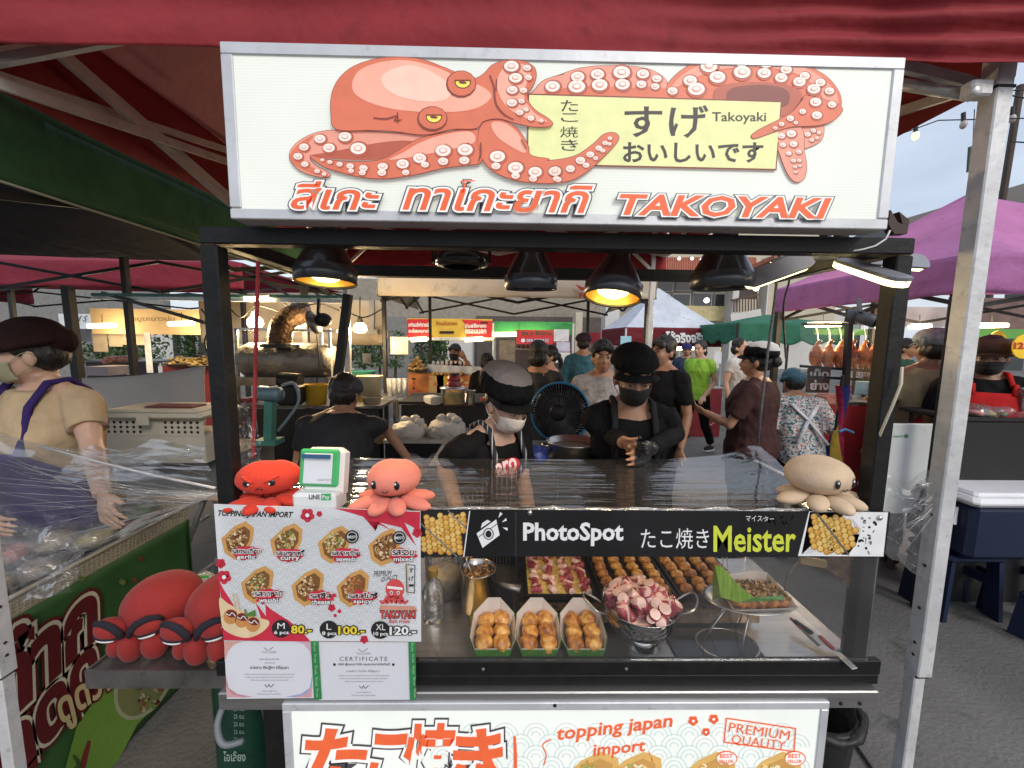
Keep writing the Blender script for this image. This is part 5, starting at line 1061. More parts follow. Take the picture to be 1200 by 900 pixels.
# big red plushes on the shelf
M_BIG = fuzz('deep_red_plush', (.26, .018, .016)); M_BAND = mat('black_felt_band', (.015, .012, .02), .9)
def big_plush(label, px, w, rz, Y=1.04):
    p = P(px, 783, Z=.748); loc = V((p.x, Y, .747))
    t = thing('plush_toy', label, 'plush toy', loc, 'big red plush octopuses on the side shelf')
    Mx = Matrix.Translation(loc) @ Matrix.Rotation(rz, 4, 'Z') @ Matrix.Scale(w, 4)
    b = MB(); b.M = Mx; b.ell((.06, .1, .57), (.46, .42, .37), 28, 18, Matrix.Rotation(-.18, 3, 'Y')); b.build('body', M_BIG, t, True)
    for k, (x, y, rr_, sx) in enumerate(((-.36, -.13, .4, .9), (-.14, -.24, .05, 1), (.14, -.24, -.05, 1), (.36, -.1, -.4, .9), (.1, .3, .2, 1))):
        b = MB(); b.M = Mx; b.ell((x * .92, y, .19), (.135 * sx, .15, .21), 16, 12, Matrix.Rotation(rr_, 3, 'Y') @ Matrix.Rotation(.35, 3, 'X')); b.build('tentacle', M_BIG, t, True)
    for s in (-1, 1):
        c = V((s * .205 - .10, -.285, .50)); r = V((.175, .12, .135)); q = Matrix.Rotation(s * -.18, 3, 'Y')
        b = MB(); b.M = Mx; b.ell(c, r, 20, 14, q); e = b.build('eyelid', M_BIG, t, True)
        def sp(u, v, o=1.02): return c + q @ V((r.x * sin(u) * cos(v) * o, -r.y * cos(u) * cos(v) * o, r.z * sin(v) * o))
        b = MB(); b.M = Mx; b.tube([sp(u, -.62) for u in [-1.1 + .22 * i for i in range(11)]], .017, 6); b.build('lash_line', M_BAND, t, True)
        b = MB(); b.M = Mx; b.tube([sp(u, -.80, 1.0) for u in [-.9 + .2 * i for i in range(10)]], [.006] + [.03] * 8 + [.006], 6); b.build('eye_white', M_SPARK, t, True)
        b = MB(); b.M = Mx; b.tube([sp(u, -1.03, 1.0) for u in [-1.0 + .22 * i for i in range(10)]], .014, 6); b.build('lower_line', M_BAND, t, True)
        b = MB(); b.M = Mx
        b.tube([c + V((-s * .17, -.09, -.09)), c + V((-s * .145, -.1, .0)), c + V((-s * .075, -.10, .08)), c + V((s * .03, -.08, .125)), c + V((s * .13, -.04, .11)), c + V((s * .18, .0, .05))], [.026, .044, .046, .042, .034, .018], 8, ex=.6); b.build('brow_band', M_BAND, t, True)
    return t
big_plush('large red plush octopus with black angry brows at the open end of the shelf', 153, .205, .18)
big_plush('large red plush octopus half hidden behind the menu board', 238, .215, .12, 1.03)
# ================================================================== payment card stand
t0 = P(378, 594, Z=RZT); loc = V((t0.x, .965, RZT))
t = thing('payment_stand', 'white and green payment card stand between the red and salmon plushes', 'card stand', loc)
M_WPL = mat('white_plastic', (.72, .74, .73), .3, var=.03, coat=.3); M_GPL = mat('green_plastic', (.06, .42, .14), .35, var=.05)
Mx = Matrix.Translation(loc) @ Matrix.Rotation(-.06, 4, 'Z')
def part(nm, m, f, par=None, sm=False):
    b = MB(); b.M = Mx; f(b); return b.build(nm, m, par or t, sm)
tilt = Matrix.Rotation(-.2, 3, 'X')
part('base', M_WPL, lambda b: b.box((0, .005, .026), (.108, .07, .052), bev=.008))
part('back_shell', M_WPL, lambda b: b.box((.004, .034, .085), (.104, .05, .125), tilt, bev=.012))
part('green_frame', M_GPL, lambda b: b.box((0, .008, .105), (.1, .012, .092), tilt, bev=.006))
part('card', mat('white_card', (.7, .72, .74), .35, var=.02), lambda b: b.box((.0, .0, .105), (.072, .004, .074), tilt, bev=.002))
part('card_header', mat('navy_print', (.03, .1, .2), .4, var=0), lambda b: b.box((.0, -.006, .1375), (.072, .001, .01), tilt))
S = Sheet(on_plane(Mx @ V((0, -.0302, .03)), (Mx.to_3x3() @ V((0, -1, 0)))), Mx.to_3x3() @ V((0, -1, 0)), t, .0006)
S.text(ink((.1, .1, .11)), 'LINE', 362, 579.5, 375, 585, 1, .03); S.poly('lettering', ink((.06, .42, .14)), [(376.5, 578.5), (388, 578.2), (388, 586), (376.5, 586.3)], 1); S.text(ink((.8, .8, .8)), 'Pay', 378, 580, 386.5, 585.5, 2, .02); S.done()
S = Sheet(on_plane(Mx @ (V((0, 0, .105)) + tilt @ V((0, -.0028, 0))), (Mx.to_3x3() @ tilt @ V((0, -1, 0)))), Mx.to_3x3() @ tilt @ V((0, -1, 0)), t, .0006)
S.text(ink((.3, .3, .32)), 'SCAN TO PAY', 372, 561, 392, 563.5, 1, .01); S.done()
# ================================================================== stretch wrap
def wrap_sheet(name, label, corners, m, nu=60, nv=24, amp=.004, sag=0, fr=(3, 14)):
    a, b_, c, d = [V(x) for x in corners]
    n = (b_ - a).cross(d - a).normalized()
    b = MB()
    def f(u, v):
        p = a.lerp(b_, u).lerp(d.lerp(c, u), v)
        edge = min(1, 6 * min(u, 1 - u, v, 1 - v) + .15)
        h = mnoise.noise(V((u * fr[0], v * fr[1], 2.3))) + .5 * mnoise.noise(V((u * fr[0] * 3, v * fr[1] * 2.2, 7.1)))
        p = p + n * (h * amp * edge); p.z -= sag * 4 * u * (1 - u) * 4 * v * (1 - v) * .25; return p
    b.grid(f, nu, nv); o = b.build(name, m, None, True); tag(o, label, 'plastic wrap'); return o
peak = P(892, 524, Y=1.38)
b = MB()
pl_ = P(290, 520, Y=1.42); NL, NU = 20, 90
x0_, x1_ = XL + .03, XR - .04
def f(u, v):
    x = x0_ + (x1_ - x0_) * u; y = F + .01 + .43 * v; z = 1.176
    hump = math.exp(-((x - peak.x) / .09) ** 2) * .6 + math.exp(-((x - peak.x) / .25) ** 2) * .5
    z += v ** 1.6 * (peak.z - 1.176) * min(1, hump) + .012 * sin(v * pi) * -1
    lf = max(0, 1 - u * 1.5) * .8 + .2; fine = (mnoise.noise(V((u * 3, v * 22, 1))) * .0035 + mnoise.noise(V((u * 9, v * 40, 5))) * .0014) * lf
    ang = math.atan2(y - peak.y, x - peak.x); rad = math.hypot(y - peak.y, x - peak.x)
    fine += .003 * sin(ang * 46) * math.exp(-(rad / .2) ** 2)
    return V((x, y, z + fine * min(1, 8 * v) * min(1, 3 * (1.15 - v))))
b.grid(f, 150, 40)
tag(b.build('stretch_wrap', M_WRAP, None, True), 'shiny clear stretch wrap pulled over the counter rail up to a peak', 'plastic wrap')
tag(mesh_part('wrap_roll_edge', film('bunched_wrap', .35, .6, .12, bs=60, stretch=(.15, 3, 3), bump=.8, milky=.25), None, lambda b: b.tube([(x0_ + (x1_ - x0_) * i / 40, F + .006 + .004 * sin(i * 1.7), 1.177 + .003 * sin(i * 2.3)) for i in range(41)], [.007 + .002 * sin(i * 1.3) for i in range(41)], 8), True), 'bunched glossy edge of the stretch wrap along the banner top', 'plastic wrap')
# ================================================================== people
def cloth(name, c, var=.18, **k): return mat('cloth_' + name, c, k.pop('rough', .85), var=var, vs=k.pop('vs', 7), bump=k.pop('bump', .7), bs=k.pop('bs', 14), spec=.15, **k)
SK = [mat('skin_light', (.50, .31, .22), .45, var=.06, vs=10, bump=.05, bs=120), mat('skin_tan', (.36, .19, .115), .45, var=.06, vs=10, bump=.05, bs=120), mat('skin_deep', (.24, .12, .07), .45, var=.06, vs=10)]
M_HAIR = mat('black_hair', (.012, .01, .009), .45, var=.4, vs=6, bump=.6, bs=30, stretch=(6, 6, 1))
M_EYEW = mat('eye_white', (.6, .57, .54), .3, var=0); M_IRIS = mat('dark_iris', (.02, .012, .01), .1, var=0)
M_LIP = mat('lip', (.4, .12, .1), .4, var=.05)
TOR = [(.84, .15, .115, 0), (.95, .165, .125, .005), (1.05, .14, .105, 0), (1.15, .145, .105, -.005), (1.27, .165, .12, -.012), (1.36, .165, .105, 0), (1.41, .13, .085, .008), (1.445, .085, .07, .012), (1.47, .055, .055, .012)]
def person(label, head_px, Y, rz=0, sk=0, lean=0, head=(0, 0, 0), arms=None, top=None, sleeve=.5, bottom=None, hair='short', hat=None, mask=None, apron=None, near=False, legs=True, group=None, wide=1.0, walk=0, shoes=None, extra=None, scale=None, neck=1.452, bent=0):
    lean_, hd = R(lean), head
    def warp(p):
        p = V(p)
        if p.z > .95:
            k = min(1, (p.z - .95) / .25); a = -lean_ * k; y, z = p.y, p.z - .95
            p = V((p.x, y * cos(a) + z * sin(a), .95 + z * cos(a) - y * sin(a)))
            p = V((p.x, p.y, p.z))
        return p
    # lean > 0 bends towards -Y (the way the person faces)
    hu = warp((0, -.008, 1.59)); hp = P(*head_px, Y=Y)
    s = scale or hp.z / hu.z
    Rz = Matrix.Rotation(R(rz), 4, 'Z')
    off = (Rz @ (hu * s)); loc = V((hp.x - off.x, hp.y - off.y, 0))
    t = thing('person', label, 'person', loc, group)
    BM = Matrix.Translation(loc) @ Rz @ Matrix.Scale(s, 4)
    HM = BM @ Matrix.Translation(hu) @ Matrix.Rotation(R(hd[0]), 4, 'Z') @ Matrix.Rotation(R(hd[1]) + lean_ * .6, 4, 'X') @ Matrix.Rotation(R(hd[2]), 4, 'Y')
    inv = BM.inverted(); skm = SK[sk]; vx = (.0052 if near else .010) * s
    arms = arms or {}
    def arm(side):
        sx = -1 if side == 'a' else 1
        sh_ = V((sx * .168 * wide, .01, 1.385))
        if side in arms:
            el, wr = arms[side][:2]
            el = inv @ P(*el[:2], Y=el[2]) if len(el) == 3 and abs(el[0]) > 5 else V(el)
            wr = inv @ P(*wr[:2], Y=wr[2]) if len(wr) == 3 and abs(wr[0]) > 5 else V(wr)
            sh_ = warp(sh_)
        else: sh_ = warp(sh_); el, wr = warp((sx * .225 * wide, .03, 1.12)), warp((sx * .235 * wide, -.04, .88))
        return sh_, el, wr
    A = {k: arm(k) for k in 'ab'}
    b = MB(); b.M = BM
    nt = 18
    def torso(b, inf, lo=0, hi=9, wd=wide):
        vs = []; rows = [q for q in TOR if lo <= q[0] <= hi]
        fine = []
        for i in range(len(rows) - 1):
            for j in range(3):
                u = j / 3; fine.append(tuple(rows[i][m] + (rows[i + 1][m] - rows[i][m]) * u for m in range(4)))
        fine.append(rows[-1]); rows = fine
        for z, rx, ry, y0 in rows:
            for j in range(nt):
                a = 2 * pi * j / nt; p = V((cos(a) * (rx + inf) * wd, sin(a) * (ry + inf) * (wd ** .7) + y0, z))
                if inf > .012: p += V((cos(a), sin(a), 0)) * .006 * mnoise.noise(V((p.x * 9, p.y * 9, p.z * 7 + len(label))))
                vs.append(warp(p))
        m = len(rows); fs = [(i * nt + j, i * nt + (j + 1) % nt, (i + 1) * nt + (j + 1) % nt, (i + 1) * nt + j) for i in range(m - 1) for j in range(nt)] + [tuple(range(nt - 1, -1, -1)), tuple(range((m - 1) * nt, m * nt))]
        b.add(vs, fs)
    torso(b, 0)
    hips = {}
    for k, sx in (('a', -1), ('b', 1)):
        wk = walk * sx; hp_ = V((sx * .085 * wide, 0, .9)); kn = V((sx * .09 * wide, -.03 + wk * .14 - bent * .12, .48)); an = V((sx * .09 * wide, .03 + wk * .30, .08 + max(0, -wk) * 0 + max(0, wk) * .04)); hips[k] = (hp_, kn, an)
        if legs: b.tube([hp_, hp_.lerp(kn, .5), kn, kn.lerp(an, .35) + V((0, .012, 0)), an], [.085 * wide, .07 * wide, .052, .052, .034], 12)
    for k, sx in (('a', -1), ('b', 1)):
        sh_, el, wr = A[k]
        b.ell(sh_, .05, 10, 8); b.tube([sh_, warp((sx * .10 * wide, .012, 1.425)), warp((sx * .03, .012, 1.47))], [.05, .042, .04], 10); b.tube([sh_, sh_.lerp(el, .5), el, el.lerp(wr, .3), wr], [.048, .043, .034, .036, .025], 12); b.ell(el, .034, 8, 6)
        d = (wr - el).normalized(); side = d.cross(V((0, -1, 0)))
        side = side.normalized() if side.length > .1 else V((1, 0, 0)); nn = d.cross(side).normalized()
        if near and len(arms.get(k, ())) > 2: side, nn = nn, side
        q = Matrix((side, nn, d)).transposed()
        b.ell(wr + d * .042, (.041, .015, .048), 12, 8, q)
        for f_, (o_, L_) in enumerate(((-.033, .062), (-.0115, .072), (.0105, .068), (.032, .052))):
            r0 = wr + d * .082 + side * o_; c1 = r0 + d * L_ * .5 + nn * .012 * (1 + f_ * .2); c2 = r0 + d * L_ * .85 + nn * .034
            b.tube([r0 - d * .02, r0, c1, c2], [.009, .0083, .0078, .006], 8); b.ell(c2, .006, 6, 5)
        r0 = wr + d * .03 - side * .028 * sx; b.tube([r0, r0 + d * .03 - side * .022 * sx + nn * .01, r0 + d * .06 - side * .026 * sx + nn * .024], [.012, .0105, .008], 8)
    # head and neck, same skin
    b.tube([warp((0, .012, 1.40)), warp((0, .008, 1.47)), inv @ (HM @ V((0, .012, -.07)))], [.056, .05, .052], 14)
    b.M = HM
    b.ell((0, .012, .03), (.074, .092, .092), 18, 12); b.ell((0, -.02, -.03), (.063, .072, .085), 18, 12); b.ell((0, -.043, -.078), (.04, .04, .034), 12, 8)
    for sx in (-1, 1): b.ell((sx * .033, -.06, -.035), (.024, .024, .024), 10, 7); b.ell((sx * .074, .012, -.022), (.011, .02, .03), 10, 7)
    b.tube([(0, -.086, .008), (0, -.1, -.022), (0, -.108, -.035)], [.007, .010, .013], 8); b.ell((0, -.1, -.037), (.016, .012, .010), 8, 6)
    b.ell((0, -.083, .022), (.045, .016, .012), 10, 6)
    if not mask: b.ell((0, -.088, -.066), (.022, .010, .010), 10, 6)
    blob(b, 'body', skm, t, vx, 2 if near else 1)
    def hp_part(nm, m, f, par=None, sm=True, **k):
        b = MB(); b.M = HM; f(b); return b.build(nm, m, par or t, sm, **k)
    for sx in (-1, 1):
        ey = hp_part('eye', M_EYEW, lambda b: b.ell((sx * .031, -.0825, -.004), (.013, .006, .0065), 12, 8)); hp_part('iris', M_IRIS, lambda b: b.ell((sx * .031, -.0878, -.005), (.0058, .003, .0058), 10, 6), ey)
        hp_part('eyelid', skm if near else M_HAIR, lambda b: b.tube([(sx * (.031 - .014), -.087, -.004), (sx * .031, -.0905, .0035), (sx * (.031 + .014), -.0845, -.002)], .003 if near else .002, 6))
        hp_part('eyebrow', M_HAIR, lambda b: b.tube([(sx * .014, -.0965, .018), (sx * .032, -.0955, .025), (sx * .049, -.083, .02)], [.0025, .003, .0015], 6))
    if not mask: hp_part('lips', M_LIP, lambda b: (b.ell((0, -.097, -.0635), (.019, .006, .004), 12, 6), b.ell((0, -.097, -.070), (.016, .006, .0045), 12, 6)))
    if mask:
        def mk(u, v):
            a = (u - .5) * 2.5; sd = abs(a) / 1.25; z = -.014 - .096 * v + (.5 - v) * -.03 * sd * sd
            ry = .115 - .05 * (v - .32) ** 2 - .045 * max(0, v - .5) ** 1.3; rx = .0715 - .014 * v
            return V((sin(a) * rx * 1.02, -.012 - cos(a) * (ry - .012) + .004 * sin(v * 22) * (near is False) - .008 * math.exp(-(a * 3) ** 2) * (1 - v), z))
        mo = hp_part('face_mask', mask, lambda b: b.grid(mk, 20, 10), thick=.0015)
        
        for sx, u in ((-1, .02), (1, .98)): hp_part('ear_loop', mask, lambda b: b.tube(catmull([tuple(mk(u, .12)), (sx * .08, .0, .0), (sx * .083, .03, -.02), (sx * .079, .012, -.05), tuple(mk(u, .8))], 4, False), .0017, 5), mo)
    if hair: 
        hb = MB(); hb.M = HM
        hb.ell((0, .022, .045), (.083, .094, .088), 20, 14); hb.ell((0, .04, -.01), (.078, .075, .07), 16, 10)
        if hair != 'bald_side':
            for sx in (-1, 1): hb.ell((sx * .066, .0, .03), (.017, .04, .045), 10, 8)
        if hair == 'fringe':
            for k in range(7): hb.ell(((k - 3) * .02, -.066, .07 - abs(k - 3) * .006), (.018, .03, .028), 8, 6)
        if hair == 'bun': hb.ell((0, .125, .0), (.045, .04, .045), 12, 8)
        if hair == 'ponytail': hb.ell((0, .125, -.0), (.03, .035, .04), 10, 8); hb.tube([(0, .12, -.01), (0, .155, -.06), (0, .15, -.16)], [.03, .035, .012], 10)
        if hair == 'bob': hb.ell((0, .045, -.03), (.09, .075, .08), 14, 10)
        blob(hb, 'hair', M_HAIR, t, .006 * s, 1, fold=.006, fq=(45, 45, 9))
    if hat: hat(hp_part, HM)
    def body_part(nm, m, f, par=None, sm=True, **k):
        b = MB(); b.M = BM; f(b); return b.build(nm, m, par or t, sm, **k)
    if top:
        b = MB(); b.M = BM; torso(b, .017, .84, neck)
        for k in 'ab':
            sh_, el, wr = A[k]; sx = -1 if k == 'a' else 1; b.ell(sh_, .063, 12, 8); b.tube([sh_, warp((sx * .10 * wide, .012, 1.42)), warp((sx * .07 * wide, .012, 1.437))], [.062, .05, .042], 10)
            if sleeve:
                if sleeve <= 1: e_ = sh_.lerp(el, sleeve); b.tube([sh_, sh_.lerp(e_, .5), e_], [.066, .062, .060 if sleeve < .8 else .052], 14)
                else: b.tube([sh_, sh_.lerp(el, .5), el, el.lerp(wr, .9)], [.066, .06, .05, .036], 14); b.ell(el, .05, 10, 7)
        blob(b, 'shirt', top, t, (.007 if near else .010) * s, 2, fold=.011 if near else .013)
    if bottom and legs:
        b = MB(); b.M = BM; torso(b, .012, .84, .97)
        for k in 'ab':
            hp_, kn, an = hips[k]; b.tube([hp_, hp_.lerp(kn, .5), kn, an.lerp(kn, .15)], [.1 * wide, .086 * wide, .068, .055], 12); b.ell(kn, .067, 10, 7)
        b.ell((0, 0, .9), (.17 * wide, .125, .1), 14, 8); blob(b, 'trousers', bottom, t, .012 * s, 2, fold=.012)
        for k in 'ab':
            an = hips[k][2]; body_part('shoe', shoes or cloth('black_shoe', (.015, .015, .016)), lambda b: (b.ell(an + V((0, -.055, -.035)), (.045, .125, .042), 14, 8),)); 
            if shoes: body_part('sole', mat('white_sole', (.7, .7, .68), .5), lambda b: b.ell(an + V((0, -.055, -.06)), (.049, .13, .018), 14, 6))
    if apron:
        am, astr, lo, hi = apron[:4]
        def tr(z):
            for i in range(len(TOR) - 1):
                if TOR[i][0] <= z <= TOR[i + 1][0]: u = (z - TOR[i][0]) / (TOR[i + 1][0] - TOR[i][0]); return [TOR[i][m] + (TOR[i + 1][m] - TOR[i][m]) * u for m in range(4)]
            return TOR[0]
        def af(u, v):
            z = lo + (hi - lo) * v; k = tr(max(.85, z)); w_ = 1.35 if z < 1.12 else 1.35 - .85 * min(1, (z - 1.12) / (hi - 1.12 + 1e-6)) ** .8
            a = (u - .5) * 2 * w_; rx, ry = (k[1] + .034) * wide, (k[2] + .034) * wide ** .7
            p = V((sin(a) * rx, -cos(a) * ry + k[3], z)); p.y -= .005 * mnoise.noise(V((p.x * 12, z * 10, 4)))
            return warp(p)
        ap = body_part('apron', am, lambda b: b.grid(af, 24, 24), thick=.003)
        for sx, u in ((-1, .03), (1, .97)):
            p0 = af(u, 1); body_part('apron_strap', astr or am, lambda b: b.tube([p0 + V((0, -.002, -.015)), warp((sx * .09 * wide, -.134 if hi < 1.3 else -.115, hi + .05)), warp((sx * .088 * wide, -.098, 1.40)), warp((sx * .085 * wide, -.03, 1.478)), warp((sx * .08 * wide, .04, 1.478)), warp((sx * .075 * wide, .1, 1.42))], [.012] * 6, 8, ex=1.5), ap)
    if extra: extra(body_part, hp_part, warp, BM, HM, t)
    return t
def puffy(m, m2=None, brim=True, h=.07, bm=None, r=.105, back=.02, up=.075):
    def f(hp, HM):
        b = MB(); b.M = HM; b.ell((0, back, up), (r, r * 1.12, h), 24, 14)
        b.lathe([(.080, .03), (.086, .045), (.085, .06), (.0, .07)], 24, (0, .01, 0), sy=1.14)
        for i in range(24):
            a = 2 * pi * i / 24; b.ell((cos(a) * r * .9, back + sin(a) * r * 1.0, up - .01 + .006 * sin(i * 2.1)), (.016, .016, .024), 8, 5)
        c = blob(b, 'cap', m, None, .006, 2, fold=.003, fq=(18, 18, 18)); link_to(c, hp, HM)
        if m2: hp('cap_top', m2, lambda b: b.lathe([(r * .97, .0), (r * .8, h * .62), (r * .45, h * .93), (0, h * 1.03)], 24, (0, back + .006, up + .009), sy=1.12), c)
        if brim: hp('brim', bm or m, lambda b: b.grid(lambda u, v: V((sin((u - .5) * 2.0) * (.085 + .03 * v), .0 - cos((u - .5) * 2.3) * (.088 + .04 * v), .042 - .016 * v * v - .03 * abs(u - .5))), 16, 5), c, thick=.004)
    return f
def link_to(c, hp, HM):
    tmp = hp('zz', M_HAIR, lambda b: b.ell((0, 0, 0), .001, 4, 3)); par = tmp.parent; bpy.data.objects.remove(tmp)
    c.parent = par; c.matrix_parent_inverse = par.matrix_basis.inverted()
def turban(m):
    def f(hp, HM):
        b = MB(); b.M = HM; b.ell((0, .018, .055), (.091, .104, .082), 24, 14); b.ell((0, .08, .035), (.07, .065, .06), 14, 10)
        b.tube([(cos(a) * .086, .005 + sin(a) * .1, .03 + .01 * sin(a * 2)) for a in [2 * pi * i / 24 for i in range(25)]], .014, 8)
        b.tube([(cos(a) * .088, .015 + sin(a) * .102, .062 - .03 * cos(a)) for a in [2 * pi * i / 24 for i in range(25)]], .012, 8)
        c = blob(b, 'head_wrap', m, None, .006, 1); link_to(c, hp, HM)
    return f
# ---- the two sellers
striped = mat('striped_apron', (.02, .02, .03), .8, var=0, bump=.3, bs=20)
N = striped.node_tree.nodes; L = striped.node_tree.links; tc = N.new('ShaderNodeTexCoord'); wv = N.new('ShaderNodeTexWave'); wv.inputs['Scale'].default_value = 17; wv.bands_direction = 'X'; rp = N.new('ShaderNodeValToRGB')
rp.color_ramp.elements[0].position = .86; rp.color_ramp.elements[0].color = (.018, .018, .025, 1); rp.color_ramp.elements[1].position = .93; rp.color_ramp.elements[1].color = (.45, .45, .48, 1)
L.new(tc.outputs['Object'], wv.inputs[0]); L.new(wv.outputs[0], rp.inputs[0]); L.new(rp.outputs[0], N['Principled BSDF'].inputs['Base Color'])
M_BLK = cloth('black', (.008, .008, .009)); M_BLK2 = cloth('black_apron', (.02, .02, .022), bump=.5)
M_MASKW = mat('white_mask', (.62, .56, .50), .7, var=.04, bump=.3, bs=30); M_MASKB = mat('black_mask', (.012, .012, .012), .8, var=.1)
def badge(bp, hpp, warp, BM, HM, t):
    S_ = P(594, 547, Y=1.28)
W2 = person('woman in striped apron, black cap and white mask looking down', (594, 472), 1.50, rz=40, sk=0, lean=20, head=(2, 12, 0), arms={'a': ((520, 545, 1.50), (540, 610, 1.28)), 'b': ((612, 560, 1.55), (622, 610, 1.35))}, top=M_BLK, sleeve=.85, bottom=M_BLK,
            hair='short', hat=puffy(M_BLK, cloth('grey_cap_panel', (.24, .21, .20)), r=.118, h=.078, back=.035, up=.075), mask=M_MASKW, neck=1.437, wide=.92, apron=(striped, striped, .6, 1.33), near=True)
# oval patch on the apron
pc = P(594, 548, Y=1.325); 
b = MB(); n_ = V((.35, -.93, .05)).normalized(); u_ = V((0, 0, 1)).cross(n_).normalized() * -1; u_ = V((.93, .35, 0)); v_ = V((-.05, 0, 1))
b.prism([(cos(a) * (.05 if sin(a) > 0 else .05), sin(a) * (.026 + .007 * cos(a))) for a in [2 * pi * i / 22 for i in range(22)]], 0, .002, lambda x, y, t: pc + (u_ * cos(.35) + v_ * sin(.35)) * x + (v_ * cos(.35) - u_ * sin(.35)) * y + n_ * t)
pb = b.build('apron_patch', mat('red_patch', (.5, .03, .05), .6, var=.05), W2); pb.parent = W2
S = Sheet(on_plane(pc + n_ * .003, n_), n_, pb, .0006); S.text(ink((.75, .6, .6)), 'aro', 581, 540, 607, 557, 1, .03, tl=((580, 544), (604, 535), (583, 559))); S.done()
for c in pb.children: c.parent = pb; c.matrix_parent_inverse = Matrix(); 
pb.matrix_parent_inverse = W2.matrix_basis.inverted()
W3 = person('seller in black with black cap and black mask facing the counter', (743, 441), 1.60, rz=-6, sk=1, lean=7, head=(0, 14, 0), arms={'a': ((713, 508, 1.62), (731, 519, 1.42)), 'b': ((791, 508, 1.6), (762, 526, 1.40))}, top=M_BLK, sleeve=.5, bottom=M_BLK,
            hair='short', hat=puffy(M_BLK, r=.099, h=.066, back=.03, up=.072), mask=M_MASKB, apron=(M_BLK2, M_BLK2, .6, 1.27), near=True, wide=.96, neck=1.432)
for k, (a, b_) in {'a': ((713, 508, 1.62), (731, 519, 1.42)), 'b': ((791, 508, 1.6), (762, 526, 1.40))}.items():
    pa, pb_ = P(*a[:2], Y=a[2]), P(*b_[:2], Y=b_[2]); bb = MB(); sh_ = P(718 if k == 'a' else 774, 470, Y=1.66)
    bb.tube([sh_.lerp(pa, .3), sh_.lerp(pa, .6), pa, pa.lerp(pb_, .5), pa.lerp(pb_, .95)], [.045, .046, .041, .037, .031], 14); bb.ell(pa, .041, 12, 8); blob(bb, 'arm_sleeve', cloth('black_arm_sleeve', (.01, .01, .011), bump=.4), W3, .008, 1)
w_ = P(762, 526, Y=1.40); d = (w_ - P(791, 508, Y=1.6)).normalized(); body = [c for c in W3.children if c.name.startswith('body')][0].data
nb = body.vertices; idx = {}; bb = MB(); nrm = [v.normal.copy() for v in nb]
for p in body.polygons:
    c = p.center - w_
    if -.045 < c.dot(d) < .19 and (c - d * c.dot(d)).length < .085 and P(740, 526, Y=1.40).x - .012 < p.center.x:
        for k in p.vertices:
            if k not in idx: idx[k] = len(bb.v); bb.v.append(nb[k].co + nrm[k] * .003)
        bb.f.append(tuple(idx[k] for k in p.vertices))
bb.build('glove', mat('black_glove', (.012, .012, .013), .35, var=.1, bump=.4), W3, True)
# ---- woman at the left stall
person('woman with dark red head wrap, beige shirt and purple apron at the left table', (34, 413), 1.52, rz=-12, sk=0, lean=5, head=(-40, 4, 0), arms={'b': ((107, 520, 1.45), (120, 580, 1.33)), 'a': ((-70, 540, 1.45), (-20, 600, 1.3))}, top=cloth('beige_shirt', (.42, .31, .19), bs=9), sleeve=.62, bottom=cloth('dark_trousers', (.03, .03, .04)),
       hair='short', hat=turban(cloth('maroon_wrap', (.020, .008, .008))), mask=mat('olive_mask', (.30, .28, .17), .7, var=.06), apron=(cloth('purple_apron', (.035, .02, .10), bump=.4), cloth('purple_apron', (.035, .02, .10)), .55, 1.24), near=True, wide=1.12)
# ---- people behind
person('young man in grey printed T-shirt smiling behind the seller', (706, 418), 2.75, rz=-10, sk=1, top=cloth('grey_tee', (.32, .29, .28), vs=25, var=.35), sleeve=.55, bottom=cloth('dark_trousers', (.03, .03, .04)), hair='fringe', head=(5, 0, 0))
person('man in black T-shirt seen from the side behind the tent pole', (777, 412), 3.0, rz=-65, sk=1, top=M_BLK, sleeve=.7, bottom=M_BLK, hair='fringe', wide=1.05)
GRN = cloth('lime_polo', (.25, .48, .06), bump=.5)
person('woman in lime green polo walking past the maroon stall', (820, 414), 5.55, rz=-58, sk=0, head=(4, 0, 0), top=GRN, sleeve=.5, bottom=M_BLK, hair='ponytail', walk=.9, shoes=cloth('trainer', (.03, .03, .03)), scale=.945, arms={'b': ((.2, .1, 1.12), (.17, -.1, .92)), 'a': ((-.2, .05, 1.12), (-.16, -.12, .9))})
person('broad woman in dark brown shirt and white cap seen from behind', (886, 423), 2.75, rz=-130, sk=1, top=cloth('brown_shirt', (.055, .026, .024), bs=8), sleeve=.75, bottom=M_BLK, hair='bun', hat=puffy(M_BLK, cloth('white_cap_panel', (.55, .52, .5)), r=.105, h=.07, back=.03, up=.07), wide=1.42,
       arms={'a': ((.28, .02, 1.14), (.3, -.02, .9)) if False else ((-.3, .06, 1.12), (-.33, .02, .86)), 'b': ((.31, -.1, 1.14), (.24, -.28, 1.2))})
FLO = mat('floral_cloth', (.4, .42, .42), .85, var=.1)
_r = [n for n in FLO.node_tree.nodes if n.type == 'VALTORGB'][0]; _e = _r.color_ramp.elements; _e[0].color = (.05, .12, .14, 1); _e[0].position = .42; _e[1].color = (.55, .55, .52, 1); _e[1].position = .5; _q = _e.new(.62); _q.color = (.4, .12, .1, 1); _q = _e.new(.56); _q.color = (.6, .6, .58, 1)
[n for n in FLO.node_tree.nodes if n.type == 'TEX_NOISE'][0].inputs['Scale'].default_value = 55
def straps(bp, hpp, warp, BM, HM, t):
    m = cloth('white_strap', (.6, .6, .62))
    for s in (-1, 1): bp('apron_strap', m, lambda b: b.tube([warp((s * .11, .13, 1.36)), warp((0, .155, 1.22)), warp((-s * .12, .155, 1.05))], .012, 8, ex=1.6))
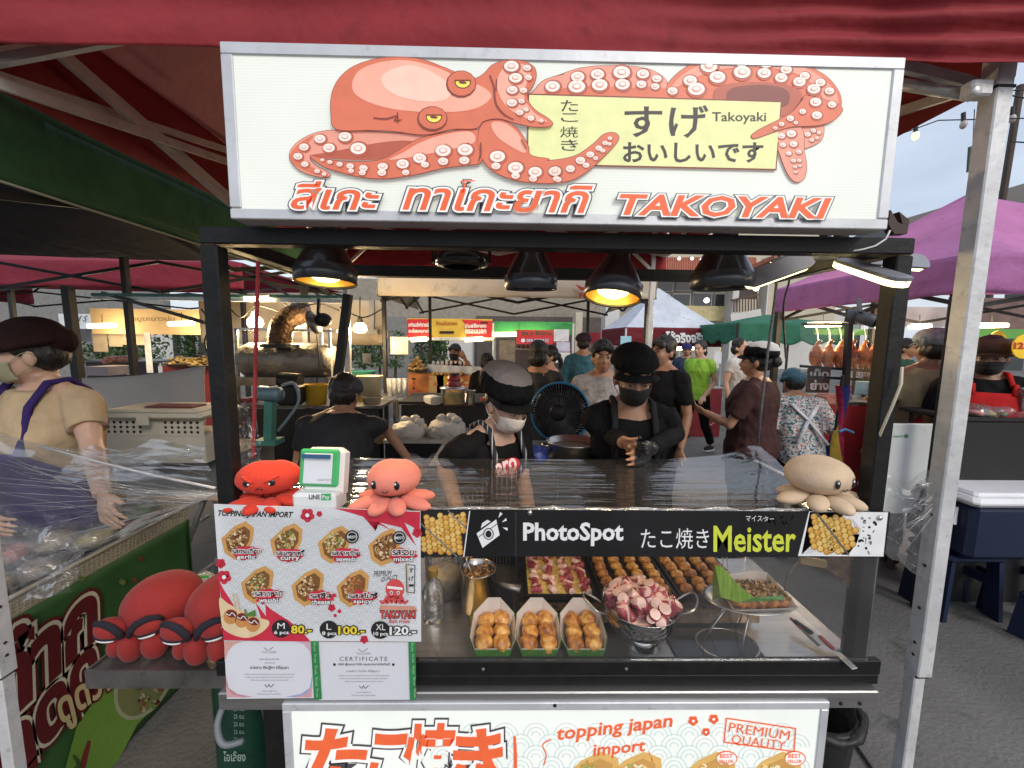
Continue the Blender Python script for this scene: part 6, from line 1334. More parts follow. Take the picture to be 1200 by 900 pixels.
person('crouching woman in floral blouse with blue hair net', (928, 458), 3.0, rz=172, sk=1, lean=20, top=FLO, sleeve=.9, bottom=M_BLK, hair='short', hat=turban(mat('blue_hair_net', (.05, .13, .17), .7, var=.3, vs=60)), extra=straps, wide=1.15, scale=.84, bent=1)
def sash(bp, hpp, warp, BM, HM, t):
    m = cloth('red_strap', (.4, .02, .03))
    bp('apron_strap', m, lambda b: b.tube([warp((-.14, .05, 1.43)), warp((-.08, .135, 1.33)), warp((.05, .15, 1.15)), warp((.16, .12, 1.0))], .022, 8, ex=1.4))
person('man in khaki T-shirt, blue cap and red apron strap facing away', (1091, 408), 2.75, rz=165, sk=2, top=cloth('khaki_tee', (.25, .20, .12)), sleeve=.6, bottom=M_BLK, hair='short', hat=puffy(mat('washed_blue_cap', (.2, .24, .27), .8, var=.4, vs=30), r=.104, h=.075, back=.02, up=.07, brim=True), extra=sash, wide=1.15)
person('woman in red apron and brown cap behind the bagged goods', (1160, 417), 2.45, rz=-30, sk=2, lean=4, head=(-20, 8, 0), top=M_BLK, sleeve=.8, bottom=M_BLK, hair='bun', hat=puffy(cloth('brown_cap', (.07, .04, .03)), r=.092, h=.06, back=.0, up=.06), mask=M_MASKB, apron=(cloth('red_apron', (.45, .02, .02), bump=.3), None, .6, 1.37), wide=1.05)
def teelogo(bp, hpp, warp, BM, HM, t): pass
person('person in black T-shirt with grey cap bent over behind the card stand', (405, 462), 2.1, rz=178, sk=1, lean=26, top=mat('black_print_tee', (.012, .012, .014), .8, var=.3, bump=.5, bs=12), sleeve=.7, bottom=M_BLK, hair='short', hat=puffy(cloth('grey_cap', (.09, .09, .10)), r=.095, h=.075, back=0, up=.05, brim=False), wide=1.15,
       arms={'b': ((350, 540, 2.0), (350, 590, 1.9)), 'a': ((450, 500, 2.2), (480, 540, 2.2))})
S = Sheet(onY(1.99), (0, -1, 0), bpy.data.objects.get('person'))
person('man in white shirt and glasses behind the lit food stall', (403, 419), 4.4, rz=-70, sk=0, top=cloth('white_shirt', (.5, .53, .6)), sleeve=.9, bottom=M_BLK, hair='short')
person('woman in black polka dot blouse seen from behind past the fan', (632, 420), 3.3, rz=150, sk=1, top=mat('polka_blouse', (.02, .02, .02), .8, var=.3), sleeve=.6, bottom=M_BLK, hair='bob', scale=.93)
person('girl in pink top with ponytail and black mask', (643, 427), 4.3, rz=-75, sk=0, top=cloth('pink_top', (.5, .26, .25)), sleeve=.7, bottom=M_BLK, hair='ponytail', mask=M_MASKB, scale=.9)
person('man in teal jacket with red collar holding a child', (684, 402), 4.9, rz=160, sk=1, top=cloth('teal_jacket', (.04, .12, .17)), sleeve=1.3, bottom=M_BLK, hair='short', hat=puffy(cloth('dark_cap', (.05, .03, .05)), r=.095, h=.07, brim=False, up=.06))
person('man in black raising an arm behind the fries stall', (533, 413), 5.2, rz=-15, sk=2, top=M_BLK, sleeve=.6, bottom=M_BLK, hair='fringe', mask=M_MASKB, arms={'b': ((.3, -.05, 1.3), (.2, -.12, 1.5))})
person('person in black hood in front of the food banners', (571, 424), 4.6, rz=170, sk=1, top=M_BLK, sleeve=.9, bottom=M_BLK, hair='bob')
person('man in dark blue cap seated inside the maroon stall', (805, 410), 6.6, rz=-20, sk=1, top=cloth('navy_tee', (.03, .04, .08)), sleeve=.6, bottom=M_BLK, hair='short', hat=puffy(cloth('navy_cap', (.03, .03, .12)), r=.09, h=.07, up=.055))
person('woman in white top eating behind the brown-shirted woman', (868, 407), 5.2, rz=30, sk=0, top=cloth('white_top', (.5, .5, .5)), sleeve=.5, bottom=M_BLK, hair='bob')
person('shopper in dark green beside the man in the blue cap', (1064, 408), 5.0, rz=30, sk=1, top=cloth('dark_green_tee', (.03, .07, .05)), sleeve=.5, bottom=M_BLK, hair='short')
# ================================================================== left stall
TX = -1.46
ORD = ('first', 'second', 'third', 'fourth', 'fifth', 'sixth', 'seventh', 'eighth', 'ninth')
M_GB = mat('green_banner_cloth', (.035, .10, .03), .5, var=.25, vs=3, bump=.2, bs=8)
lt = thing('stall_table', 'left-hand stall table hung with a green banner of big maroon Thai letters', 'table', (-1.9, 1.45, 0))
mesh_part('table_top', mat('grey_table_top', (.25, .25, .25), .5), lt, lambda b: b.box((-1.93, 1.42, .735), (.92, .80, .03), bev=.004))
for x in (-1.55, -2.3):
    for y in (1.1, 1.75): mesh_part('leg', M_STEELD, lt, lambda b: b.bar((x, y, 0), (x, y, .72), .03))
y0_, y1_ = .95, 1.80
gb = mesh_part('banner', M_GB, lt, lambda b: b.grid(lambda u, v: V((TX + .006 * mnoise.noise(V((u * 4, v * 3, 0))) - .006, y0_ + (y1_ - y0_) * u, .015 + .74 * v)), 30, 20), True, thick=.002)
mesh_part('rear_banner', M_GB, lt, lambda b: b.box((-1.93, y1_ + .005, .38), (.93, .004, .74))); mesh_part('front_banner', M_GB, lt, lambda b: b.box((-1.93, 1.0, .38), (.92, .004, .74)))
S = Sheet(on_plane((TX + .008, 0, 0), (1, 0, 0)), (1, 0, 0), lt, .0008)
MA, WO, CRM, LG = ink((.10, .012, .015)), ink((.5, .48, .36)), ink((.45, .38, .2)), ink((.13, .25, .04))
S.poly('banner_print', LG, [(196, 742), (200, 806), (160, 850), (135, 898), (60, 960), (90, 850), (140, 780)], 1)
for t_, tl in (('ก๊าก', ((-20, 762), (112, 662), (-16, 870))), ('ดูดดู', ((-12, 880), (110, 750), (4, 960)))):
    S.outlined(MA, WO, t_, 0, 0, 0, 0, 2, .05, .045, 0, mo2=MA, out2=.085, tl=tl)
S.outlined(CRM, MA, 'ดูดวง', 0, 0, 0, 0, 8, .03, .06, 0, tl=((62, 822), (128, 778), (72, 862)))
pc_ = (168, 800)
S.ell('banner_print', ink((.3, .32, .2)), 168, 798, 30, 50, 3, .5, 22); S.ell('banner_print', ink((.16, .17, .07)), 168, 798, 26, 45, 4, .5, 22)
rr = random.Random(5)
for k in range(90):
    a, d = rr.uniform(0, 6.28), rr.random() ** .5; S.ell('banner_print', (ink((.3, .28, .12)), ink((.2, .06, .03)), ink((.12, .2, .05)), ink((.4, .36, .25)))[k % 4], 168 + cos(a) * d * 20 + 4, 798 + sin(a) * d * 36, rr.uniform(1.5, 5), rr.uniform(1, 2.5), 5 + k % 3, rr.uniform(0, 3), 7)
for k, (x, y) in enumerate(((164, 655), (158, 680), (172, 678), (143, 682), (95, 678))): S.ell('banner_print', ink((.12, .05, .02)) if k < 3 else ink((.12, .2, .05)), x, y, 4, 3.2, 2, .4); S.ell('banner_print', ink((.2, .1, .05)), x - 1, y - 1, 1.6, 1.2, 3)
S.stroke('banner_print', ink((.15, .02, .02)), [(104, 868, 4), (98, 890, 7), (96, 905, 4)], 6, 3); S.stroke('banner_print', ink((.04, .08, .02)), [(85, 885, 3), (92, 897, 6), (80, 905, 3)], 5, 3)
S.done()
# basket tray of bagged food on the table
M_RAT = mat('cream_basket', (.42, .37, .27), .6, var=.12, vs=20)
def lattice(b, o, ux, uz, nx, nz, lx, lz, th):
    o, ux, uz = V(o), V(ux), V(uz); n = ux.cross(uz)
    for k in range(nz + 1):
        w = .012 if k in (0, nz) else .005; c = o + ux * lx / 2 + uz * lz * k / nz; q = Matrix((ux, uz, n)).transposed(); b.box(c, (lx, w, th), q)
    for k in range(nx + 1): c = o + ux * lx * k / nx + uz * lz / 2; q = Matrix((ux, uz, n)).transposed(); b.box(c, (.005, lz, th), q)
bk = thing('basket', 'cream openwork plastic basket of bagged food on the left stall table', 'basket', (-1.66, 1.5, .75))
for o, u, l_ in (((-1.47, 1.12, .752), (0, 1, 0), .68), ((-2.0, 1.12, .752), (0, 1, 0), .68)): mesh_part('basket_side', M_RAT, bk, lambda b: lattice(b, o, u, (0.12 if o[0] > -1.9 else -.12, 0, .99), 40, 6, l_, .07, .004))
for o in ((-2.0, 1.12, .752), (-2.0, 1.8, .752)): mesh_part('basket_side', M_RAT, bk, lambda b: lattice(b, o, (1, 0, 0), (0, 0, 1), 30, 6, .53, .07, .004))
mesh_part('basket_base', M_RAT, bk, lambda b: b.box((-1.735, 1.46, .755), (.52, .67, .004)))
mesh_part('rim', M_RAT, bk, lambda b: b.tube([(-1.458, 1.12, .823), (-1.458, 1.8, .823), (-2.01, 1.8, .823), (-2.01, 1.12, .823), (-1.458, 1.12, .823)], .007, 6))
M_BAG = film('clear_bag', .06, .5, .12, bs=12, bump=.7, milky=.1)
def crumple(c, r, seed, n=16, m=12, amp=.35):
    def f(b):
        k0 = len(b.v); b.ell(c, r, n, m); cc = V(c)
        for i in range(k0, len(b.v)): d = b.v[i] - cc; b.v[i] = cc + d * (1 + amp * mnoise.noise(d * (2.2 / max(r)) + V((seed * 1.7, seed, 0)))+ .12 * mnoise.noise(d * (7 / max(r)) + V((seed, 0, 3))))
    return f
cols = [((.55, .52, .45)), ((.5, .15, .12)), ((.45, .38, .15)), ((.1, .3, .12)), ((.6, .5, .42)), ((.35, .25, .12))]
for k in range(26):
    c_ = V((random.uniform(-1.95, -1.52), random.uniform(1.15, 1.76), .825 + random.uniform(-.015, .045))); t = thing('food_bag', 'clear bag of snacks heaped in the cream basket on the left table', 'food bag', c_, 'bags of snacks in the basket')
    mesh_part('contents', mat('bag_food_%d' % (k % 6), cols[k % 6], .6, var=.35, vs=40, bump=.5), t, crumple(c_, (.055, .065, .028), k, 12, 8), True); mesh_part('plastic', M_BAG, t, crumple(c_ + V((0, 0, .006)), (.072, .082, .042), k + 9), True)
tag(mesh_part('rolled_bag', mat('white_bag', (.6, .58, .56), .4, var=.1, bump=.4), None, lambda b: b.tube([P(140, 628, Z=.84), P(160, 615, Z=.845), P(185, 600, Z=.84)], [.016, .02, .012], 10), True), 'rolled white plastic bag on the basket rim beside the woman\'s hand', 'plastic bag')
# crate on a folding table behind
ft = thing('folding_table', 'white folding table with crossed steel legs under the cream crate', 'table', (-1.75, 2.2, 0))
mesh_part('table_top', mat('white_table_top', (.5, .49, .46), .5), ft, lambda b: b.box((-1.75, 2.32, .765), (1.0, .5, .025), bev=.004)); mesh_part('edge_strip', mat('pale_wood', (.55, .4, .3), .6), ft, lambda b: b.box((-1.75, 2.075, .745), (.98, .012, .02)))
for (a, c) in (((-1.93, 2.12, .74), (-1.62, 2.12, .0)), ((-1.62, 2.12, .74), (-1.93, 2.12, .0)), ((-1.93, 2.5, .74), (-1.62, 2.5, .0)), ((-1.62, 2.5, .74), (-1.93, 2.5, .0))): mesh_part('leg', M_ALU, ft, lambda b: b.bar(a, c, .022))
for z in (.12, .45): mesh_part('cross_bar', M_ALU, ft, lambda b: b.tube([(-1.9, 2.12, z), (-1.9, 2.5, z)], .011, 8))
M_CR = mat('cream_crate', (.42, .40, .33), .5, var=.08, vs=10)
cz0, cz1 = 1.04, 1.19; cr = thing('crate', 'cream hole-sided plastic crate with a clipped lid behind the left table', 'crate', (-1.77, 2.12, 1.04))
mesh_part('crate_side', M_CR, cr, lambda b: b.box((-1.76, 2.0, 1.145), (.5, .006, .09))); mesh_part('crate_body', M_CR, cr, lambda b: (b.box((-1.76, 2.12, 1.03), (.5, .24, .14)),))
for i in range(15):
    for j in range(3):
        if abs(i - 7) > 1: mesh_part('vent_hole', M_HOLE, cr, lambda b: b.lathe([(0, 0), (.0075, 0)], 8, (-1.98 + i * .0315, 1.9955, 1.12 + j * .024), Matrix.Rotation(pi / 2, 3, 'X')))
mesh_part('lid', M_CR, cr, lambda b: (b.box((-1.76, 2.12, 1.203), (.54, .32, .03), bev=.012), b.box((-1.76, 2.12, 1.222), (.46, .26, .02), bev=.01))); mesh_part('latch', M_CR, cr, lambda b: b.box((-1.77, 1.955, 1.185), (.06, .012, .05), bev=.004)); mesh_part('packet', mat('dark_red_packet', (.10, .02, .015), .4, var=.5, vs=30), cr, lambda b: b.box((-1.72, 2.1, 1.236), (.24, .1, .008)))
mesh_part('plinth', mat('grey_box', (.1, .1, .1), .7), ft, lambda b: b.box((-1.76, 2.3, .87), (.6, .4, .18)))
# wrap round the left stall
def quad_wrap(name, label, q, m, nu=50, nv=30, amp=.02, fr=(4, 8), frame=True, strands=0):
    pts = [P(x, y, Y=Y) for x, y, Y in q]; n = (pts[1] - pts[0]).cross(pts[3] - pts[0]).normalized()
    t = thing(name, label, 'plastic wrap', pts[3])
    def f(u, v):
        p = pts[0].lerp(pts[1], u).lerp(pts[3].lerp(pts[2], u), v); p.z += .05 * mnoise.noise(V((u * 2.5, 3.3, v))) * (2 * v - 1); p += (pts[1] - pts[0]) * (.10 * mnoise.noise(V((7.7, v * 3, u))) * (2 * u - 1)); return p + n * amp * (mnoise.noise(V((u * fr[0], v * fr[1], 5))) + .45 * mnoise.noise(V((u * fr[0] * 3.3, v * fr[1] * 3, 2))) + .2 * mnoise.noise(V(((u + v) * fr[0] * 9, (u - v) * 2, 2))))
    mesh_part('wrap', m, t, lambda b: b.grid(f, nu, nv), True)
    rr = random.Random(len(label))
    if strands:
        def st(b):
            for k in range(strands):
                u0, v0, u1, v1 = (0, rr.random(), 1, rr.random()) if k % 2 else (rr.random() * .6, rr.random(), rr.random() * .6 + .4, rr.random())
                if k % 3: u0, v0, u1, v1 = 1, rr.uniform(0, .25), rr.uniform(0, .5), rr.random()
                b.tube([f(u0, v0), f(u1, v1) - n * .004], rr.uniform(.0003, .0008), 4)
        mesh_part('stretched_strands', film('wrap_strand', .3, .5, .15, bump=0, milky=.12), t, st, True, kind='stuff')
    return t
quad_wrap('stretch_wrap', 'clear stretch wrap sagging from the left edge across the woman\'s apron to the stall post', [(-60, 488, 1.15), (252, 575, .99), (180, 625, 1.3), (-60, 720, 1.1)], M_WRAP2, 60, 40, .016, (2, 4), strands=36)
quad_wrap('stretch_wrap', 'clear stretch wrap between crate and stall post above the folding table', [(105, 524, 1.35), (236, 522, 1.1), (252, 572, .99), (60, 560, 1.3)], M_WRAP2, 50, 20, .012, (2, 5), strands=30)
quad_wrap('stretch_wrap', 'crumpled clear wrap hanging over the left table front corner', [(8, 600, 1.12), (98, 640, 1.16), (86, 700, 1.12), (8, 705, 1.08)], M_WRAP2, 40, 30, .014, (2, 3), strands=16)
quad_wrap('stretch_wrap', 'clear wrap strands stretched from the stall to the right canopy post', [(1040, 560, .99), (1112, 560, .985), (1098, 700, .985), (1036, 640, .97)], M_WRAP2, 30, 30, .008, (1, 3), strands=20)
quad_wrap('stretch_wrap', 'clear plastic curtain hung behind the left stall post', [(268, 470, 1.5), (300, 478, 1.6), (310, 560, 1.5), (266, 566, 1.4)], M_WRAP2, 20, 24, .02)
tag(mesh_part('wrap_hem', mat('white_hem', (.6, .6, .62), .4), None, lambda b: b.tube([P(48, 523, Y=1.3), P(110, 540, Y=1.2), P(180, 557, Y=1.1), P(252, 572, Y=.99)], .0035, 6), True), 'white rope hem running down to the left stall post', 'rope')
# white sheet wall, red rope
ws_ = MB(); q = [P(96, 443, Y=2.75), P(240, 428, Y=2.55), P(242, 560, Y=2.55), P(100, 560, Y=2.75)]
ws_.grid(lambda u, v: q[0].lerp(q[1], u).lerp(q[3].lerp(q[2], u), v) + V((0, .02 * mnoise.noise(V((u * 4, v * 4, 0))), -.02 * sin(pi * u) * (1 - v))), 30, 14); tag(ws_.build('sheet_wall', mat('off_white_sheet', (.40, .37, .34), .7, var=.06, vs=3, bump=.3, bs=8), None, True, thick=.002), 'off-white plastic sheet hung waist high behind the left-hand stall', 'sheet')
b = MB()
for s in range(3): b.tube([(P(303 - k * .1, 285 + k * 4.0, Y=1.55) + V((.004 * cos(k * 1.5 + s * 2.1), .004 * sin(k * 1.5 + s * 2.1), 0))) for k in range(64)], .0045, 5)
b2 = thing('rope', 'red twisted rope hanging inside the left stall post', 'rope', P(300, 540, Y=1.55)); b.build('rope_strands', mat('red_rope', (.38, .04, .05), .7), b2, True)
b2.name = 'rope'
# far left stall sight
def sgn(name, label, cat, x0, y0, x1, y1, Y, m, th=.03, par=None, grp=None):
    a, c = P(x0, y1, Y=Y), P(x1, y0, Y=Y); b = MB(); b.box(((a.x + c.x) / 2, Y + th / 2, (a.z + c.z) / 2), (abs(c.x - a.x), th, abs(c.z - a.z)))
    if par: return b.build(name, m, par)
    t = thing(name, label, cat, ((a.x + c.x) / 2, Y, min(a.z, c.z)), grp); b.build('panel', m, t); return t
s_ = sgn('sign_board', 'white shop sign reading Beef in script left of the dark posts', 'sign', 70, 368, 104, 385, 6.5, mat('lit_white_sign', (.6, .65, .68), .5, emit=.5)); S = Sheet(onY(6.5), (0, -1, 0), s_, .004); S.text(ink((.03, .03, .03)), 'Beef S', 77, 370, 103, 377, 1, .01, .3); S.done()
sgn('sign_board', 'grey striped lower board under the script sign', 'sign', 70, 386, 104, 400, 6.5, mat('grey_board', (.3, .34, .36), .5, var=.4, vs=5))
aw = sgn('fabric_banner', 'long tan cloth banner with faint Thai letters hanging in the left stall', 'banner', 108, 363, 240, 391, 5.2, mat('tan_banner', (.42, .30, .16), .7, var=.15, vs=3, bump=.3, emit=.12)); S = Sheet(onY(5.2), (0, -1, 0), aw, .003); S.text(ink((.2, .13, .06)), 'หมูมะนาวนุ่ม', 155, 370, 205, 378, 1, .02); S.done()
tube = mat('warm_tube_lamp', (1, .83, .42), .5, var=0, emit=9)
def tube_lamp(label, x0, x1, y, Y, m=tube):
    if x0 > 900 or x0 < 240:
        l = bpy.data.lights.new('tube', 'POINT'); l.energy = 14; l.color = (1, .78, .45); l.shadow_soft_size = .15; o = bpy.data.objects.new('tube_light', l); COL.objects.link(o); o.location = P((x0 + x1) / 2, y + 4, Y=Y - .05)
    t = thing('tube_lamp', label, 'lamp', P((x0 + x1) / 2, y, Y=Y), 'glowing tube lamps under the far canopies'); mesh_part('tube', m, t, lambda b: b.tube([P(x0, y, Y=Y), P(x1, y - .8, Y=Y)], .022 * Y / 4, 8)); mesh_part('batten', M_WALU, t, lambda b: b.bar(P(x0, y - 2, Y=Y), P(x1, y - 2.8, Y=Y), .02)); mesh_part('cord', M_TBLK, t, lambda b: b.tube([P((x0 + x1) / 2, y - 2, Y=Y), P((x0 + x1) / 2, y - 14, Y=Y)], .004, 5))
tube_lamp('glowing tube lamp on the left end of the tan banner', 104, 135, 382, 5.0); tube_lamp('glowing tube lamp on the right end of the tan banner', 198, 227, 379.5, 5.0)
tube_lamp('tube lamp under the bright green canopy', 577, 640, 392, 7.8); tube_lamp('tube lamp under the red and yellow banner', 482, 500, 398, 6.2); tube_lamp('tube lamp right of the fries stall banner', 545, 566, 398, 6.2); tube_lamp('tube lamp over the hanging ducks', 945, 985, 381, 3.3); tube_lamp('tube lamp inside the purple canopy beyond the stall post', 1066, 1090, 383, 3.4); tube_lamp('tube lamp far right inside the purple canopy', 1145, 1180, 382, 3.3); tube_lamp('small tube lamp inside the maroon stall', 790, 818, 408, 9.5)
tube_lamp('thin lamp glowing on the rear beam of the green canopy', 287, 315, 350, 2.98)
# food counters of the far-left stall
def counter(label, x0, y0, x1, y1, Y, m, top=None, dep=.6, grp='stall counters further back'):
    t = thing('stall_counter', label, 'counter', P((x0 + x1) / 2, y1, Y=Y), grp); a, c = P(x0, y0, Y=Y), P(x1, y1, Y=Y); zb = 0
    mesh_part('front_panel', m, t, lambda b: b.box(((a.x + c.x) / 2, Y + .01, a.z / 2), (c.x - a.x, .02, a.z - .01))); mesh_part('counter_top', top or M_STEELD, t, lambda b: b.box(((a.x + c.x) / 2, Y + dep / 2, a.z + .012), (c.x - a.x + .04, dep, .024), bev=.004))
    for x in (a.x + .03, c.x - .03): mesh_part('leg', M_STEELD, t, lambda b: b.bar((x, Y + dep - .03, 0), (x, Y + dep - .03, a.z), .03))
    return t
bc = counter('black stall counter with white Thai lettering beyond the sheet wall', 100, 424, 185, 445, 6.0, mat('black_banner', (.02, .02, .025), .5)); S = Sheet(onY(6.0), (0, -1, 0), bc, .004); S.text(ink((.7, .7, .7)), 'ขาหมีเนื้อ', 118, 427, 150, 433, 1, .03); S.text(ink((.7, .7, .7)), 'หมู', 134, 435, 155, 439, 1, .03); S.done()
counter('dark red counter with baskets of food beyond the sheet wall', 190, 428, 262, 470, 5.6, mat('dark_red_panel', (.2, .02, .02), .6))
def pile(label, x, y, w, h, Y, m, n=60, name='food_pile', basket=True, grp='heaped food on the market counters'):
    c = P(x, y, Y=Y); k = Y / FPX; t = thing(name, label, 'food', c, grp); rr = random.Random(int(x + y)); b = MB()
    for i in range(n):
        a, d = rr.uniform(0, 6.28), rr.random() ** .5; z = (1 - d ** 1.6) * h * k * rr.uniform(.4, 1); r = w * k * rr.uniform(.05, .1); b.ell(c + V((cos(a) * d * w * k / 2, sin(a) * d * w * k / 3, z)), (r * 1.5, r, r * .6), 7, 5, Matrix.Rotation(rr.uniform(0, 3), 3, 'Z') @ Matrix.Rotation(rr.uniform(-.6, .6), 3, 'Y'))
    b.build('pieces', m, t, True, kind='stuff')
    if basket: mesh_part('tray', mat('bamboo_tray', (.12, .09, .06), .7), t, lambda b: b.lathe([(w * k * .4, -.10 * (w * k)), (w * k * .6, 0), (w * k * .58, .01), (0, -.02 * k)], 20, c, sy=.66))
M_FRY = foodmat('fried_gold', (.6, .38, .12), (.35, .18, .04), 20); M_MEAT = foodmat('roast_meat', (.36, .12, .04), (.16, .04, .015), 20); M_SAUS = foodmat('sausage', (.5, .36, .12), (.25, .15, .05), 14)
pile('big heap of yellow sausages in the left tray of the red counter', 214, 426, 34, 12, 5.6, M_SAUS); pile('heap of sausages in the tray half hidden by the stall post', 238, 428, 30, 11, 5.6, M_SAUS)
pile('pinkish food heap on the black lettered counter', 140, 424, 40, 6, 6.1, foodmat('pink_food', (.5, .25, .18), (.3, .12, .08), 20)); 
for x0, y0, x1, y1, l_ in ((110, 388, 124, 412, 'pale hanging price card left of two others'), (128, 389, 142, 406, 'tan hanging card beside the striped ones'), (143, 391, 170, 404, 'wide tan hanging card beside the white post')): sgn('price_card', l_, 'card', x0, y0, x1, y1, 5.3, mat('tan_card', (.45, .36, .26), .7), .01)
sgn('umbrella_bundle', 'grey folded cloth bundle on the left counter end', 'cloth', 98, 430, 126, 440, 4.2, mat('grey_cloth', (.2, .18, .2), .8), .3)
tag(mesh_part('tent_post', M_WALU, None, lambda b: b.bar(P(172, 390, Y=5.1), P(176, 437, Y=5.05), .06)), 'white steel post standing beside the left food counters', 'post')
# ================================================================== lit food stall in the middle left
lk = thing('backdrop_sheet', 'warm lit cream sheet behind the hanging bulbs', 'sheet', P(350, 430, Y=4.6)); a, c = P(236, 402, Y=4.6), P(452, 352, Y=4.6)
mesh_part('sheet', mat('cream_backdrop', (.5, .4, .26), .8, var=.1, vs=2, bump=.5, bs=4), lk, lambda b: b.grid(lambda u, v: V((a.x + (c.x - a.x) * u, 4.6 + .03 * sin(u * 23), a.z + (c.z - a.z) * v)), 60, 6), True, thick=.002)
M_BULB = mat('bulb_glass', (1, .82, .45), .5, var=0, emit=9, ecol=(1, .75, .38))
for x, y, r, l_ in ((299, 377, 9, 'left one of the three glowing bulbs, a wide pale lampshade'), (350, 379, 8, 'glowing bulb between the gold duct and the clip fan'), (422, 384, 8, 'glowing bulb right of the white tent pole')):
    c = P(x, y, Y=3.2); k = 3.2 / FPX; t = thing('hanging_bulb', l_, 'lamp', c, 'warm bulbs hanging in the lit food stall')
    mesh_part('glass', M_BULB, t, lambda b: b.lathe([(0, -r * k * .75), (r * k * .7, -r * k * .7), (r * k * .95, -r * k * .3), (r * k * .85, r * k * .3), (r * k * .45, r * k * .7)], 16, c), True); mesh_part('socket', M_TBLK if x != 299 else M_WALU, t, lambda b: b.lathe([(r * k * .5, r * k * .6), (r * k * .35, r * k * 1.3), (.008, r * k * 1.6)], 12, c)); mesh_part('cord', M_TBLK, t, lambda b: b.tube([c + V((0, 0, r * k * 1.5)), P(x, 348, Y=3.2)], .005, 5))
    l = bpy.data.lights.new('lamp', 'POINT'); l.energy = 26; l.color = (1, .7, .36); l.shadow_soft_size = .06; o = bpy.data.objects.new('bulb_light', l); COL.objects.link(o); o.location = c + V((0, -.09, -.05))
# gold duct and steel hood
M_FOIL = mat('crumpled_foil', (.20, .18, .15), .5, .6, .35, 8, bump=1, bs=9); M_GOLDF = mat('gold_duct', (.13, .08, .045), .45, .8, .4, 20, bump=.6, bs=40)
hd = thing('smoke_hood', 'steel drum hood with a ribbed gold duct over the left rear grill', 'hood', P(340, 445, Y=3.1))
a, c = P(288, 424, Y=3.1), P(392, 424, Y=3.1); rad = .14
mesh_part('drum', M_FOIL, hd, lambda b: b.tube([a, a + V((.05, 0, .01)), c - V((.05, 0, 0)), c], [rad * .85, rad, rad, rad * .85], 20), True); mesh_part('drip_edge', M_STEELD, hd, lambda b: b.bar(a - V((0, .1, .14)), c - V((0, .1, .14)), .04, .06))
b = MB(); pth = catmull([P(328, 404, Y=3.0), P(328, 395, Y=3.0), P(330, 385, Y=3.0), P(337, 374, Y=3.05), P(350, 368, Y=3.2), P(352, 362, Y=3.6)], 8, False)
b.tube(pth, [.078 + .006 * (i % 2) for i in range(len(pth))], 18); b.build('duct', M_GOLDF, hd, True); mesh_part('collar', M_TBLK, hd, lambda b: b.lathe([(.13, 0), (.13, .025), (.1, .03)], 24, P(328, 407, Y=3.0)))
fc = counter('dark steel grill counter under the drum hood', 262, 478, 445, 560, 3.0, mat('dark_counter', (.03, .03, .03), .6)); 
for x in (266, 277, 315, 340, 376, 386): mesh_part('upright', M_STEELD if x % 2 else M_ALU, fc, lambda b: b.bar(P(x, 385, Y=3.05), P(x + 3, 478, Y=3.05), .02))
mesh_part('top_rail', M_ALU, fc, lambda b: b.bar(P(262, 385, Y=3.05), P(395, 388, Y=3.05), .018)); mesh_part('glass_guard', M_GLASS, fc, lambda b: b.box(((P(262, 430, Y=3.04).x + P(395, 430, Y=3.04).x) / 2, 3.03, (P(300, 388, Y=3.04).z + P(300, 470, Y=3.04).z) / 2), (P(395, 430, Y=3.04).x - P(262, 430, Y=3.04).x, .005, .5)))
mt = thing('blower', 'blue-grey motor blower on a teal stand behind the red rope', 'machine', P(318, 515, Y=2.3)); mesh_part('motor', mat('blue_grey_paint', (.12, .2, .23), .4, .2), mt, lambda b: b.tube([P(303, 461, Y=2.3), P(305, 461, Y=2.3), P(327, 462, Y=2.3), P(330, 462, Y=2.3)], [.035, .043, .043, .036], 16), True); mesh_part('stand', mat('teal_paint', (.06, .2, .17), .5), mt, lambda b: (b.bar(P(317, 470, Y=2.3), P(316, 515, Y=2.3), .045, .05), b.box(P(316, 517, Y=2.3), (.12, .1, .03)))); mesh_part('hose', mat('grey_blue_hose', (.15, .22, .25), .5), mt, lambda b: b.tube(catmull([P(330, 452, Y=2.35), P(345, 450, Y=2.4), P(350, 470, Y=2.35), P(338, 490, Y=2.3), P(326, 505, Y=2.3)], 6, False), .009, 8), True)
mt2 = thing('machine_block', 'greasy black motor block beside the blue-grey blower', 'machine', P(340, 490, Y=2.6)); mesh_part('block', M_TBLK, mt2, lambda b: (b.box(P(340, 462, Y=2.6), (.16, .12, .14), bev=.02), b.tube([P(328, 445, Y=2.6), P(352, 447, Y=2.6)], .05, 12)))
fn = thing('clip_fan', 'small dark clip-on fan hanging between two warm bulbs', 'fan', P(373, 375, Y=2.9)); mesh_part('cage', M_STEELD, fn, lambda b: b.lathe([(.0, -.03), (.05, -.025), (.085, -.01), (.085, .01), (.05, .03), (0, .035)], 18, P(368, 378, Y=2.9), Matrix.Rotation(1.2, 3, 'Y')), True); mesh_part('motor', M_TBLK, fn, lambda b: b.ell(P(379, 375, Y=2.9), (.06, .05, .05), 12, 8), True); mesh_part('bracket', M_TBLK, fn, lambda b: b.bar(P(373, 370, Y=2.9), P(374, 350, Y=2.9), .02)); mesh_part('cord', M_TBLK, fn, lambda b: b.tube(catmull([P(371, 392, Y=2.9), P(374, 430, Y=2.9), P(366, 470, Y=2.9)], 5, False), .005, 5))
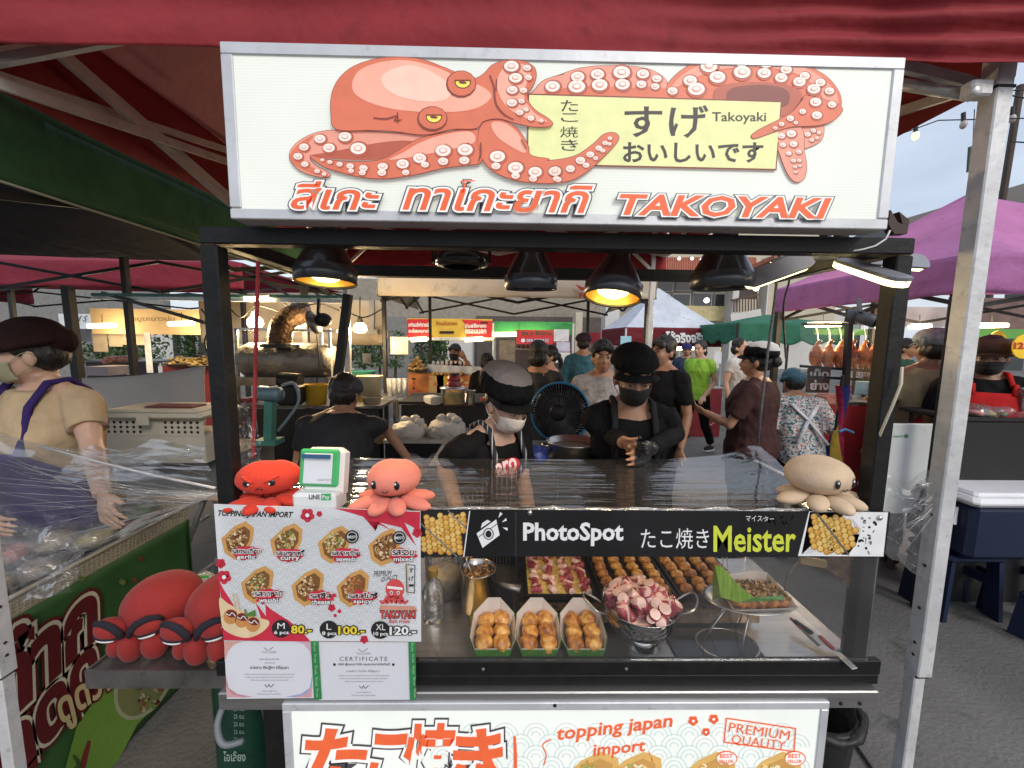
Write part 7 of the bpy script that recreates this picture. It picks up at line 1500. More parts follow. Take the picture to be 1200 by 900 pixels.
def tub(label, name, x, y0, y1, w, Y, m, cat='container', taper=.85):
    k = Y / FPX; c = P(x, y1, Y=Y); h = P(x, y0, Y=Y).z - c.z; t = thing(name, label, cat, c); r = w * k / 2; mesh_part('shell', m, t, lambda b: b.lathe([(0, 0), (r * taper, 0), (r, h * .95), (r * 1.05, h), (r * .97, h), (r * taper * .9, h * .1), (0, h * .1)], 20, c, sy=.8), True); mesh_part('rim', m, t, lambda b: b.tube([c + V((r * 1.05 * cos(a), r * .84 * sin(a), h)) for a in [2 * pi * i / 20 for i in range(21)]], .006, 6)); return t
tub('yellow plastic tub beside the bent person', 'plastic_tub', 371, 451, 474, 26, 2.7, mat('yellow_plastic', (.55, .33, .03), .4)); tub('cream square tub right of the white tent pole', 'plastic_tub', 434, 441, 464, 28, 3.0, mat('cream_plastic', (.5, .44, .28), .4)); tub('teal basin behind the white tent pole', 'plastic_tub', 425, 435, 447, 30, 4.0, mat('teal_plastic', (.05, .25, .2), .4)); tub('small bowl below the cream square tub', 'plastic_tub', 436, 465, 474, 22, 2.9, mat('beige_plastic', (.35, .3, .2), .4))
counter('low cluttered counter behind the bent person', 395, 470, 450, 560, 3.3, mat('dark_counter', (.03, .03, .03), .6))
for x0, y0, x1, y1, Y, l_ in ((458, 395, 478, 415, 3.4, 'grey card taped above the plastic cup rack'), (404, 412, 412, 425, 5, 'white framed price card left of two'), (425, 414, 434, 426, 5, 'white framed price card right of two'), (585, 399, 604, 440, 5.1, 'white price list hanging from the cream canopy frame')): sgn('price_card', l_, 'card', x0, y0, x1, y1, Y, mat('grey_card', (.4, .38, .34), .7, var=.3, vs=18), .01)
ad = thing('letter_board', 'grey board with a tall letter shape behind the lit stall', 'sign', P(436, 380, Y=4.4)); mesh_part('board', mat('beige_board', (.42, .34, .22), .7), ad, lambda b: b.lathe([(0, 0), (.09, 0), (.09, .02), (0, .02)], 24, P(446, 392, Y=4.4), Matrix.Rotation(pi / 2, 3, 'X'))); mesh_part('letter', mat('grey_letter', (.3, .29, .27), .7), ad, lambda b: (b.bar(P(436, 352, Y=4.3), P(436, 388, Y=4.3), .05), b.bar(P(430, 389, Y=4.29), P(443, 389, Y=4.29), .05)))
# ================================================================== stall under the cream canopy
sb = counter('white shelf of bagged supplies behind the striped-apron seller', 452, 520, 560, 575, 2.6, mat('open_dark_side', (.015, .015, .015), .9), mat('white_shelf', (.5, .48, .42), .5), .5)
M_WBAG = mat('white_poly_bag', (.60, .57, .50), .45, var=.08, vs=8, bump=.8, bs=18)
for k, (x, w, y1, h, l_) in enumerate(((481, 40, 519, 32, 'white knotted bag of batter with blue inside on the shelf'), (523, 42, 518, 34, 'white knotted bag with long loose handles on the shelf'))):
    c = P(x, y1, Y=2.7); kk = 2.7 / FPX; t = thing('plastic_bag', l_, 'plastic bag', c, 'white bags on the shelf behind the seller')
    mesh_part('bag', M_WBAG, t, crumple(c + V((0, 0, h * kk * .42)), (w * kk * .52, .11, h * kk * .46), k + 2, 20, 14, .18), True)
    mesh_part('handles', M_WBAG, t, lambda b: [crumple(c + V((sx, sy, h * kk * sz)), (.035, .03, .028), k * 5 + int(sx * 100), 10, 8, .5)(b) for sx, sy, sz in ((-.03, 0, .86), (.03, 0, .9), (.07, -.03, .82))], True)
for k, x in enumerate((485, 512, 532)): 
    c = P(x, 548, Y=2.62); t = thing('plastic_bag', ('first', 'second', 'third')[k] + ' clear bag from the left hanging below the white shelf', 'plastic bag', c, 'clear bags under the shelf'); mesh_part('bag', film('hanging_bag', .2, .6, .2, bs=20, bump=1, milky=.22), t, crumple(c + V((0, -.02, 0)), (.09, .05, .1), k + 20), True)
fs = counter('counter of cups and fried food with orange banner under the cream canopy', 478, 436, 592, 475, 5.0, mat('orange_banner', (.55, .2, .06), .5, var=.5, vs=6))
S = Sheet(onY(5.0), (0, -1, 0), fs, .004)
for x0, x1, c in ((503, 520, (.6, .45, .2)), (512, 538, (.6, .42, .02)), (563, 578, (.55, .04, .05))): S.poly('banner_print', ink(c), [(x0, 440), (x1, 440), (x1, 478), (x0, 478)], 1)
rr = random.Random(2)
for k in range(40): S.ell('banner_print', (ink((.6, .5, .3)), ink((.05, .03, .03)), ink((.5, .1, .05)), ink((.6, .15, .1)))[k % 4], rr.uniform(482, 575), rr.uniform(443, 476), rr.uniform(1, 4), rr.uniform(.8, 2.5), 2 + k % 3)
S.done()
mesh_part('cloth', mat('pale_blue_plastic', (.5, .55, .65), .35, bump=.4), fs, lambda b: b.grid(lambda u, v: V((P(500 + 90 * u, 440, Y=4.96).x, 4.97 + .01 * sin(u * 40), P(500 + 90 * u, 437 - 10 * (1 - v) + 4 * u, Y=4.96).z)), 40, 4), True, thick=.002)
pile('heap of yellow fries behind the black tent leg', 489, 433, 22, 15, 4.9, M_FRY, 90)
for k in range(9):
    c = P(508 + k * 5.2, 433, Y=5.15); t = thing('paper_cup', ORD[k] + ' upright white cup from the left in the counter row', 'cup', c, 'row of cups on the fried food counter'); mesh_part('cup', mat('peach_cup', (.55, .4, .33), .5), t, lambda b: b.lathe([(0, 0), (.015, 0), (.022, .08), (.0, .075)], 10, c), True); mesh_part('lid', M_WPL, t, lambda b: b.lathe([(.022, .08), (.012, .11), (0, .11)], 10, c))
for k in range(8):
    c = P(508 + k * 4.6, 438, Y=4.93); t = thing('fried_ball', ORD[k] + ' orange fried ball from the left at the counter front', 'food', c, 'row of fried balls at the counter front'); mesh_part('ball', M_FRY, t, lambda b: b.ell(c, .022, 9, 7), True)
gb_ = thing('glass_cooker', 'glass pot of yellow food with a stacked red lid on the rear table', 'pot', P(531, 471, Y=2.9)); c = P(532, 472, Y=2.9); k = 2.9 / FPX
mesh_part('glass_bowl', M_CLR, gb_, lambda b: b.lathe([(0, 0), (14 * k, 0), (15.5 * k, 16 * k), (16 * k, 17 * k)], 24, c), True); mesh_part('food', mat('yellow_food', (.6, .42, .03), .5, var=.2), gb_, lambda b: b.lathe([(0, .003), (12 * k, .003), (12 * k, 11 * k), (0, 11 * k)], 20, c), True); mesh_part('steel_ring', M_STEEL, gb_, lambda b: b.lathe([(16 * k, 17 * k), (17 * k, 18 * k), (10 * k, 20 * k), (0, 20 * k)], 24, c), True)
mesh_part('red_lid', mat('red_enamel', (.28, .02, .02), .3, coat=.4), gb_, lambda b: b.lathe([(0, 19 * k), (9 * k, 19 * k), (9.5 * k, 23 * k), (7 * k, 25 * k), (8 * k, 27 * k), (7.5 * k, 32 * k), (5 * k, 33 * k), (0, 33 * k)], 24, c), True); mesh_part('knob', M_TBLK, gb_, lambda b: b.lathe([(6 * k, 32.5 * k), (6 * k, 35 * k), (0, 35.5 * k)], 16, c))
tub('small steel cup right of the glass pot', 'steel_cup', 552, 458, 474, 9, 2.9, M_STEEL, 'cup', 1)
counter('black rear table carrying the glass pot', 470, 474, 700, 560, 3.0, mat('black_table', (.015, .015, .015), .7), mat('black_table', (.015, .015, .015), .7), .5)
cupr = thing('cup_rack', 'stacks of clear cups on the rack left of the fries stall', 'cup stack', P(470, 470, Y=3.3))
for k in range(4):
    c = P(457 + k * 6, 466, Y=3.3); mesh_part('cup_stack', film('cup_stack', .3, .5, .2, bs=60, stretch=(.1, .1, 5), bump=.8, milky=.25), cupr, lambda b: b.lathe([(0, 0), (.02, 0), (.026, .16), (0, .16)], 12, c), True)
mesh_part('rack_box', film('rack_plastic', .12, .5, .2, bs=12, bump=.6, milky=.1), cupr, lambda b: b.box(P(470, 480, Y=3.35), (.4, .25, .2)))
ky = thing('food_banner', 'red and yellow food banner with a cart picture beyond the cream canopy', 'banner', P(525, 400, Y=6.3)); a, c = P(477, 398.5, Y=6.3), P(577, 374, Y=6.3)
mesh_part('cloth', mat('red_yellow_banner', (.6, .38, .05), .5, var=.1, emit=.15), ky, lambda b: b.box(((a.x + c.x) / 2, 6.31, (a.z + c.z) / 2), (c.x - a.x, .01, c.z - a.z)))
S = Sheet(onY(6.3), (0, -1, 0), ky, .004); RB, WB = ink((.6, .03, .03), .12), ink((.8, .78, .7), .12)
S.poly('banner_print', RB, [(477, 374), (506, 374), (501, 385), (508, 396), (477, 397)], 1); S.poly('banner_print', RB, [(541, 374.5), (577, 376), (576, 398), (545, 396), (550, 386)], 1); S.poly('banner_print', WB, [(477, 395.5), (577, 395.5), (577, 398.6), (477, 398.6)], 2)
for y in (378, 385): S.outlined(WB, RB, 'เฟรนช์ฟรายส์' if y == 378 else 'อร่อยมาก', 479, y, 503, y + 5, 2, .03, .04); S.outlined(WB, RB, 'มันฝรั่งทอด' if y == 378 else 'กรอบนอก', 545, y + 1, 570, y + 6, 2, .03, .04)
S.text(ink((.4, .1, .02)), 'ร้านมันทอด', 511, 376, 536, 381, 2, .03); S.poly('banner_print', ink((.04, .02, .02)), [(515, 388), (532, 388), (532, 391), (515, 391)], 2); S.text(ink((.05, .03, .03)), 'ราคา 20 บาท ทุกอย่าง สั่งได้เลย', 505, 396, 560, 398.3, 3); S.poly('banner_print', ink((.05, .03, .03)), [(563, 377), (572, 377), (572, 379), (563, 379)], 3); S.done()
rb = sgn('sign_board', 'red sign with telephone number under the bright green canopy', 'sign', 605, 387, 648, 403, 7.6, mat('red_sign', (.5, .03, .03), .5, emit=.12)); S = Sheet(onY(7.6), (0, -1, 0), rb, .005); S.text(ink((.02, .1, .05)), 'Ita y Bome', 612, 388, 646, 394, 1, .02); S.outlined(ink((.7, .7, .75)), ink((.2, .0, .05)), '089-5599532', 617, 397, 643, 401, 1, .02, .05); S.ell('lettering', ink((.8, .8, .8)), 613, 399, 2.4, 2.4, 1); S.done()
for x0, y0, x1, y1, l_, c in ((649, 386, 667, 400, 'upper white paper notice beside the red telephone sign', (.6, .6, .62)), (652, 401, 668, 412, 'lilac paper notice in the middle of the notice wall', (.5, .48, .6)), (650, 413, 668, 425, 'lowest white paper notice of the notice wall', (.6, .6, .6)), (727, 394, 740, 406, 'light blue round-faced sign behind the young man', (.3, .55, .65)), (836, 412, 846, 426, 'white notice right of the green polo woman', (.6, .62, .64))): sgn('notice', l_, 'notice', x0, y0, x1, y1, 7.0, mat('paper_%d' % x0, c, .6, var=.15, vs=9), .01)
sc_ = counter('shop counter with bottles beyond the polka dot blouse', 600, 410, 668, 440, 7.9, mat('dark_panel', (.04, .03, .03), .6)); 
for k in range(7):
    c = P(608 + k * 5, 410, Y=7.95); t = thing('bottle', ORD[k] + ' dark bottle from the left in the row under the red telephone sign', 'bottle', c, 'bottles under the red telephone sign'); mesh_part('glass', mat('dark_bottle', (.06, .02, .02), .2), t, lambda b: b.lathe([(0, 0), (.035, 0), (.035, .12), (.012, .17), (.012, .2)], 10, c), True)
# maroon stall counter in the middle distance
mc = counter('maroon cloth counter with white Thai letters beyond the green polo woman', 786, 455, 843, 506, 6.6, MAR, mat('steel_top', (.3, .3, .3), .4), 1.0); S = Sheet(onY(6.6), (0, -1, 0), mc, .006); S.text(ink((.65, .6, .6)), 'อร่อย', 789, 468, 803, 479, 1, .03); S.stroke('lettering', ink((.5, .35, .3)), [(822, 499), (832, 498), (838, 494)], .7, 1); S.done()
sgn('red_box', 'red box standing on the maroon counter', 'box', 789, 441, 801, 455, 6.7, mat('red_box', (.55, .02, .02), .4), .3); tub('steel pot on the maroon counter beside the red box', 'pot', 806, 442, 455, 12, 6.8, M_STEEL, 'pot', 1)
# ================================================================== fan, pot and bag behind the sellers
FC = P(656, 483, Y=2.1); k = 2.1 / FPX; fa = thing('fan', 'large black standing fan with a blue rim between the sellers', 'fan', (FC.x, FC.y, 0)); q = Matrix.Rotation(pi / 2, 3, 'X') @ Matrix.Rotation(-.35, 3, 'Y'); q = Matrix.Rotation(-.35, 3, 'Z') @ Matrix.Rotation(pi / 2 - .1, 3, 'X'); rF = 35 * k
mesh_part('rim', mat('blue_rim', (.03, .22, .42), .4), fa, lambda b: b.tube([FC + q @ V((rF * cos(a), rF * sin(a), 0)) for a in [2 * pi * i / 40 for i in range(41)]], .007, 8, cap=False), True)
for i in range(56):
    a = 2 * pi * i / 56; mesh_part('guard_wire', mat('fan_guard', (.07, .07, .075), .4), fa, lambda b: b.tube([FC + q @ V((rF * .28 * cos(a), rF * .28 * sin(a), .05)), FC + q @ V((rF * .8 * cos(a + .12), rF * .8 * sin(a + .12), .04)), FC + q @ V((rF * cos(a + .2), rF * sin(a + .2), .0))], .0022, 4))
for r_ in (.55, .8): mesh_part('guard_ring', M_TBLK, fa, lambda b: b.tube([FC + q @ V((rF * r_ * cos(a), rF * r_ * sin(a), .045)) for a in [2 * pi * i / 32 for i in range(33)]], .0025, 5, cap=False))
mesh_part('hub', M_TBLK, fa, lambda b: b.lathe([(0, .055), (rF * .22, .053), (rF * .29, .045), (rF * .29, .0)], 24, FC, q), True)
for i in range(3):
    def blade(b):
        b.grid(lambda u, v: FC + q @ V(((rF * (.2 + .7 * u)) * cos(i * 2.094 + v * 1.25 + u * .2), (rF * (.2 + .7 * u)) * sin(i * 2.094 + v * 1.25 + u * .2), .01 - .05 * v + .02)), 8, 8)
    mesh_part('blade', mat('black_blade', (.012, .012, .012), .3), fa, blade, True, thick=.002)
mesh_part('rear_cage', M_TBLK, fa, lambda b: b.lathe([(rF, 0), (rF * .8, -.05), (rF * .3, -.08), (0, -.085)], 28, FC, q), True); mesh_part('motor', M_TBLK, fa, lambda b: b.lathe([(.0, -.2), (.06, -.19), (.07, -.08)], 16, FC, q), True); mesh_part('pole', M_TBLK, fa, lambda b: b.tube([(FC.x, FC.y + .08, 0), (FC.x, FC.y + .08, FC.z)], .015, 10)); mesh_part('foot', M_TBLK, fa, lambda b: b.lathe([(0, .03), (.18, .02), (.2, 0)], 24, (FC.x, FC.y + .08, 0)), True)
PP = P(671, 540, Y=1.75); k = 1.75 / FPX; sp_ = thing('stock_pot', 'wide steel pot with loop handles between the sellers', 'pot', PP)
mesh_part('pot_body', M_STEEL, sp_, lambda b: b.lathe([(0, 0), (30 * k, 0), (31 * k, 24 * k), (32 * k, 25 * k), (30 * k, 25 * k), (30 * k, 12 * k), (0, 12 * k)], 36, PP), True); mesh_part('filling', mat('clear_broth', (.3, .26, .2), .1), sp_, lambda b: b.lathe([(0, 17 * k), (30 * k, 17 * k)], 30, PP)); 
for s in (-1, 1): mesh_part('handle', M_STEEL, sp_, lambda b: b.tube([PP + V((s * 31 * k, -.03, 20 * k)), PP + V((s * 37 * k, -.02, 20 * k)), PP + V((s * 37 * k, .02, 20 * k)), PP + V((s * 31 * k, .03, 20 * k))], .004, 6), True)
tg = thing('tongs', 'steel tongs resting across the wide pot', 'tongs', P(700, 525, Y=1.7)); mesh_part('arm', M_STEEL, tg, lambda b: b.bar(P(684, 529, Y=1.7), P(704, 519, Y=1.65), .012, .004)); mesh_part('arm', M_STEEL, tg, lambda b: b.bar(P(686, 533, Y=1.68), P(706, 524, Y=1.63), .012, .004))
ks = thing('prep_table', 'steel prep table behind the stall counter holding pot and bag', 'table', (.3, 1.85, 0)); zt = PP.z - .003; mesh_part('table_top', M_STEELD, ks, lambda b: b.box((.15, 1.9, zt - .01), (.95, .45, .02)))
for x in (-.28, .6):
    for y in (1.7, 2.1): mesh_part('leg', M_STEELD, ks, lambda b: b.bar((x, y, 0), (x, y, zt - .02), .03))
t = thing('plastic_bag', 'crumpled blue and white bag left of the wide pot', 'plastic bag', P(628, 538, Y=1.7)); mesh_part('bag', mat('blue_white_bag', (.03, .05, .22), .35, var=.8, vs=16, bump=.8), t, crumple(P(628, 532, Y=1.72), (.055, .06, .035), 31), True)
# ================================================================== right: roast duck stall
M_DUCK = foodmat('roast_skin', (.62, .2, .05), (.34, .08, .02), 9, .22, (.58, .24, .06), .6)
dk = None
for i, (x, h) in enumerate(((956, 42), (970, 40), (983, 45), (997, 43), (1011, 42), (1024, 40))):
    c = P(x, 418, Y=3.15); k = 3.15 / FPX
    lab = ('roast duck hanging at the left end of the row', 'roast duck hanging second from the left end', 'roast duck hanging third, beside the case post', 'roast duck hanging right of the case post', 'roast duck hanging second from the right end', 'roast duck hanging at the right end by the stall post')[i]
    t = thing('roast_duck', lab, 'roast duck', c, 'roast ducks hanging in the case')
    b = MB(); b.ell(c, (7.2 * k, 6.5 * k, 12 * k), 14, 10); b.ell(c + V((0, 0, 9 * k)), (4.8 * k, 4.4 * k, 6 * k), 12, 8); b.tube([c + V((0, 0, 10 * k)), c + V((.5 * k, 0, 16 * k)), c + V((3 * k, 0, 19 * k)), c + V((5 * k, 0, 17 * k))], [.02, .015, .014, .012], 8)
    for s in (-1, 1): b.ell(c + V((s * 6.5 * k, -.01, 2 * k)), (2 * k, 2.4 * k, 6 * k), 8, 6, Matrix.Rotation(s * .3, 3, 'Y')); b.ell(c + V((s * 3.5 * k, -.02, -11 * k)), (2.6 * k, 2.6 * k, 4.5 * k), 8, 6)
    blob(b, 'meat', M_DUCK, t, .011, 1); mesh_part('hook', M_STEEL, t, lambda b: b.tube([c + V((.5 * k, 0, 18 * k)), c + V((0, 0, 26 * k)), P(x, 381, Y=3.15)], .004, 5))
case = thing('display_case', 'black framed glass case around the roast ducks', 'display case', P(985, 470, Y=3.0))
mesh_part('frame_bar', M_TBLK, case, lambda b: b.bar(P(996, 362, Y=2.95), P(990, 470, Y=2.95), .035))
for a, c in (((940, 380, 3.2), (1040, 380, 3.2)), ((938, 429, 3.0), (1035, 436, 3.0)), ((938, 441, 3.0), (1035, 446, 3.0))): mesh_part('frame_bar', M_TBLK, case, lambda b: b.bar(P(*a[:2], Y=a[2]), P(*c[:2], Y=c[2]), .02))
mesh_part('glass', M_GLASS, case, lambda b: b.add([P(938, 380, Y=2.98), P(1035, 380, Y=2.98), P(1035, 470, Y=2.98), P(938, 470, Y=2.98)], [(0, 1, 2, 3)]))
sgd = sgn('sign_board', 'brown board with big white characters under the ducks', 'sign', 946, 430, 974, 460, 3.1, mat('brown_board', (.08, .05, .04), .6), .02); S = Sheet(onY(3.1), (0, -1, 0), sgd, .003); S.text(ink((.7, .7, .68)), 'เป็ด', 949, 432, 971, 443, 1, .04); S.text(ink((.7, .7, .68)), 'ย่าง', 949, 445, 971, 457, 1, .04); S.done()
dc = counter('red duck stall counter with a plate picture and yellow Thai letters', 940, 474, 1040, 560, 2.95, mat('duck_banner_red', (.28, .015, .02), .5, var=.1), M_STEELD, .5)
S = Sheet(onY(2.95), (0, -1, 0), dc, .003); Yl = ink((.65, .42, .03))
S.outlined(Yl, ink((.1, .01, .01)), 'หมู', 942, 486, 961, 500, 1, .04, .05); S.outlined(Yl, ink((.1, .01, .01)), 'กรอบ', 942, 502, 960, 513, 1, .04, .05); S.ell('banner_print', ink((.6, .58, .5)), 975, 500, 12, 10, 1); S.ell('banner_print', ink((.2, .06, .03)), 976, 502, 9, 6, 2, .3)
for x, y in ((966, 489), (974, 486), (982, 488)): S.ell('banner_print', ink((.6, .58, .5)), x, y, 3.4, 2.8, 3); S.ell('banner_print', ink((.15, .2, .05)), x, y, 2.2, 1.7, 4)
S.text(Yl, 'หมูแดง เป็ดย่าง', 958, 514, 984, 519, 1, .01); S.ell('banner_print', ink((.5, .35, .2)), 962, 530, 8, 9, 1); S.done()
pile('tray of chopped roast meat left of the pink pork block', 950, 472, 26, 10, 3.05, M_MEAT); pile('tray of sliced meat right of the pink pork block', 1022, 474, 30, 10, 3.05, M_MEAT); 
tag(mesh_part('pork_block', foodmat('pink_pork', (.5, .22, .17), (.38, .13, .1), 8), None, lambda b: b.box(P(973, 468, Y=3.0), (.19, .12, .09), bev=.02)), 'pink block of pork on the duck stall counter', 'food')
for k in range(5):
    c = P(1006 + k * 4.5, 441, Y=3.1); t = thing('sauce_cup', ORD[k] + ' small clear sauce cup from the left under the ducks', 'cup', c, 'sauce cups under the ducks'); mesh_part('cup', M_CLR, t, lambda b: b.lathe([(0, 0), (.012, 0), (.015, .05)], 10, c), True)
# striped furled umbrella
ub = thing('furled_umbrella', 'furled blue, yellow and red striped umbrella beside the duck counter', 'umbrella', P(975, 560, Y=2.7))
cs = [(.02, .025, .12), (.5, .33, .05), (.28, .02, .06), (.02, .025, .12), (.3, .02, .06)]
for j in range(5):
    def stripe(b, j=j):
        N_ = 26
        for i in range(N_):
            u0, u1 = i / N_, (i + 1) / N_
            def pt(u, s):
                c_ = P(988 - 17 * u ** 1.5, 452 + 108 * u, Y=2.7); w = (.02 + .055 * abs(u - .42) + .06 * max(0, u - .42)); a = s * 2 * pi + u * 3.2; return c_ + V((cos(a) * w, sin(a) * w, 0))
            s0, s1 = j / 5, (j + 1) / 5; vs = []
            for u in (u0, u1): vs += [pt(u, s0 + (s1 - s0) * q_ / 4) * 1 for q_ in range(5)]
            b.add(vs, [(q_, q_ + 1, q_ + 6, q_ + 5) for q_ in range(4)])
    mesh_part('panel', cloth('umbrella_%d' % j, cs[j]), ub, stripe, True)
mesh_part('pole', M_TBLK, ub, lambda b: b.tube([P(988, 440, Y=2.7), P(972, 562, Y=2.7)], .012, 8)); mesh_part('tie', mat('blue_cord', (.05, .2, .4), .5), ub, lambda b: b.tube([P(983, 506, Y=2.6), P(990, 503, Y=2.62), P(1000, 507, Y=2.65)], .008, 6))
spk = thing('spot_fixture', 'twin grey cylinder lamp hung under the purple canopy', 'lamp', P(1008, 372, Y=2.6)); mesh_part('cylinder', mat('grey_fixture', (.08, .085, .095), .4), spk, lambda b: (b.tube([P(992, 370, Y=2.65), P(1008, 372, Y=2.6)], .045, 16), b.tube([P(1006, 371, Y=2.58), P(1027, 377, Y=2.5)], .04, 16)), True); mesh_part('mouth', M_HOLE, spk, lambda b: b.tube([P(1026, 377, Y=2.5), P(1028, 377.5, Y=2.495)], .032, 16)); mesh_part('bracket', mat('grey_fixture', (.08, .085, .095), .4), spk, lambda b: b.bar(P(1008, 366, Y=2.55), P(1006, 350, Y=2.6), .02))
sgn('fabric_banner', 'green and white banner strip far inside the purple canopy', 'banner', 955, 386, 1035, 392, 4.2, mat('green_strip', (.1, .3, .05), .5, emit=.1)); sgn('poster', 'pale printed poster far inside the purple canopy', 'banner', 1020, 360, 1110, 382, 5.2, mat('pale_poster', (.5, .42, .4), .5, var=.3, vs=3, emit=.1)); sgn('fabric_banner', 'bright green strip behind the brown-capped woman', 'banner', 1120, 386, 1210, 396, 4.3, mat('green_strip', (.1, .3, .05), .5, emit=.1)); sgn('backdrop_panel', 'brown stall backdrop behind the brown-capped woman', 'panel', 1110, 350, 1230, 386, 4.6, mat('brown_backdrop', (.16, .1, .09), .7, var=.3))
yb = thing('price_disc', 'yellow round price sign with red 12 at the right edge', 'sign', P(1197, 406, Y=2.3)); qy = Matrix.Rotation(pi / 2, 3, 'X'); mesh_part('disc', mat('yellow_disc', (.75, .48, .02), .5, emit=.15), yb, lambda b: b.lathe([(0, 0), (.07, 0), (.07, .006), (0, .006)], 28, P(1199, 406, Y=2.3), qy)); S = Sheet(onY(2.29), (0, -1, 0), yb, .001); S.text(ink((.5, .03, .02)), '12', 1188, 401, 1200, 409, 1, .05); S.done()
yb = thing('price_disc', 'yellow disc sign without number above the brown-capped woman', 'sign', P(1168, 398, Y=3.2)); mesh_part('disc', mat('yellow_disc', (.75, .48, .02), .5, emit=.15), yb, lambda b: b.lathe([(0, 0), (.07, 0), (.07, .006), (0, .006)], 28, P(1168, 398, Y=3.2), qy))
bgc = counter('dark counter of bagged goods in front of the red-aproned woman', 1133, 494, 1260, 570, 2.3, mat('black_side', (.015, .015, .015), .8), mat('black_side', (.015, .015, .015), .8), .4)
for k, x in enumerate((1142, 1156, 1170, 1185, 1200)):
    c = P(x, 482, Y=2.35); t = thing('goods_bag', ('leftmost', 'second', 'middle', 'fourth', 'rightmost')[k] + ' plastic bag of the row on the dark counter', 'plastic bag', c, 'bagged goods on the dark counter'); mesh_part('contents', mat('bag_food_%d' % ((k + 1) % 6), cols[(k + 1) % 6], .6), t, crumple(c - V((0, 0, .01)), (.03, .04, .02), k), True); mesh_part('plastic', M_BAG, t, crumple(c, (.05, .07, .04), k + 40), True)
tub('glass jar of straws beside the red-aproned woman', 'glass_jar', 1201, 456, 480, 16, 2.3, M_CLR, 'jar', 1)
wp = thing('white_board', 'tall white foam board standing behind the right canopy post', 'board', P(1105, 620, Y=2.35)); a, c = P(1046, 497, Y=2.35), P(1166, 497, Y=2.35); z0_ = .55
mesh_part('board', mat('white_board', (.52, .54, .53), .5, var=.06, vs=3, dirt=.25), wp, lambda b: b.box(((a.x + c.x) / 2, 2.37, (a.z + z0_) / 2), (c.x - a.x, .03, a.z - z0_), bev=.006)); mesh_part('board_leg', M_ALU, wp, lambda b: (b.bar((a.x + .03, 2.4, 0), (a.x + .03, 2.4, z0_), .03), b.bar((c.x - .03, 2.4, 0), (c.x - .03, 2.4, z0_), .03)))
S = Sheet(onY(2.353), (0, -1, 0), wp, .001); S.text(ink((.03, .2, .08)), 'SuperTo', 1047, 510, 1058, 513, 1, .02); S.poly('lettering', ink((.03, .2, .08)), [(1060, 509), (1064, 509), (1064, 513), (1060, 513)], 1); S.done()
# blue cooler on folding stools
cb = P(1165, 640, Y=2.0); NAVY = mat('navy_plastic', (.007, .014, .042), .4, var=.1); cz = .40
co = thing('cooler_box', 'dark blue cooler with white lid on folding stools at the right edge', 'cooler', (2.82, 2.2, cz))
mesh_part('tub', NAVY, co, lambda b: b.box((2.87, 2.25, .565), (.60, .38, .32), bev=.03)); mesh_part('lid', mat('white_lid', (.72, .73, .74), .4, var=.05), co, lambda b: (b.box((2.87, 2.25, .745), (.64, .42, .05), bev=.02), b.box((2.87, 2.25, .775), (.56, .34, .03), bev=.015)))
mesh_part('handle', mat('white_lid', (.55, .56, .57), .4), co, lambda b: b.tube([(2.555, 2.14, .69), (2.55, 2.13, .60), (2.55, 2.36, .60), (2.555, 2.35, .69)], .012, 8)); mesh_part('tag', mat('white_lid', (.55, .56, .57), .4), co, lambda b: b.box((3.05, 2.058, .60), (.04, .004, .03)))
def stool(label, x, y, h=.4, w=.34, rz=0):
    t = thing('folding_stool', label, 'stool', (x, y, 0), 'navy folding stools'); M0 = Matrix.Translation((x, y, 0)) @ Matrix.Rotation(rz, 4, 'Z')
    b = MB(); b.M = M0; b.box((0, 0, h - .02), (w, w * .75, .035), bev=.01); b.build('seat', NAVY, t)
    for sx in (-1, 1):
        for sy in (-1, 1):
            b = MB(); b.M = M0; b.prism([(-.045, 0), (.045, 0), (.03, h - .04), (-.03, h - .04)], -.012, .012, lambda X_, Y_, t_: V((sx * (w * .40 + .03 * (1 - Y_ / h)) + t_, sy * w * .26 + X_, Y_))); b.build('leg', NAVY, t)
        b = MB(); b.M = M0; b.box((sx * (w * .41), 0, h * .55), (.02, w * .5, .05)); b.build('cross_panel', NAVY, t)
stool('navy folding stool directly under the cooler', 2.72, 2.25); stool('navy folding stool under the right end of the cooler', 3.08, 2.3); stool('low navy folding stool on the ground at the right edge', 3.0, 1.98, .26, .26, .3)
tub('light blue basin beneath the cooler', 'basin', 1187, 655, 678, 40, 2.5, mat('light_blue_plastic', (.1, .3, .42), .4))
# ================================================================== bins by the stall
bn = thing('waste_bin', 'black waste bin beside the right end of the lower light box', 'bin', (.93, 1.12, 0)); M_BIN = mat('black_bin', (.012, .012, .012), .5, var=.3, bump=.5)
mesh_part('shell', M_BIN, bn, lambda b: b.lathe([(0, 0), (.13, 0), (.165, .5), (.175, .53), (.16, .53), (.12, .05), (0, .05)], 28, (.93, 1.14, 0), sx=.8), True); mesh_part('bag_rim', M_BIN, bn, lambda b: b.tube([(.93 + .142 * cos(a), 1.14 + .178 * sin(a), .525 + .008 * sin(a * 5)) for a in [2 * pi * i / 30 for i in range(31)]], [.012 + .004 * sin(i * 2.4) for i in range(31)], 8), True)
jx = P(275, 860, Y=1.12).x; jg = thing('gas_cylinder', 'dark green cylinder with white writing under the side shelf', 'cylinder', (jx, 1.15, 0)); mesh_part('shell', mat('bottle_green_paint', (.006, .035, .022), .4, dirt=.4), jg, lambda b: b.lathe([(0, 0), (.08, 0), (.085, .02), (.085, .52), (.07, .57), (.03, .60), (0, .60)], 28, (jx, 1.18, 0)), True)
S = Sheet(onY(1.093), (0, -1, 0), jg, .0006); gw = ink((.25, .34, .28))
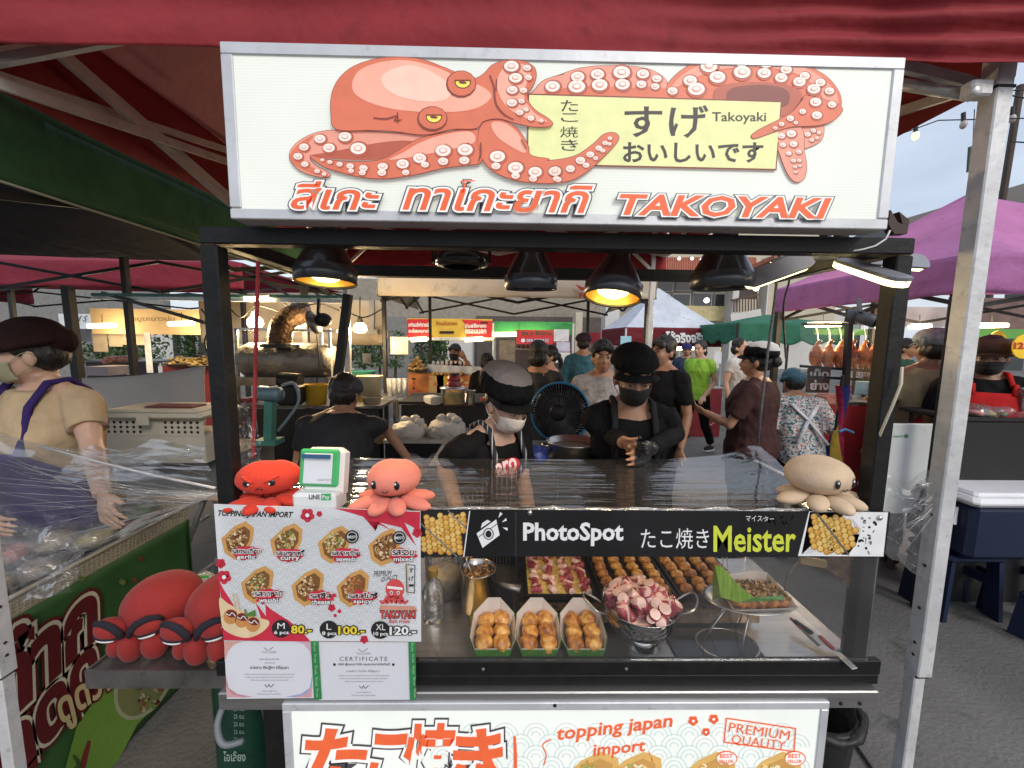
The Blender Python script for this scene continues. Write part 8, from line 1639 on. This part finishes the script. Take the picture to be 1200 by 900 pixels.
S.text(gw, 'โอเลี้ยง', 262, 880, 288, 892, 1, .02); S.poly('lettering', gw, [(272, 824), (288, 824), (288, 824.8), (272, 824.8)], 1)
for k in range(5): S.text(gw, '25 ซม.', 274, 828 + k * 9, 287, 833 + k * 9, 1, .0)
S.done(); mesh_part('hose', mat('grey_hose', (.16, .18, .2), .5), jg, lambda b: b.tube(catmull([P(262, 826, Y=1.05), P(255, 850, Y=1.02), P(262, 872, Y=1.0), P(285, 868, Y=1.02)], 6, False), .009, 8), True)
tag(mesh_part('floor_cable', mat('black_cable', (.015, .015, .015), .5), None, lambda b: b.tube(catmull([P(985, 858, Z=.008), P(1000, 870, Z=.008), P(1018, 895, Z=.008), P(1040, 930, Z=.008)], 6, False), .006, 6), True), 'black cable on the ground beside the waste bin', 'cable')
t = thing('plastic_bag', 'white and green printed bag behind the left red plush', 'plastic bag', P(240, 672, Y=1.5)); mesh_part('bag', mat('white_green_bag', (.5, .52, .5), .3, var=.1, bump=.6), t, crumple(P(238, 690, Y=1.4), (.07, .06, .05), 77, 20, 14, .2), True); mesh_part('green_print', mat('green_print', (.1, .4, .08), .4), t, lambda b: b.box(P(236, 676, Y=1.335), (.05, .002, .01)))
# ================================================================== string lights in the sky
wire = thing('string_lights', 'string of bulbs on a cable against the sky', 'string lights', P(1130, 140, Y=4))
mesh_part('cable', M_TBLK, wire, lambda b: b.tube([P(1020, 170, Y=5), P(1100, 141, Y=4.4), P(1145, 140, Y=4.2), P(1185, 139, Y=4), P(1230, 138, Y=3.9)], .006, 5))
for x, y, lit in ((1073, 159, 1), (1129, 146, 0), (1186, 139, 0)): mesh_part('socket', M_TBLK, wire, lambda b: b.tube([P(x, y - 14, Y=4.2), P(x, y - 3, Y=4.2)], .018, 8)); mesh_part('bulb', mat('warm_small_bulb', (1, .7, .3), .3, emit=1.5) if lit else mat('clear_small_bulb', (.4, .38, .34), .2), wire, lambda b: b.ell(P(x, y, Y=4.2), (.03, .03, .042), 12, 8), True)
for l_, q in (('upper thin black wire right of the canopy post', [(1188, 106), (1215, 104)]), ('middle thin black wire right of the canopy post', [(1185, 166), (1215, 168)]), ('lower thin black wire right of the canopy post', [(1186, 112), (1215, 118)])): tag(mesh_part('overhead_wire', M_TBLK, None, lambda b: b.tube([P(*q[0], Y=4), P(*q[1], Y=4)], .007, 5)), l_, 'wire')
tag(mesh_part('wooden_pole', mat('dark_pole', (.07, .05, .04), .8), None, lambda b: b.tube([P(1196, 100, Y=5), P(1172, 250, Y=5), P(1150, 420, Y=5)], .035, 8)), 'thin dark pole standing behind the right canopy post', 'pole')
tg2 = thing('cloth_flag', 'small dark green tag hanging beside the right canopy post', 'flag', P(1138, 190, Y=3)); mesh_part('flag', mat('dark_olive', (.04, .06, .05), .8), tg2, lambda b: b.prism([(0, 0), (7, -2), (5, 26), (-2, 30)], 0, .01, lambda x, y, t_: P(1136 + x, 172 + y, Y=3) + V((0, t_, 0)))); mesh_part('string', M_TBLK, tg2, lambda b: b.tube([P(1142, 128, Y=3), P(1140, 172, Y=3)], .003, 5))
orn = thing('roof_ornament', 'dark carved hook ornament at the right corner of the stall top', 'ornament', P(1060, 272, Y=1.0)); mesh_part('hook', mat('dark_carved_wood', (.06, .035, .03), .6), orn, lambda b: b.prism([(1044, 246), (1052, 260), (1058, 263), (1054, 248), (1066, 258), (1063, 274), (1048, 274), (1041, 262)], 0, .02, lambda x, y, t_: P(x, y, Y=1.02) + V((0, t_, 0))))

# ================================================================== odds and ends on the rear counters
def small(label, name, cat, x, y, w, h, Y, m, kind='box'):
    c = P(x, y, Y=Y); k = Y / FPX; t = thing(name, label, cat, c)
    if kind == 'box': mesh_part('body', m, t, lambda b: b.box(c + V((0, 0, h * k / 2)), (w * k, w * k * .7, h * k), Matrix.Rotation(x * .37, 3, 'Z'), bev=.006)); mesh_part('flap', M_WPL, t, lambda b: b.box(c + V((0, 0, h * k + .002)), (w * k * .7, w * k * .4, .004), Matrix.Rotation(x * .37, 3, 'Z')))
    else: mesh_part('body', m, t, lambda b: b.lathe([(0, 0), (w * k / 2, 0), (w * k / 2, h * k * .62), (w * k * .2, h * k * .8), (w * k * .2, h * k)], 14, c), True); mesh_part('cap', M_WPL, t, lambda b: b.lathe([(w * k * .24, h * k * .93), (w * k * .24, h * k * 1.06), (0, h * k * 1.06)], 12, c))
    return t
for a in (('small red box on the drum hood counter', 'carton', 'box', 292, 476, 16, 10, 3.15, mat('c_red', (.4, .05, .04), .6)), ('white box on the drum hood counter', 'carton', 'box', 270, 477, 14, 12, 3.2, mat('c_white', (.5, .5, .48), .6)),
          ('tall green bottle beside the yellow tub', 'bottle', 'bottle', 393, 474, 8, 26, 2.8, mat('c_green', (.05, .25, .08), .3), 'b'), ('red sauce bottle near the cream square tub', 'bottle', 'bottle', 414, 470, 7, 22, 3.2, mat('c_sauce', (.4, .03, .02), .3), 'b'),
          ('yellow mustard bottle near the cream square tub', 'bottle', 'bottle', 423, 471, 6, 20, 3.2, mat('c_yel', (.6, .42, .04), .3), 'b'), ('brown carton on the counter left of the white bags', 'carton', 'box', 452, 518, 24, 16, 2.75, mat('c_brown', (.28, .18, .09), .8)),
          ('white tissue box beside the glass pot of yellow food', 'tissue_box', 'box', 507, 473, 20, 9, 3.0, mat('c_white', (.5, .5, .48), .6)), ('red and white packet on the black rear table', 'packet', 'packet', 572, 473, 18, 8, 3.1, mat('c_red', (.4, .05, .04), .6)),
          ('clear water bottle standing on the black rear table', 'bottle', 'bottle', 591, 474, 7, 24, 3.05, M_CLR, 'b'), ('orange squeeze bottle on the fried food counter', 'bottle', 'bottle', 574, 437, 5, 14, 5.2, mat('c_orange', (.6, .2, .02), .3), 'b'),
          ('blue carton under the duck display case', 'carton', 'box', 1012, 462, 18, 16, 3.25, mat('c_blue', (.15, .3, .5), .6)), ('white cooler cup beside the pork block', 'bottle', 'bottle', 994, 474, 7, 18, 3.1, mat('c_white', (.5, .5, .48), .6), 'b'),
          ('brown paper carton on the folding table by the stall post', 'carton', 'box', 224, 566, 30, 22, 2.2, mat('c_brown', (.28, .18, .09), .8))): small(*a)
for i, (pts, Y) in enumerate(((((262, 352), (282, 372), (300, 358), (330, 366)), 3.1), (((330, 352), (345, 362), (372, 356), (398, 364)), 3.1), (((398, 360), (425, 372), (448, 362)), 3.4), (((236, 362), (246, 380), (240, 402), (250, 430)), 2.8), (((905, 290), (925, 320), (918, 360), (921, 420)), 2.4))):
    t = thing('cable', ('black cable sagging above the drum hood', 'black cable looping behind the clip fan', 'black cable right of the white tent pole', 'black cable hanging beside the left stall post', 'black cable hanging left of the purple canopy corner')[i], 'cable', P(*pts[0], Y=Y)); mesh_part('cable_run', M_TBLK, t, lambda b: b.tube(catmull([P(*p, Y=Y) for p in pts], 6, False), .006, 5))
